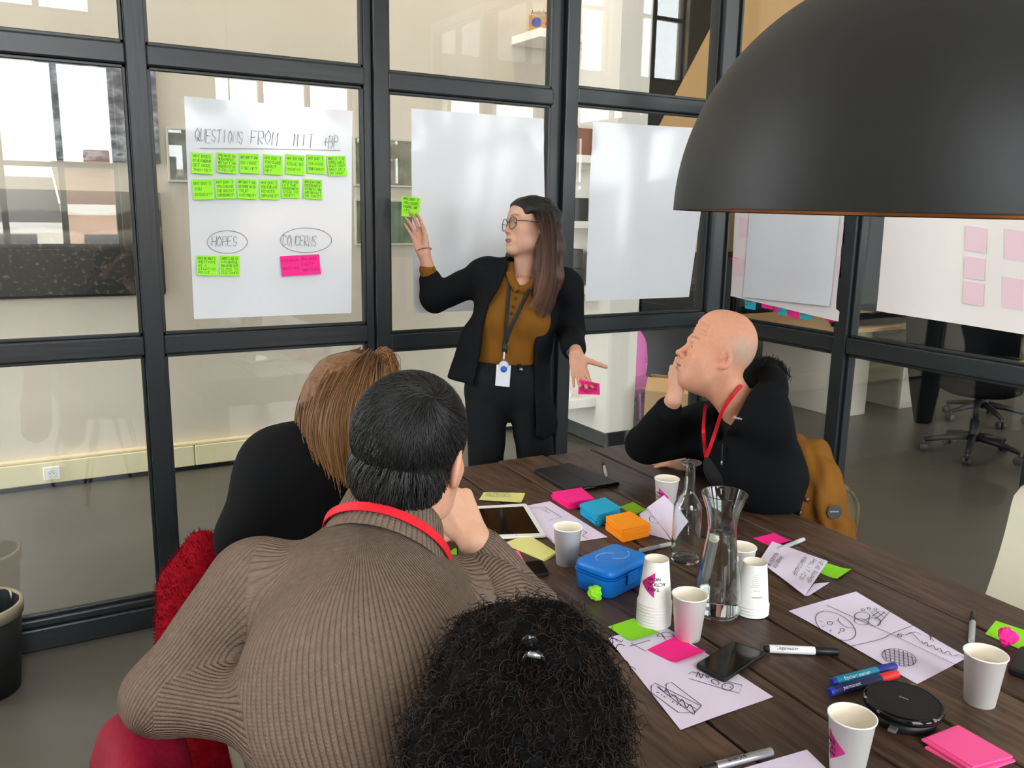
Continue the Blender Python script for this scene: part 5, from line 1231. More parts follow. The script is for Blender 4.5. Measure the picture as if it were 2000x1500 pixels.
def knitmat(name, c, pitch=.0078):
    m = mat(name, c, .95, .1); nt = m.node_tree; b = nt.nodes['Principled BSDF']
    a = nt.nodes.new('ShaderNodeAttribute'); a.attribute_name = 'knit'; sp = nt.nodes.new('ShaderNodeSeparateXYZ'); nt.links.new(a.outputs['Vector'], sp.inputs[0])
    def mm(op, *ins):
        n = nt.nodes.new('ShaderNodeMath'); n.operation = op
        for i, q in enumerate(ins):
            if hasattr(q, 'is_output'): nt.links.new(q, n.inputs[i])
            else: n.inputs[i].default_value = q
        return n.outputs[0]
    u = mm('MULTIPLY', sp.outputs[0], 2*math.pi/pitch); v = mm('MULTIPLY', sp.outputs[1], 2*math.pi/.0052)
    rib = mm('ABSOLUTE', mm('SINE', mm('MULTIPLY', u, .5))); tw = mm('SINE', mm('ADD', v, mm('MULTIPLY', mm('ABSOLUTE', mm('SINE', mm('MULTIPLY', u, 1.0))), 2.2)))
    h = mm('ADD', mm('POWER', rib, .6), mm('MULTIPLY', tw, .09))
    bp = nt.nodes.new('ShaderNodeBump'); bp.inputs['Strength'].default_value = 1.0; bp.inputs['Distance'].default_value = .0032; nt.links.new(h, bp.inputs['Height']); nt.links.new(bp.outputs[0], b.inputs['Normal'])
    nz = nt.nodes.new('ShaderNodeTexNoise'); nz.inputs['Scale'].default_value = 90; tc = nt.nodes.new('ShaderNodeTexCoord'); nt.links.new(tc.outputs['Object'], nz.inputs['Vector'])
    mx = nt.nodes.new('ShaderNodeMix'); mx.data_type = 'RGBA'; c0 = lin(c); mx.inputs[6].default_value = tuple(q*.78 for q in c0[:3])+(1,); mx.inputs[7].default_value = tuple(min(1, q*1.2) for q in c0[:3])+(1,); nt.links.new(nz.outputs['Fac'], mx.inputs[0]); nt.links.new(mx.outputs[2], b.inputs['Base Color'])
    return m
def knit_coords(V, bones, F=None):
    """bones: (a,b,radius,side) -> (arc position round the bone, position along it)"""
    if F is not None: Cn = np.repeat(V[F].mean(1), 4, 0); V = V[F].reshape(-1, 3)
    else: Cn = V
    best = np.full(len(V), 1e9); K = np.zeros((len(V), 3))
    for a, b, r, side in bones:
        a, b = np.asarray(a, float), np.asarray(b, float); ax = b-a; L = np.linalg.norm(ax); ax = ax/L; sd = nrm(np.asarray(side)-ax*(np.asarray(side)@ax)); fr = np.cross(ax, sd)
        Q = Cn-a; t = np.clip(Q@ax, 0, L); rad = Q-np.outer(t, ax); dist = np.linalg.norm(rad, axis=1)/r; Q = V-a; t = np.clip(Q@ax, 0, L); rad = Q-np.outer(t, ax)
        ang = np.arctan2(rad@fr, rad@sd); k = np.c_[ang*r, Q@ax, np.zeros(len(V))]; w = dist < best; best[w] = dist[w]; K[w] = k[w]
    return K
def person(label, loc): return thing('person', label, 'person', (loc[0], loc[1], 0))
def band(mb, pts, w, n, th=.0012):
    """flat ribbon of width w along pts, facing n (per point or one vector)"""
    p = np.asarray(pts, float); n = np.broadcast_to(np.asarray(n, float), p.shape); t = np.gradient(p, axis=0); t /= np.linalg.norm(t, axis=1)[:, None]; sd = np.cross(t, n); sd /= np.linalg.norm(sd, axis=1)[:, None]
    m = len(p); v = np.vstack([p+sd*w/2+n*th, p-sd*w/2+n*th, p-sd*w/2, p+sd*w/2]); f = []
    for i in range(m-1):
        for a, b in ((0, 1), (1, 2), (2, 3), (3, 0)): f.append((a*m+i, b*m+i, b*m+i+1, a*m+i+1))
    mb.add(v, f); return mb
# ================================================================== PEOPLE
J = at
def surf_depth(V, px, py, r=.012):
    Q = V-CAM; z = Q@FW; x = 1000+FPX*(Q@RT)/z; y = 750-FPX*(Q@UP)/z; m = np.hypot(x-px, y-py) < r*FPX/z
    return z[m].min() if m.any() else None
def on_surf(V, pts, off=.003, dflt=None):
    out = []; last = dflt
    for px, py in pts:
        d = surf_depth(V, px, py); d = last if d is None else d; last = d; out.append(at(px, py, d-off))
    return np.array(out)
def guides_strands(name, G, n, r, m, parent, c1, c2, seed, jit=.006, extend=.12, curl=0.0, root=None):
    rg = np.random.default_rng(seed); G = [smooth_path([J(*q) for q in g], 4) for g in G]; L = min(len(g) for g in G); G = np.array([g[np.linspace(0, len(g)-1, L).astype(int)] for g in G]); k = len(G)
    s = rg.random(n)*(k-1); i = np.minimum(s.astype(int), k-2); t = (s-i)[:, None, None]; P = G[i]*(1-t)+G[i+1]*t
    P = P+rg.normal(size=(n, 1, 3))*jit+np.cumsum(rg.normal(size=P.shape), 1)*jit*.12
    if curl: 
        ph = rg.random((n, 1))*6.28; a = np.linspace(0, 1, L)[None]*curl+ph; P = P+np.stack([np.cos(a), np.sin(a), 0*a], -1)*.006
    e = rg.uniform(.75, 1.0+extend, n); idx = np.linspace(0, 1, L)[None]*e[:, None]*(L-1); i0 = np.clip(idx.astype(int), 0, L-2); f = (idx-i0)[..., None]; ar = np.arange(n)[:, None]; P = P[ar, i0]*(1-f)+P[ar, i0+1]*f
    return strands_mesh(name, P, r, r*.5, m, parent, strand_cols(n, c1, c2, seed), root=root)
# ------------------------------------------------------------------ standing speaker
wc = J(990, 745, 3.27); sp = person('standing woman in a black blazer and mustard shirt pointing with a green note', wc)
bf = camdir(-.22, 0, 1); bf = nrm((bf[0], bf[1], 0)); bs_ = np.cross((0, 0, 1), bf)   # forward, her left
FL = (bf, .72)
hc = J(1036, 442, 3.26); MH = head_frame(hc, camdir(-.87, .06, .48), camdir(.06, .99, .0)); hs = .945
nk = J(1026, 548, 3.30); Mi = np.linalg.inv(MH)
h_ = head_sdf(hs, False, .007, True, xf(Mi, nk), tall=-.006); Vh, Fh = h_.mesh(.0022, 1); Ch = face_colors(Vh, hs, '#dcae98', False, '#bb786c'); Vh = xf(MH, Vh)
hd = SDF(); Wr = J(828, 494, 3.36)
hand(hd, Wr, camdir(-.30, .95, -.12), camdir(-.35, .05, .93), False, .93, curls=[(10, 30, 20), (12, 25, 15), (22, 22, 15), (14, 12, 8)], spread=7, thumb=(22, 40), fore=J(846, 560, 3.41))
Wl = J(1126, 694, 3.09)
hand(hd, Wl, camdir(.12, -.85, .42), camdir(-.05, .35, .93), True, .93, curls=[(12, 18, 12), (18, 22, 12), (20, 22, 12), (10, 14, 10)], spread=5, thumb=(58, 12), fore=J(1116, 655, 3.30))
hd.ell(J(1016, 572, 3.235), (.05, .04, .06), .03); hd.cap(nk, J(1016, 585, 3.26), .05, .05, .03)
Vb, Fb = hd.mesh(.003, 1)
lg = SDF(); hipR, hipL = J(952, 765, 3.28), J(1034, 768, 3.26); kR, kL = V3(hipR[0]-.015, hipR[1]-.02, .48), V3(hipL[0]+.045, hipL[1]-.02, .48); aR, aL = V3(kR[0], kR[1]+.03, .08), V3(kL[0]+.02, kL[1]+.03, .08)
lg.cap(hipR, kR, .07, .05).cap(kR, aR, .05, .035).cap(hipL, kL, .07, .05).cap(kL, aL, .05, .035).cap(J(1010, 600, 3.31), J(990, 745, 3.30), .07, .07)
Vl, Fl = lg.mesh(.014, 1)
V, F = join((Vh, Fh), (Vb, Fb), (Vl, Fl)); C = np.vstack([Ch, flat_skin(Vb, '#d9a48c'), flat_skin(Vl, '#d9a48c')])
fastmesh('body', V, F, m_skin, sp, C)
eyeballs(MH, hs, sp, '#5b6f7c', (-.1, 1, .02))
# shirt
sh = SDF(); ct, cw = J(1008, 588, 3.31), J(992, 712, 3.29)
sh.cap(ct, cw, .150, .132, .03, flat=FL).cap(J(958, 552, 3.31), J(1086, 562, 3.29), .052, .052, .05)
for q in (J(984, 628, 3.225), J(1040, 630, 3.215)): sh.ell(q, (.062, .055, .062), .05)
sh.cap(J(1022, 556, 3.30), J(1016, 575, 3.27), .062, .07, .03)
vn = poly_px([(1000, 480), (1006, 545), (1013, 566), (1024, 561), (1042, 548), (1060, 480)]); cpl = plane_fn(ct, -bf)
sh.fn(lambda P: np.maximum(vn(P), cpl(P)-.08), J(960, 500, 3.3)-.25, J(1060, 560, 3.3)+.25, .004)
sh.fn(plane_fn(J(992, 709, 3.29), (0, 0, 1)), J(992, 720, 3.29)-.35, J(992, 700, 3.29)+.35, .01, 's')
sh.cap(J(842, 549, 3.40), J(835, 527, 3.385), .036, .033, .008)
V, F = sh.mesh(.006, 2); V = sinfold(V, vnormals(V, F), .0035, 28, 3); VS = V
m_must = mat('mustard_jersey', '#7d5219', .85, .2, bump=(500, .25, .0008))
shirt = fastmesh('shirt', V, F, m_must, sp)
# collar, placket, buttons
mb = MB()
for side, pts in ((0, [(1012, 566), (1001, 548), (996, 530)]), (1, [(1014, 566), (1030, 562), (1046, 548)])):
    P = on_surf(V, pts, .006, 3.2); band(mb, smooth_path(P, 5), .030, -FW, .003)
mb.build('collar', m_must, shirt, True)
for q in ((1010, 570), (1007, 583), (1003, 599), (999, 612)):
    c = on_surf(V, [q], .002, 3.17)[0]; MB().lathe([(0, 0), (.0048, 0), (.0055, .0012), (.003, .0022), (0, .0018)], n=14, M=frame_mat(c, RT, UP, -FW)).build('button', mat('dark_button', '#2e1c10', .4), shirt, True)
# trousers
tr_ = SDF(); tr_.ell(J(990, 748, 3.28), np.array([.158, .112, .115]), .03, R=np.stack([bs_, bf, V3(0, 0, 1)], 1)); tr_.cap(J(992, 712, 3.29), J(990, 750, 3.28), .122, .14, .03, flat=FL)
tr_.cap(hipR, kR, .086, .060, .02).cap(kR, aR, .066, .05).cap(hipL, kL, .086, .060, .02).cap(kL, aL, .066, .05)
tr_.fn(plane_fn(J(992, 704, 3.29), (0, 0, -1)), J(992, 720, 3.29)-.35, J(992, 690, 3.29)+.35, .008, 's')
V, F = tr_.mesh(.009, 1); V = sinfold(V, vnormals(V, F), .003, 30, 5); VT = V
m_jean = mat('black_denim', '#1a1c20', .8, .25, bump=(400, .35, .001), noise=(6, .3))
tj = fastmesh('trousers', V, F, m_jean, sp)
for pts in ([(950, 712), (950, 726)], [(1015, 711), (1017, 727)], [(985, 711), (985, 726)]): mb = MB(); band(mb, on_surf(V, [pts[0], ((pts[0][0]+pts[1][0])/2, (pts[0][1]+pts[1][1])/2), pts[1]], .004, 3.17), .012, -FW, .002); mb.build('belt_loop', m_jean, tj)
MB().lathe([(0, 0), (.006, 0), (.007, .002), (0, .003)], n=14, M=frame_mat(on_surf(V, [(1018, 722)], .003, 3.17)[0], RT, UP, -FW)).build('rivet', m_slv, tj, True)
for a in (aR, aL):
    s = SDF(); s.ell(a+bf*.05+V3(0, 0, -.035), (.042, .042, .042), .02).cap(a+V3(0, 0, -.03), a+bf*.15+V3(0, 0, -.048), .040, .030, .02).cap(a+V3(0, 0, .03), a, .045, .045, .02).fn(plane_fn((0, 0, .004), (0, 0, 1)), a-.3, a+.3, .004, 's')
    v, f = s.mesh(.006, 1); fastmesh('shoe', v, f, m_grey, sp)
# blazer
jk = SDF(); sR, sL = J(948, 540, 3.31), J(1104, 560, 3.27); eR, eL = J(850, 583, 3.43), J(1116, 648, 3.33)
jk.cap(ct, cw, .166, .150, .03, flat=(bf, .80)).cap(cw, J(985, 815, 3.27), .152, .205, .05, flat=(bf, .78)).cap(J(930, 660, 3.30), J(896, 745, 3.32), .06, .05, .05).cap(J(960, 538, 3.32), J(1090, 550, 3.29), .056, .058, .05)
jk.cap(sR, eR, .066, .056, .03).cap(eR, J(840, 546, 3.40), .054, .046, .02).ell(sR, .07, .03).ell(sL, .068, .03)
jk.cap(sL, eL, .062, .054, .03).cap(eL, J(1121, 680, 3.17), .052, .046, .02)
op_ = poly_px([(1002, 470), (994, 520), (979, 556), (955, 596), (945, 630), (937, 690), (926, 750), (912, 900), (1049, 900), (1043, 700), (1049, 620), (1051, 560), (1064, 470)]); jc = plane_fn(J(1000, 640, 3.29), -bf)
jk.fn(lambda P: np.maximum(op_(P), jc(P)), J(1000, 640, 3.29)-.5, J(1000, 640, 3.29)+.5, .008)
hm = poly_px([(780, 738), (869, 738), (915, 750), (985, 815), (1044, 853), (1062, 858), (1094, 843), (1170, 830), (1170, 1200), (780, 1200)])
jk.fn(lambda P: np.maximum(hm(P), -plane_fn(J(848, 560, 3.3), (0, 0, -1))(P)), J(990, 850, 3.27)-.6, J(990, 780, 3.27)+.6, .006)
jk.cap(J(1032, 490, 3.27), J(1020, 562, 3.27), .066, .074, .01, 's')
V, F = jk.mesh(.007, 2); V = sinfold(V, vnormals(V, F), .004, 22, 9); VJ = V
m_blz = mat('black_blazer_wool', '#101216', .85, .2, bump=(600, .3, .0008))
bz = fastmesh('blazer', V, F, m_blz, sp)
# lanyard and badge
m_lan = mat('black_lanyard', '#1b1c1f', .7)
pl = smooth_path(on_surf(VS, [(996, 545), (993, 580), (990, 620), (988, 655), (988, 670)], .007, 3.18), 5); pr_ = smooth_path(on_surf(VS, [(1035, 565), (1022, 590), (1008, 620), (996, 645), (989, 668)], .007, 3.18), 5)
ln = tag(band(MB(), pl, .013, -FW, .002).build('lanyard_badge', m_lan, sp, True), '', ''); del ln['label'], ln['category']
band(MB(), pr_, .013, -FW, .002).build('strap', m_lan, ln, True)
c = at(986, 680, (surf_depth(VS, 986, 680) or 3.17)-.014); MB().tube([c+UP*.03, c, c-UP*.02], [.006, .011, .007], 10).build('clip', m_grey, ln, True)
MB().tube([at(985, 688, 3.13), at(984, 702, 3.125)], .0035, 8).build('cord', mat('clear_cord', '#c9ced6', .3), ln)
dB = (surf_depth(VT, 983, 730) or 3.15)-.012
MB().lathe([(0, 0), (.017, 0), (.018, .003), (.012, .006), (0, .006)], n=24, M=frame_mat(at(984, 714, dB), RT, UP, -FW)).build('reel', mat('clear_reel', '#cfd8e6', .15), ln, True)
MB().lathe([(0, 0), (.012, 0), (.011, .003), (0, .004)], n=20, M=frame_mat(at(984, 721, dB-.006), RT, UP, -FW)).build('reel_logo', mat('badge_blue', '#2d62c8', .4), ln, True)
B4 = [at(970, 712, dB), at(998, 714, dB), at(995, 756, dB-.002), at(967, 753, dB-.002)]; MB().prism(B4, -FW*.002).build('card', mat('badge_card', '#dfe6f2', .35), ln)
# hair
hr = SDF(); Rh = MH[:3, :3]
hr.ell(xf(MH, (0, -.026, .032)), (.080, .100, .086), .01, R=Rh)
hr.ell(xf(MH, (0, .018, .050)), (.068, .072, .058), .015, R=Rh)
for g, rr_ in (([(1068, 425, 3.22), (1076, 480, 3.20), (1077, 540, 3.20), (1066, 590, 3.20)], [.055, .048, .045, .030]), ([(1058, 470, 3.19), (1056, 530, 3.19), (1048, 575, 3.18)], [.024, .024, .014]), ([(1040, 480, 3.38), (1008, 505, 3.36), (990, 540, 3.36)], [.05, .04, .02])):
    hr.chain([J(*q) for q in g], rr_, .02)
hr.ell(xf(MH, (0, .090, -.034)), (.078, .078, .102), .008, 's', R=Rh); hr.ell(xf(MH, (-.075, .035, -.02)), (.03, .045, .06), .01, 's', R=Rh)
V, F = hr.mesh(.005, 2); N = vnormals(V, F); V = sinfold(V, N, .0035, 60, 12)
zt = np.clip((xf(Mi, V)[:, 2]+.16)/.2, 0, 1)[:, None]; C = np.array(lin('#5d3b2d')[:3])*(1-zt)+np.array(lin('#14100d')[:3])*zt
mh = mat('brown_hair', '#3a251d', .38, .5, attr='Col', noise=(1.0, .55), bump=(1.5, 1.0, .005), stretch=(150, 150, 7))
ho = fastmesh('hair', V, F, mh, sp, C)
guides_strands('loose_strands', [[(1036, 394, 3.32), (1072, 398, 3.215), (1089, 450, 3.18), (1090, 520, 3.17), (1085, 575, 3.17), (1074, 606, 3.17)], [(1034, 398, 3.29), (1066, 410, 3.17), (1077, 460, 3.145), (1077, 520, 3.14), (1070, 572, 3.145), (1060, 603, 3.15)], [(1028, 402, 3.26), (1050, 425, 3.165), (1060, 470, 3.155), (1060, 520, 3.15), (1052, 565, 3.145), (1040, 588, 3.14)]], 800, .0011, m_hair_attr, ho, '#4f3226', '#8a6350', 5, .0035, root='#17110e')
# glasses
gm = mat('brown_glasses', '#4a2420', .3, .5); gl = MB(); rim = None
for x in (-1, 1):
    c = np.array([x*.0335, .103-.001, -.006])*hs; pts = [xf(MH, c+np.array([.0255*math.cos(a)*hs, -.006*abs(math.cos(a))*(1 if math.cos(a)*x > 0 else 0), .0240*math.sin(a)*hs])) for a in np.linspace(0, 2*math.pi, 30)]
    r_ = MB().tube(pts, .0016, 6).build('glasses', gm, sp, True) if x < 0 else MB().tube(pts, .0016, 6).build('rim', gm, rim, True)
    if x < 0: rim = r_
    q = [xf(MH, c+np.array([.0225*math.cos(a)*hs, -.003, .0205*math.sin(a)*hs])) for a in np.linspace(0, 2*math.pi, 24, endpoint=False)]
    MB().prism(q, MH[:3, 1]*.0012).build('lens', m_glass, rim)
    MB().tube([xf(MH, c+np.array([x*.0235, -.004, .006])*hs), xf(MH, np.array([x*.074, .06, .004])*hs), xf(MH, np.array([x*.080, -.005, .002])*hs)], .0016, 6).build('temple', gm, rim, True)
MB().tube([xf(MH, np.array([-.010, .099, .0])*hs), xf(MH, np.array([0, .103, .003])*hs), xf(MH, np.array([.010, .099, .0])*hs)], .0016, 6).build('bridge', gm, rim, True)
# teeth, wrist bands
q = [xf(MH, np.array([.016*math.sin(a), .084+.012*math.cos(a), -.0706])*hs) for a in np.linspace(-1.1, 1.1, 9)]; mb = MB(); band(mb, q, .0042, MH[:3, 1], .001); mb.build('teeth', mat('teeth', '#eee8df', .3), sp)
def ring(c, ax, r, w, name, m): 
    ax = nrm(ax); a = nrm(np.cross(ax, (0.3, .2, 1))); b = np.cross(ax, a); return MB().tube([c+r*(math.cos(t)*a+math.sin(t)*b) for t in np.linspace(0, 2*math.pi, 28)], w, 6).build(name, m, sp, True)
ring(J(829, 488, 3.36), camdir(-.2, 1, -.1), .0265, .0022, 'hair_tie', mat('tan_elastic', '#9d6f5c', .7)); ring(J(1124, 691, 3.11), camdir(.15, -.8, .5), .0265, .002, 'silver_bracelet', m_slv); ring(J(1122, 687, 3.13), camdir(.15, -.8, .5), .027, .0026, 'watch_strap', mat('taupe_strap', '#8b7c70', .6))
# the notes in her hands
def held(c4, d4, m, label, ink, lines):
    P = [at(x, y, d) for (x, y), d in zip(c4, d4)]; g = MB().prism(P, FW*.0006); o = tag(g.build('sticky_note', m), label, 'sticky note'); ib = MB(); ex = nrm(P[1]-P[0]); ey = nrm(P[0]-P[3])
    write(ib, lines, P[0]+(P[1]-P[0])*.1-(P[0]-P[3])*.06, ex, ey, .010, .0155, .0014, .004, width=np.linalg.norm(P[1]-P[0])*.8, nrml=-FW); ib.build('handwriting', ink, o)
held([(785, 382), (822, 387), (818, 425), (784, 422)], (3.35, 3.345, 3.345, 3.35), m_ng, 'green sticky note held up in the speaker\'s raised hand', m_pen, ["WHY DON'T", 'YOU MAKE', 'MORE OF', 'IT?'])
held([(1131, 741), (1171, 749), (1172, 771), (1129, 770)], (3.015, 3.005, 2.985, 2.995), m_np, 'pink sticky note held low in the speaker\'s open hand', m_pk_ink, ['IS IT ENOUGH', 'FOR US AND', 'THEM?'])
# ------------------------------------------------------------------ seated bald man
m_hood = mat('black_sweatshirt', '#0f1114', .9, .15, bump=(500, .3, .0008), noise=(5, .25))
bm_ = person('bald seated man in a black hoodie resting his chin on his hand', (2.02, 1.78))
bf2 = nrm((-1, .25, 0)); bl2 = np.cross((0, 0, 1), bf2)
hc = J(1396, 695, 2.38); MH = head_frame(hc, camdir(-.93, .37, .08), camdir(.37, .93, .02)); hs = .87; Mi = np.linalg.inv(MH); nk = J(1450, 808, 2.42)
h_ = head_sdf(hs, True, 0, True, xf(Mi, nk), tall=.040, brow=1.2, chin=.012); 
for i in range(4):
    pts = []
    for x in np.linspace(-.053, .053, 13):
        z = .044+.0105*i+.006*math.cos(x/.053*1.5)-.004; y = .030+.062*math.sqrt(max(.02, 1-(x/.064)**2-((z-.052)/.084)**2)); pts.append(np.array([x, y+.0015, z])*hs)
    for a, b in zip(pts[:-1], pts[1:]): h_.cap(a, b, .0026, .0026, .003, 's')
for x in (-1, 1): h_.cap(np.array([x*.020, .100, -.038])*hs, np.array([x*.034, .082, -.070])*hs, .003, .002, .006, 's')
h_.ell(np.array([0, .02, -.10])*hs, np.array([.05, .05, .03])*hs, .03)
Vh, Fh = h_.mesh(.0024, 1); Ch = face_colors(Vh, hs, '#db9f82', True, '#b06a5a', stub=.16, brow='#8a6a55'); 
q = Vh/hs; w = np.clip(((-q[:, 1]+.01)/.06), 0, 1)*np.clip((q[:, 2]+.02)/.04, 0, 1)*np.clip((.095-q[:, 2])/.03, 0, 1)*.65; Ch = Ch*(1-w[:, None])+np.array(lin('#b9a795')[:3])*w[:, None]
Vh = xf(MH, Vh)
hd = SDF(); Wr = J(1316, 780, 2.41); eR = J(1262, 868, 2.74)
hand(hd, Wr, camdir(.12, .98, .02), camdir(.93, -.12, -.32), False, .92, curls=[(16, 50, 35), (16, 50, 35), (16, 48, 32), (14, 46, 32)], spread=4, thumb=(40, 15), fore=J(1294, 822, 2.51))
eL, wL, tipL = V3(1.94, 1.745, .815), V3(1.862, 2.01, .785), V3(1.812, 2.19, .764)
hand(hd, wL+nrm(tipL-wL)*.012, tipL-wL, (0.15, .05, -1), True, 1.02, curl=(8, 14, 10), spread=7, thumb=(38, 10), fore=eL*.4+wL*.6)
hd.cap(nk, J(1446, 830, 2.45), .052, .05)
Vb, Fb = hd.mesh(.003, 1)
tsd = SDF(); tsd.cap(J(1462, 870, 2.50), V3(2.03, 1.80, .56), .085, .10); tsd.cap(V3(2.05, 1.70, .52), V3(1.62, 1.68, .52), .07, .06).cap(V3(2.05, 1.88, .52), V3(1.62, 1.92, .52), .07, .06).cap(V3(1.62, 1.68, .52), V3(1.66, 1.66, .08), .05, .04).cap(V3(1.62, 1.92, .52), V3(1.66, 1.94, .08), .05, .04)
Vl, Fl = tsd.mesh(.014, 1); V, F = join((Vh, Fh), (Vb, Fb), (Vl, Fl)); fastmesh('body', V, F, m_skin, bm_, np.vstack([Ch, flat_skin(Vb, '#d6a288'), flat_skin(Vl, '#d6a288')]))
eyeballs(MH, hs, bm_, '#6b7f88', (.0, 1, .08))
hs_ = SDF(); sL, sR = J(1508, 822, 2.34), J(1372, 836, 2.60); hip = V3(2.04, 1.80, .60); chest = J(1470, 880, 2.46)
hs_.cap(chest, hip, .15, .165, .04, flat=(bf2, .85)).cap(sL*.95+sR*.05, sR*.9+sL*.1, .074, .072, .06)
hs_.cap(sL, eL, .078, .064, .03).cap(eL, wL, .064, .046, .02).cap(sR, eR, .078, .064, .03).cap(eR, J(1305, 800, 2.45), .060, .041, .02)
hs_.ell(eL+V3(.02, -.03, -.02), (.075, .07, .045), .03)
hs_.chain([J(1392, 838, 2.40), J(1440, 822, 2.33), J(1490, 790, 2.33), J(1515, 750, 2.40), J(1500, 728, 2.50), J(1462, 740, 2.56)], [.018, .030, .040, .046, .044, .034], .025)
hs_.cap(J(1446, 760, 2.42), J(1440, 838, 2.42), .060, .062, .01, 's'); vn2 = poly_px([(1378, 760), (1386, 830), (1398, 868), (1412, 852), (1440, 812), (1470, 760)]); 
hs_.fn(lambda P: np.maximum(vn2(P), -plane_fn(J(1440, 830, 2.40), -FW)(P)), J(1420, 830, 2.4)-.2, J(1420, 830, 2.4)+.2, .006)
cv = poly_px([(1465, 690), (1512, 696), (1537, 735), (1540, 775), (1547, 810), (1560, 862), (1578, 890), (1578, 940), (1562, 1000), (1562, 1300), (1000, 1300), (1000, 690)])
hs_.fn(cv, (1.2, 1.0, .5), (2.6, 2.8, 1.5), .03, 'i')
hs_.fn(plane_fn((0, 0, ZT+.004), (0, 0, 1)), (1.2, 1.4, .3), (1.875, 2.6, .85), .004, 's')
V, F = hs_.mesh(.0065, 2); N = vnormals(V, F); V2 = sinfold(V, N, .005, 18, 21); V2[:, 2] = np.where((V2[:, 2] < ZT+.004) & (V2[:, 0] < 1.875) & (V2[:, 2] > .6), ZT+.004, V2[:, 2]); V = V2
ho2 = fastmesh('hoodie', V, F, m_hood, bm_)
q = SDF(); q.cap(J(1436, 846, 2.44), J(1425, 910, 2.47), .055, .075); v, f = q.mesh(.006, 1); fastmesh('t_shirt', v, f, mat('dark_tee', '#121315', .9), bm_)
# hood edge fleece, drawstrings, logo
rg = np.random.default_rng(3); P0 = np.array([J(*q) for q in ((1478, 716, 2.42), (1500, 708, 2.46), (1520, 716, 2.47), (1534, 734, 2.44))]); pp = smooth_path(P0, 10); idx = rg.integers(0, len(pp), 1300); D = rg.normal(size=(1300, 3))*.6+np.array(UP); D /= np.linalg.norm(D, axis=1)[:, None]
S_ = pp[idx]+rg.normal(size=(1300, 3))*.007; strands_mesh('fleece_edge', np.stack([S_+D*t*.010+rg.normal(size=(1300, 3))*.002*t for t in np.linspace(0, 1, 4)], 1), .0009, .0004, mat('fleece_black', '#0f1012', .9), ho2)
rl = mat('red_lanyard', '#d81f2e', .6, .3)
def strap(pts, w, m, parent, name, V, off=.004, nn=None, dflt=2.3):
    P = smooth_path(on_surf(V, pts, off, dflt), 6); return band(MB(), P, w, -FW if nn is None else nn, .0014).build(name, m, parent)
l1 = strap([(1449, 752), (1432, 772), (1412, 800), (1398, 840), (1388, 870), (1380, 892)], .010, rl, bm_, 'red_lanyard', np.vstack([V, Vh]), .006); l1['label'] = 'red lanyard ribbon'
strap([(1380, 790), (1376, 805), (1374, 840), (1376, 870), (1379, 893)], .010, rl, l1, 'strap', V, .006)
MB().tube(on_surf(V, [(1411, 868), (1410, 900)], .006, 2.3), .002, 6).build('drawstring', mat('drawstring', '#202226', .7), ho2, True); MB().tube(on_surf(V, [(1410, 900), (1409, 908)], .006, 2.3), .0026, 6).build('drawstring_tip', m_slv, ho2, True)
v, f = textmesh('Champion', .004); c0 = on_surf(V, [(1431, 816)], .005, 2.25)[0]; c1 = on_surf(V, [(1448, 820)], .005, 2.25)[0]; ex = nrm(c1-c0); ey = nrm(UP-ex*(UP@ex)); w = np.linalg.norm(c1-c0)*1.0/v[:, 0].max()
MB().add(c0+np.outer(v[:, 0]*w, ex)+np.outer(v[:, 1]*w*1.6+v[:, 0]*0, ey)-FW*.004, f).build('logo_embroidery', mat('white_thread', '#e8e8e8', .7), ho2)
tz_ = SDF(); tz_.cap(V3(2.05, 1.69, .53), V3(1.62, 1.67, .53), .085, .075).cap(V3(2.05, 1.87, .53), V3(1.62, 1.92, .53), .085, .075).cap(V3(1.62, 1.67, .52), V3(1.66, 1.65, .09), .068, .055).cap(V3(1.62, 1.92, .52), V3(1.66, 1.94, .09), .068, .055); v, f = tz_.mesh(.012, 1); fastmesh('trousers', v, f, m_jean, bm_)
for y in (1.65, 1.94):
    s = SDF(); s.cap(V3(1.68, y, .045), V3(1.55, y, .04), .04, .035); v, f = s.mesh(.009, 1); fastmesh('shoe', v, f, m_grey, bm_)
# ------------------------------------------------------------------ seated man in the ribbed sweater (seen from behind)
swm = person('seated man with short black hair in a brown ribbed sweater, seen from behind', (.45, 1.05))
hc = J(806, 878, 1.33); MH = head_frame(hc, camdir(.30, .10, -.95), camdir(.20, .97, .12)); hs = 1.0; Mi = np.linalg.inv(MH); nk = J(762, 1035, 1.30)
h_ = head_sdf(hs, True, 0, True, xf(Mi, nk)); Vh, Fh = h_.mesh(.003, 1); Ch = face_colors(Vh, hs, '#d39f83', True); Vh = xf(MH, Vh)
hd = SDF(); Wr = J(925, 1055, 1.50)
hand(hd, Wr, camdir(-.42, .88, -.20), camdir(-.55, -.30, -.78), False, 1.05, curls=[(55, 75, 45), (58, 78, 45), (60, 78, 45), (62, 75, 45)], spread=2, thumb=(25, 50), fore=J(968, 1095, 1.57))
hd.cap(nk, J(742, 1110, 1.29), .05, .05)
Vb, Fb = hd.mesh(.003, 1)
ls = SDF(); ls.cap(J(722, 1250, 1.27), V3(.44, .95, .56), .08, .10).cap(V3(.42, .92, .52), V3(.80, 1.10, .52), .075, .06).cap(V3(.42, 1.08, .52), V3(.80, 1.28, .52), .075, .06).cap(V3(.80, 1.10, .52), V3(.82, 1.1, .08), .05, .04).cap(V3(.80, 1.28, .52), V3(.82, 1.3, .08), .05, .04); Vl, Fl = ls.mesh(.014, 1)
V, F = join((Vh, Fh), (Vb, Fb), (Vl, Fl)); fastmesh('body', V, F, m_skin, swm, np.vstack([Ch, flat_skin(Vb, '#d6a68a'), flat_skin(Vl, '#d6a68a')]))
eyeballs(MH, hs, swm, '#4a3628')
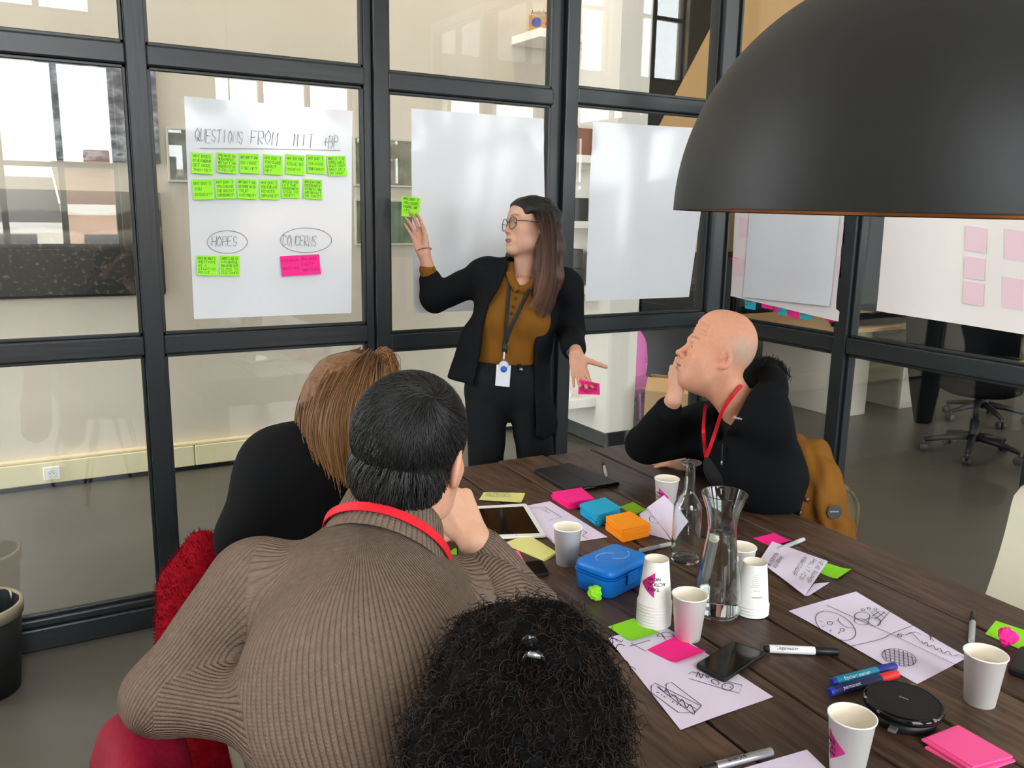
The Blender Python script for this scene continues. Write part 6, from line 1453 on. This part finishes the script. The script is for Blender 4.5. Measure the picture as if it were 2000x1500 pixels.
sw = SDF(); fB = nrm((.62, .78, 0)); sB = np.cross(fB, (0, 0, 1))
sL, sR = J(490, 1140, 1.28), J(955, 1180, 1.36); eL, eR = J(322, 1358, 1.20), J(1040, 1200, 1.62); wL, wR = J(520, 1392, 1.17), J(938, 1072, 1.52); tp, md, bt = J(722, 1225, 1.25), J(712, 1370, 1.17), V3(.44, .93, .58)
sw.cap(tp, md, .150, .165, .05, flat=(fB, .78)).cap(md, bt, .165, .17, .05, flat=(fB, .82)).cap(sL*.92+sR*.08, sR*.9+sL*.1, .068, .066, .06).cap(J(748, 1068, 1.295), J(735, 1170, 1.27), .074, .105, .06)
sw.cap(sL, eL, .064, .050, .04).cap(eL, wL, .050, .048, .03).cap(sR, eR, .066, .056, .04).cap(eR, wR, .056, .040, .02)
V, F = sw.mesh(.0065, 2); V = sinfold(V, vnormals(V, F), .006, 15, 31)
K = knit_coords(V, [(tp+V3(0, 0, .1), bt, .17, -fB), (sL, eL, .075, -fB), (eL, wL, .07, -fB), (sR, eR, .075, (0, 0, 1)), (eR, wR, .05, (0, 0, 1))], F)
m_knit = knitmat('brown_rib_knit', '#7b6a5e'); so_ = fastmesh('sweater', V, F, m_knit, swm, None, K); VSW = V
# folded collar
ax = nrm(J(768, 985, 1.31)-J(752, 1055, 1.27)); cc = J(752, 1078, 1.285); a1 = nrm(RT-ax*(RT@ax)); a2 = np.cross(ax, a1)
def collar(u, w):
    a = u*2*math.pi; r = .064+.026*w**1.3; hgt = .070-.12*abs(w-.25)-.012*math.sin(a)*0
    dr = -.016*math.cos(a-.5); return cc+a1*r*1.08*math.cos(a)+a2*r*.98*math.sin(a)+ax*(hgt+dr)
g = MB().grid(collar, 64, 14); V = g.v[0]; F = np.array(g.f)[:, ::-1]; N = vnormals(V, F); V2 = np.vstack([V+N*.005, V-N*.005]); F2 = np.vstack([F, F[:, ::-1]+len(V)])
Kc = np.array([(i//14/63*2*math.pi*.085, (i % 14)*.008, 0) for i in range(len(V))]); fastmesh('collar', V2, F2, m_knit, so_, None, np.vstack([Kc, Kc]))
P = np.array([cc+a1*.086*1.08*math.cos(a)+a2*.086*math.sin(a)+ax*(.010-.016*math.cos(a-.5)) for a in np.linspace(0, 2*math.pi, 60)]); Nn = np.array([nrm(p-cc-ax*((p-cc)@ax)) for p in P]); rl2 = band(MB(), P+Nn*.006, .014, Nn, .0015).build('red_lanyard', rl, swm); rl2['label'] = 'red lanyard ribbon over the collar'
# cuff of the raised sleeve
cax = nrm(wR-eR); b1 = nrm(np.cross(cax, (0, 0, 1))); b2 = np.cross(cax, b1)
g = MB().grid(lambda u, w: wR+cax*(-.045+.06*w)+(b1*math.cos(u*6.2832)+b2*math.sin(u*6.2832))*(.045-.006*w), 40, 6); V = g.v[0]; F = np.array(g.f); fastmesh('cuff', V, F, m_knit, so_, None, np.array([(i//6/39*.28, i % 6*.01, 0) for i in range(len(V))]))
# hair: short, black, growing out of a crown whorl
def short_hair(MH, hs, whorl, n, m, parent, c1, c2, seed, length=.045, cap_r=(.080, .100, .088), cap_c=(0, -.024, .034), limit=None):
    rg = np.random.default_rng(seed); U = rg.normal(size=(n*3, 3)); U /= np.linalg.norm(U, axis=1)[:, None]; keep = limit(U); U = U[keep][:n]; n = len(U)
    w = nrm(whorl); S = 6; pts = []; p = U.copy(); ln = length*rg.uniform(.6, 1.15, n)
    for k in range(S):
        lift = 1+.045*k/(S-1)+.02*np.minimum(1, np.linalg.norm(U-w, axis=1))*k/(S-1); pts.append(p*lift[:, None])
        d = p-w; d -= p*(p*d).sum(1)[:, None]; d /= np.linalg.norm(d, axis=1)[:, None]+1e-6; sw_ = np.cross(p, d); d = d+.35*sw_+rg.normal(size=d.shape)*.16; p = p+d*(ln/(S-1)/.09)[:, None]; p /= np.linalg.norm(p, axis=1)[:, None]
    P = np.stack(pts, 1)*np.array(cap_r)*hs+np.array(cap_c)*hs; P = P@MH[:3, :3].T+MH[:3, 3]; return strands_mesh('hair_strands', P, .0011, .0005, m, parent, strand_cols(n, c1, c2, seed))
lim = lambda U: (U[:, 2] > -.62-.10*U[:, 1]) & ((U[:, 1] < .25) | (U[:, 2] > .35)) & ~((np.abs(U[:, 0]) > .82) & (U[:, 2] < -.12) & (U[:, 1] > -.42))
hb = SDF(); Rh = MH[:3, :3]; hb.ell(xf(MH, (0, -.024, .034)), (.080, .1, .088), .01, R=Rh).ell(xf(MH, (0, -.045, -.02)), (.066, .066, .062), .03, R=Rh); hb.ell(xf(MH, (0, .09, -.04)), (.09, .075, .10), .01, 's', R=Rh)
for x in (-1, 1): hb.ell(xf(MH, (x*.082, -.002, -.02)), (.02, .030, .042), .01, 's', R=Rh)
v, f = hb.mesh(.004, 2); hbo = fastmesh('hair', v, f, hairmat('black_hair_base', '#0c0c0d', '#141414'), swm)
wl = Mi[:3, :3]@nrm(J(842, 792, 1.26)-xf(MH, (0, -.024, .034)))
short_hair(MH, hs, wl, 10000, m_hair_attr, hbo, '#0b0b0c', '#2e2d2d', 7, .05, limit=lim)
short_hair(MH, hs, wl, 2200, m_hair_attr, hbo, '#0e0e10', '#454443', 8, .038, (.0735, .085, .078), (0, -.036, -.018), limit=lambda U: (U[:, 1] < -.1) & (U[:, 2] < .25) & (U[:, 2] > -.8))
tz_ = SDF(); tz_.cap(V3(.42, .92, .53), V3(.80, 1.10, .53), .09, .075).cap(V3(.42, 1.08, .53), V3(.80, 1.28, .53), .09, .075).cap(V3(.80, 1.10, .52), V3(.82, 1.1, .09), .068, .055).cap(V3(.80, 1.28, .52), V3(.82, 1.3, .09), .068, .055); v, f = tz_.mesh(.012, 1); fastmesh('trousers', v, f, m_jean, swm)
for y in (1.1, 1.3):
    s = SDF(); s.cap(V3(.80, y, .045), V3(.93, y, .04), .04, .035); v, f = s.mesh(.009, 1); fastmesh('shoe', v, f, m_grey, swm)
# ------------------------------------------------------------------ blonde woman in black
blw = person('seated woman with long blonde-brown hair in a black top, seen from behind', (.45, 1.55))
hc = J(694, 812, 1.70); MH = head_frame(hc, camdir(.55, .02, -.83), camdir(.22, .97, .10)); hs = .97; Mi = np.linalg.inv(MH); nk = J(640, 945, 1.68); Rh = MH[:3, :3]
h_ = head_sdf(hs, False, 0, True, xf(Mi, nk)); Vh, Fh = h_.mesh(.0035, 1); Ch = face_colors(Vh, hs, '#dcae98', False); Vh = xf(MH, Vh)
ls = SDF(); ls.cap(J(620, 1010, 1.66), V3(.42, 1.55, .56), .11, .12).cap(V3(.42, 1.48, .52), V3(.84, 1.52, .52), .07, .06).cap(V3(.42, 1.64, .52), V3(.84, 1.70, .52), .07, .06).cap(V3(.84, 1.52, .52), V3(.84, 1.52, .08), .05, .04).cap(V3(.84, 1.70, .52), V3(.84, 1.72, .08), .05, .04)
hd = SDF(); wR = V3(.80, 1.78, .80); hand(hd, wR, (.8, .5, -.1), (0, 0, -1), False, .92, fore=V3(.70, 1.70, .82)); wL = V3(.72, 1.40, .62); hand(hd, wL, (.9, .1, -.2), (0, .2, -1), True, .92, fore=V3(.60, 1.42, .66)); Vb, Fb = hd.mesh(.0035, 1)
Vl, Fl = ls.mesh(.014, 1); V, F = join((Vh, Fh), (Vl, Fl), (Vb, Fb)); fastmesh('body', V, F, m_skin, blw, np.vstack([Ch, flat_skin(Vl, '#d9a48c'), flat_skin(Vb, '#d9a48c')])); eyeballs(MH, hs, blw)
tp_ = SDF(); fB2 = nrm((.75, .66, 0)); sL, sR = J(560, 925, 1.64), J(735, 985, 1.74); hip = V3(.42, 1.55, .58)
tp_.cap(J(625, 985, 1.67), hip, .155, .155, .04, flat=(fB2, .78)).cap(sL, sR, .088, .08, .05).cap(sL, J(500, 1050, 1.62), .085, .07, .04).cap(J(500, 1050, 1.62), wL-V3(.06, 0, 0), .066, .042, .03).cap(sR, V3(.70, 1.60, .86), .07, .058, .03).cap(V3(.70, 1.60, .86), wR-V3(.03, .03, 0), .055, .042, .02).ell(J(598, 925, 1.66), (.09, .09, .06), .04)
V, F = tp_.mesh(.008, 2); V = sinfold(V, vnormals(V, F), .004, 16, 41); fastmesh('black_top', V, F, mat('black_jersey', '#0c0d0f', .9, .15, bump=(500, .2, .0008)), blw)
hr = SDF(); hr.ell(xf(MH, (0, -.024, .036)), (.082, .102, .090), .01, R=Rh)
hr.chain([J(668, 800, 1.67), J(648, 860, 1.64), J(636, 905, 1.635)], [.066, .050, .030], .03); hr.chain([J(700, 820, 1.67), J(690, 890, 1.64), J(676, 935, 1.64)], [.07, .054, .028], .03); hr.chain([J(735, 820, 1.68), J(720, 890, 1.66), J(706, 930, 1.66)], [.06, .045, .025], .03)
hr.ell(J(752, 722, 1.74), .026, .02)
hr.ell(xf(MH, (0, .09, -.03)), (.075, .075, .10), .012, 's', R=Rh)
V, F = hr.mesh(.005, 2); V = sinfold(V, vnormals(V, F), .004, 55, 17)
mh = mat('blonde_hair', '#8a5f36', .40, .45, noise=(1.0, .5), col2='#5c3a20', bump=(1.5, 1.0, .005), stretch=(150, 150, 7)); hbo = fastmesh('hair', V, F, mh, blw)
guides_strands('hair_strands', [[(705, 694, 1.72), (632, 716, 1.68), (596, 780, 1.66), (589, 845, 1.64), (606, 905, 1.61), (622, 935, 1.60)], [(704, 695, 1.70), (640, 725, 1.64), (606, 790, 1.61), (600, 850, 1.595), (616, 905, 1.585), (632, 938, 1.58)], [(710, 697, 1.68), (655, 735, 1.60), (625, 800, 1.565), (618, 855, 1.56), (634, 905, 1.56), (645, 945, 1.56)], [(720, 697, 1.67), (680, 740, 1.585), (655, 800, 1.555), (652, 860, 1.55), (662, 912, 1.56), (668, 960, 1.56)], [(728, 698, 1.67), (705, 745, 1.585), (690, 805, 1.56), (688, 865, 1.56), (690, 915, 1.57), (694, 950, 1.57)], [(735, 700, 1.68), (740, 745, 1.60), (735, 800, 1.58), (728, 860, 1.58), (720, 910, 1.58), (715, 940, 1.58)]], 4200, .0012, m_hair_attr, hbo, '#7a4f2a', '#c39a66', 23, .0045, .1, root='#5f3d22')
guides_strands('flyaway_strands', [[(745, 700, 1.72), (760, 694, 1.72), (768, 706, 1.72), (776, 735, 1.72)], [(735, 699, 1.72), (748, 690, 1.72), (760, 700, 1.72), (768, 740, 1.72)]], 160, .0008, m_hair_attr, hbo, '#6a4527', '#a87c4c', 29, .006)
tz_ = SDF(); tz_.cap(V3(.42, 1.48, .53), V3(.84, 1.52, .53), .085, .07).cap(V3(.42, 1.64, .53), V3(.84, 1.70, .53), .085, .07).cap(V3(.84, 1.52, .52), V3(.84, 1.52, .09), .062, .05).cap(V3(.84, 1.70, .52), V3(.84, 1.72, .09), .062, .05); v, f = tz_.mesh(.012, 1); fastmesh('trousers', v, f, m_jean, blw)
for y in (1.52, 1.72):
    s = SDF(); s.cap(V3(.82, y, .045), V3(.94, y, .04), .038, .033); v, f = s.mesh(.009, 1); fastmesh('shoe', v, f, m_grey, blw)
# ------------------------------------------------------------------ curly-haired woman in front
cuw = person('seated woman with dark curly hair and a small black hair claw', (.42, .70))
hc = J(1025, 1390, 1.0); MH = head_frame(hc, camdir(.35, .40, -.85), camdir(.05, .90, .42)); hs = .82; Mi = np.linalg.inv(MH); nk = J(985, 1560, .97); Rh = MH[:3, :3]
h_ = head_sdf(hs, False, 0, True, xf(Mi, nk)); Vh, Fh = h_.mesh(.0035, 1); Ch = face_colors(Vh, hs, '#b98468', False); Vh = xf(MH, Vh)
ls = SDF(); ls.cap(J(985, 1640, .95), V3(.40, .62, .56), .11, .12).cap(V3(.40, .56, .52), V3(.82, .60, .52), .07, .06).cap(V3(.40, .70, .52), V3(.82, .76, .52), .07, .06).cap(V3(.82, .60, .52), V3(.82, .6, .08), .05, .04).cap(V3(.82, .76, .52), V3(.82, .78, .08), .05, .04); Vl, Fl = ls.mesh(.014, 1)
V, F = join((Vh, Fh), (Vl, Fl)); fastmesh('body', V, F, m_skin, cuw, np.vstack([Ch, flat_skin(Vl, '#b98468')])); eyeballs(MH, hs, cuw, '#3a281c')
tp_ = SDF(); sL, sR = V3(.31, .69, .89), V3(.55, .58, .89); tp_.cap(V3(.42, .63, .86), V3(.40, .59, .58), .13, .14, .04).cap(sL, sR, .075, .075, .05).cap(sL, V3(.31, .76, .70), .065, .055, .03).cap(sR, V3(.62, .56, .70), .065, .055, .03).cap(V3(.31, .76, .70), V3(.50, .74, .64), .05, .042, .02)
V, F = tp_.mesh(.009, 2); fastmesh('dark_top', V, F, mat('charcoal_top', '#1b1a1c', .9), cuw)
hr = SDF(); rg = np.random.default_rng(5)
hr.ell(J(1030, 1322, .98), (.092, .092, .080), .02); hr.ell(J(1010, 1440, .95), (.100, .100, .085), .04); hr.ell(J(1125, 1430, .98), (.05, .05, .07), .04); hr.ell(J(900, 1500, .94), (.062, .062, .08), .04)
for i in range(46):
    a = rg.normal(size=3); a /= np.linalg.norm(a); c = J(1025, 1345, .975)+a*np.array([.088, .088, .08]); hr.ell(c, rg.uniform(.014, .026), .012)
hr.ell(xf(MH, (0, .13, -.05)), (.07, .07, .10), .02, 's', R=Rh)
V, F = hr.mesh(.0055, 1); N = vnormals(V, F); V = sinfold(V, N, .005, 70, 6); mh = mat('curly_hair_base', '#080606', .7, .1, noise=(60, .5), bump=(90, 1.0, .006)); hbo = fastmesh('hair', V, F, mh, cuw)
n = 7000; pick = rg.integers(0, len(V), n); p0 = V[pick]-N[pick]*.006; d = N[pick]*.55+rg.normal(size=(n, 3))*.45+V3(0, 0, -.55); d /= np.linalg.norm(d, axis=1)[:, None]; S = 18; t = np.linspace(0, 1, S); ln = rg.uniform(.012, .038, n); cr = rg.uniform(.002, .006, n); tn = rg.uniform(6, 14, n); ph = rg.random(n)*6.28
u1 = np.cross(d, V3(.3, .2, 1)); u1 /= np.linalg.norm(u1, axis=1)[:, None]; u2 = np.cross(d, u1); A = tn[:, None]*t[None]+ph[:, None]; en = np.minimum(1, t*4)[None]
P = p0[:, None]+d[:, None]*(ln[:, None]*t[None])[..., None]+(u1[:, None]*np.cos(A)[..., None]+u2[:, None]*np.sin(A)[..., None])*(cr[:, None]*en)[..., None]+V3(0, 0, -1)*(ln[:, None]*.35*t[None]**2)[..., None]
strands_mesh('curls', P, .0007, .0004, mat('curl_strands', '#0c0908', .45, .3, attr='Col'), hbo, strand_cols(n, '#070505', '#2e1f18', 3))
cl = J(1042, 1272, .872); cm = mat('black_claw', '#0f1011', .12, .6)
MB().lathe([(0, -.0025), (.0075, -.002), (.0085, 0), (.0075, .002), (0, .0025)], n=20, M=frame_mat(cl-RT*.004+UP*.010-FW*.004, nrm(RT+UP*.3), nrm(UP-RT*.3-FW*.5), -FW), sx=1, sy=1.25).build('hair_claw', cm, cuw, True)
co = [o for o in cuw.children if o.name.startswith('hair_claw')][0]
for k in (-1, 1):
    MB().tube(smooth_path([cl+RT*.003*k+UP*.002-FW*.004, cl+RT*.008*k-UP*.003-FW*.006, cl+RT*.011*k-UP*.010-FW*.002, cl+RT*.009*k-UP*.016+FW*.008]), .0022, 8).build('claw_tooth', cm, co, True)
MB().tube([cl-UP*.001-RT*.006-FW*.005, cl-UP*.003+RT*.007-FW*.005], .0032, 10).build('claw_spring', m_slv, co, True)
# ================================================================== CHAIRS AND COATS
m_shell = mat('cream_shell_plastic', '#d8d2bd', .45, .4)
def shell_chair(c, fwd, label, top=.84, wide=.225):
    f = nrm((fwd[0], fwd[1], 0)); s = np.cross(f, (0, 0, 1)); c = V3(c[0], c[1], 0); t = thing('shell_chair', label, 'chair', tuple(c))
    def fn(u, w):
        a = (u-.5)*2; hw = wide if w < .5 else wide-.03*(w-.5)
        if w < .5: q = w/.5; p = c+f*(.22-.40*q)+V3(0, 0, .455-.02*math.sin(q*math.pi)+.03*a*a)
        else: q = (w-.5)/.5; p = c+f*(-.18-.07*q-.02*math.sin(q*math.pi)+.05*a*a)+V3(0, 0, .455+(top-.455)*q**.9)
        cr = 1-max(0, (w-.9)/.1)**3*.22; return p+s*a*hw*cr
    g = MB().grid(fn, 15, 33); V = g.v[0]; F = np.array(g.f); N = vnormals(V, F); fastmesh('shell', np.vstack([V+N*.006, V-N*.006]), np.vstack([F, F[:, ::-1]+len(V)]), m_shell, t)
    for a in (-1, 1):
        for b in (-1, 1): MB().tube([c+s*a*.15+f*b*.12+V3(0, 0, .44), c+s*a*.21+f*b*.21], [.012, .009], 10).build('leg', m_slv, t, True)
    return t
shell_chair((2.06, 1.88), (-1, .15), 'cream shell chair under the bald man, hung with a tan jacket', .72, .19)
shell_chair((.45, 1.58), (1, .05), 'cream shell chair under the blonde woman, hung with a red fleece', .80)
shell_chair((.34, 1.08), (1, .25), 'cream shell chair under the man in the sweater', .80)
shell_chair((.40, .58), (1, .1), 'cream shell chair under the curly-haired woman', .80)
wcb = onz(1990, 955, .86); shell_chair((2.075, 1.06), (-1, .12), 'empty cream shell chair across the table from the sweater man', .90)
def drape(name, label, cat, build, h, m, fold, seed, fr=20):
    s = SDF(); build(s); V, F = s.mesh(h, 2); V = sinfold(V, vnormals(V, F), fold, fr, seed); V[:, 2] = np.maximum(V[:, 2], .01); c = V.mean(0); t = thing(name, label, cat, (c[0], c[1], V[:, 2].min())); fastmesh('fabric', V, F, m, t); return t, V, F
m_red = mat('red_fleece', '#8f0d1c', .95, .05, noise=(40, .35), bump=(150, .8, .004)); m_crim = mat('crimson_softshell', '#8c0f2c', .75, .2, noise=(9, .25), bump=(60, .5, .004)); m_tan = mat('tan_canvas', '#83561f', .85, .15, noise=(7, .25), bump=(220, .25, .001))
def b1(s):
    s.cap((.245, 1.43, .78), (.265, 1.76, .81), .058, .062, .04); s.cap((.24, 1.45, .78), (.20, 1.42, .45), .06, .05, .04); s.cap((.245, 1.62, .81), (.195, 1.62, .35), .062, .06, .04); s.cap((.26, 1.74, .80), (.21, 1.78, .42), .058, .05, .04); s.cap((.285, 1.70, .85), (.295, 1.78, .865), .05, .045, .03); s.cap((.28, 1.52, .82), (.29, 1.48, .72), .05, .04, .03)
t, V, F = drape('fleece_jacket', 'red fleece jacket hung over the chair back beside the blonde woman', 'jacket', b1, .009, m_red, .007, 3, 26)
rg = np.random.default_rng(9); N = vnormals(V, F); pk = rg.integers(0, len(V), 12000); D = N[pk]+rg.normal(size=(12000, 3))*.6; P = V[pk][:, None]+D[:, None]*np.linspace(0, .0045, 3)[None, :, None]; strands_mesh('fleece_pile', P, .0008, .0004, m_red, t)
q = SDF(); q.cap((.315, 1.44, .78), (.31, 1.68, .83), .036, .04, .03).cap((.31, 1.46, .78), (.28, 1.42, .60), .036, .03, .03); v, f = q.mesh(.008, 2); fastmesh('lining', sinfold(v, vnormals(v, f), .005, 30, 2), f, mat('maroon_lining', '#6d1330', .8), t)
def b2(s):
    s.cap((.075, .96, .79), (.105, 1.22, .80), .055, .055, .04); s.cap((.075, .97, .78), (.03, .95, .30), .06, .07, .05); s.cap((.10, 1.20, .79), (.05, 1.24, .30), .055, .06, .05); s.cap((.085, 1.08, .78), (.03, 1.08, .28), .06, .07, .05); s.cap((.15, 1.00, .80), (.20, .96, .60), .045, .04, .03)
t, V, F = drape('softshell_jacket', 'crimson softshell jacket hung over the sweater man\'s chair back', 'jacket', b2, .008, m_crim, .013, 5, 30)
def b3(s):
    A, B = J(1575, 900, 2.63), J(1612, 935, 2.58); s.cap(J(1562, 880, 2.66), J(1590, 905, 2.62), .045, .055, .03); s.cap(A, J(1582, 1010, 2.60), .055, .075, .04); s.cap(B, J(1625, 1050, 2.55), .05, .065, .04); s.cap(J(1600, 960, 2.56), J(1622, 1040, 2.50), .045, .042, .03); s.cap(J(1568, 980, 2.58), J(1572, 1040, 2.56), .035, .05, .03); s.cap(J(1590, 1000, 2.62), (2.20, 1.72, .42), .07, .07, .04)
t, V, F = drape('canvas_jacket', 'tan canvas jacket hung on the bald man\'s chair back', 'jacket', b3, .007, m_tan, .014, 8, 38)
d_ = (surf_depth(V, 1630, 1000) or 2.5)-.003; cpt_ = at(1630, 1000, d_); MB().lathe([(0, 0), (.0205, 0), (.021, .002), (0, .0025)], n=32, M=frame_mat(cpt_, nrm(RT+UP*.1), UP, -FW)).build('round_patch', mat('black_rubber', '#15161a', .5), t)
v, f = textmesh('QUIKSILVER', .01); MB().add(cpt_-FW*.004+np.outer(v[:, 0]*.0046-.0145, RT)+np.outer(v[:, 1]*.005, UP), f).build('patch_lettering', mat('patch_white', '#d8d8d8', .6), t)
for q in ((1577, 975), (1563, 1001)):
    c = on_surf(V, [q], .002, 2.5)[0]; MB().lathe([(0, 0), (.0075, 0), (.0085, .002), (.004, .0035), (0, .003)], n=16, M=frame_mat(c, RT, UP, -FW)).build('snap_button', mat('brown_snap', '#5a3310', .4), t, True)
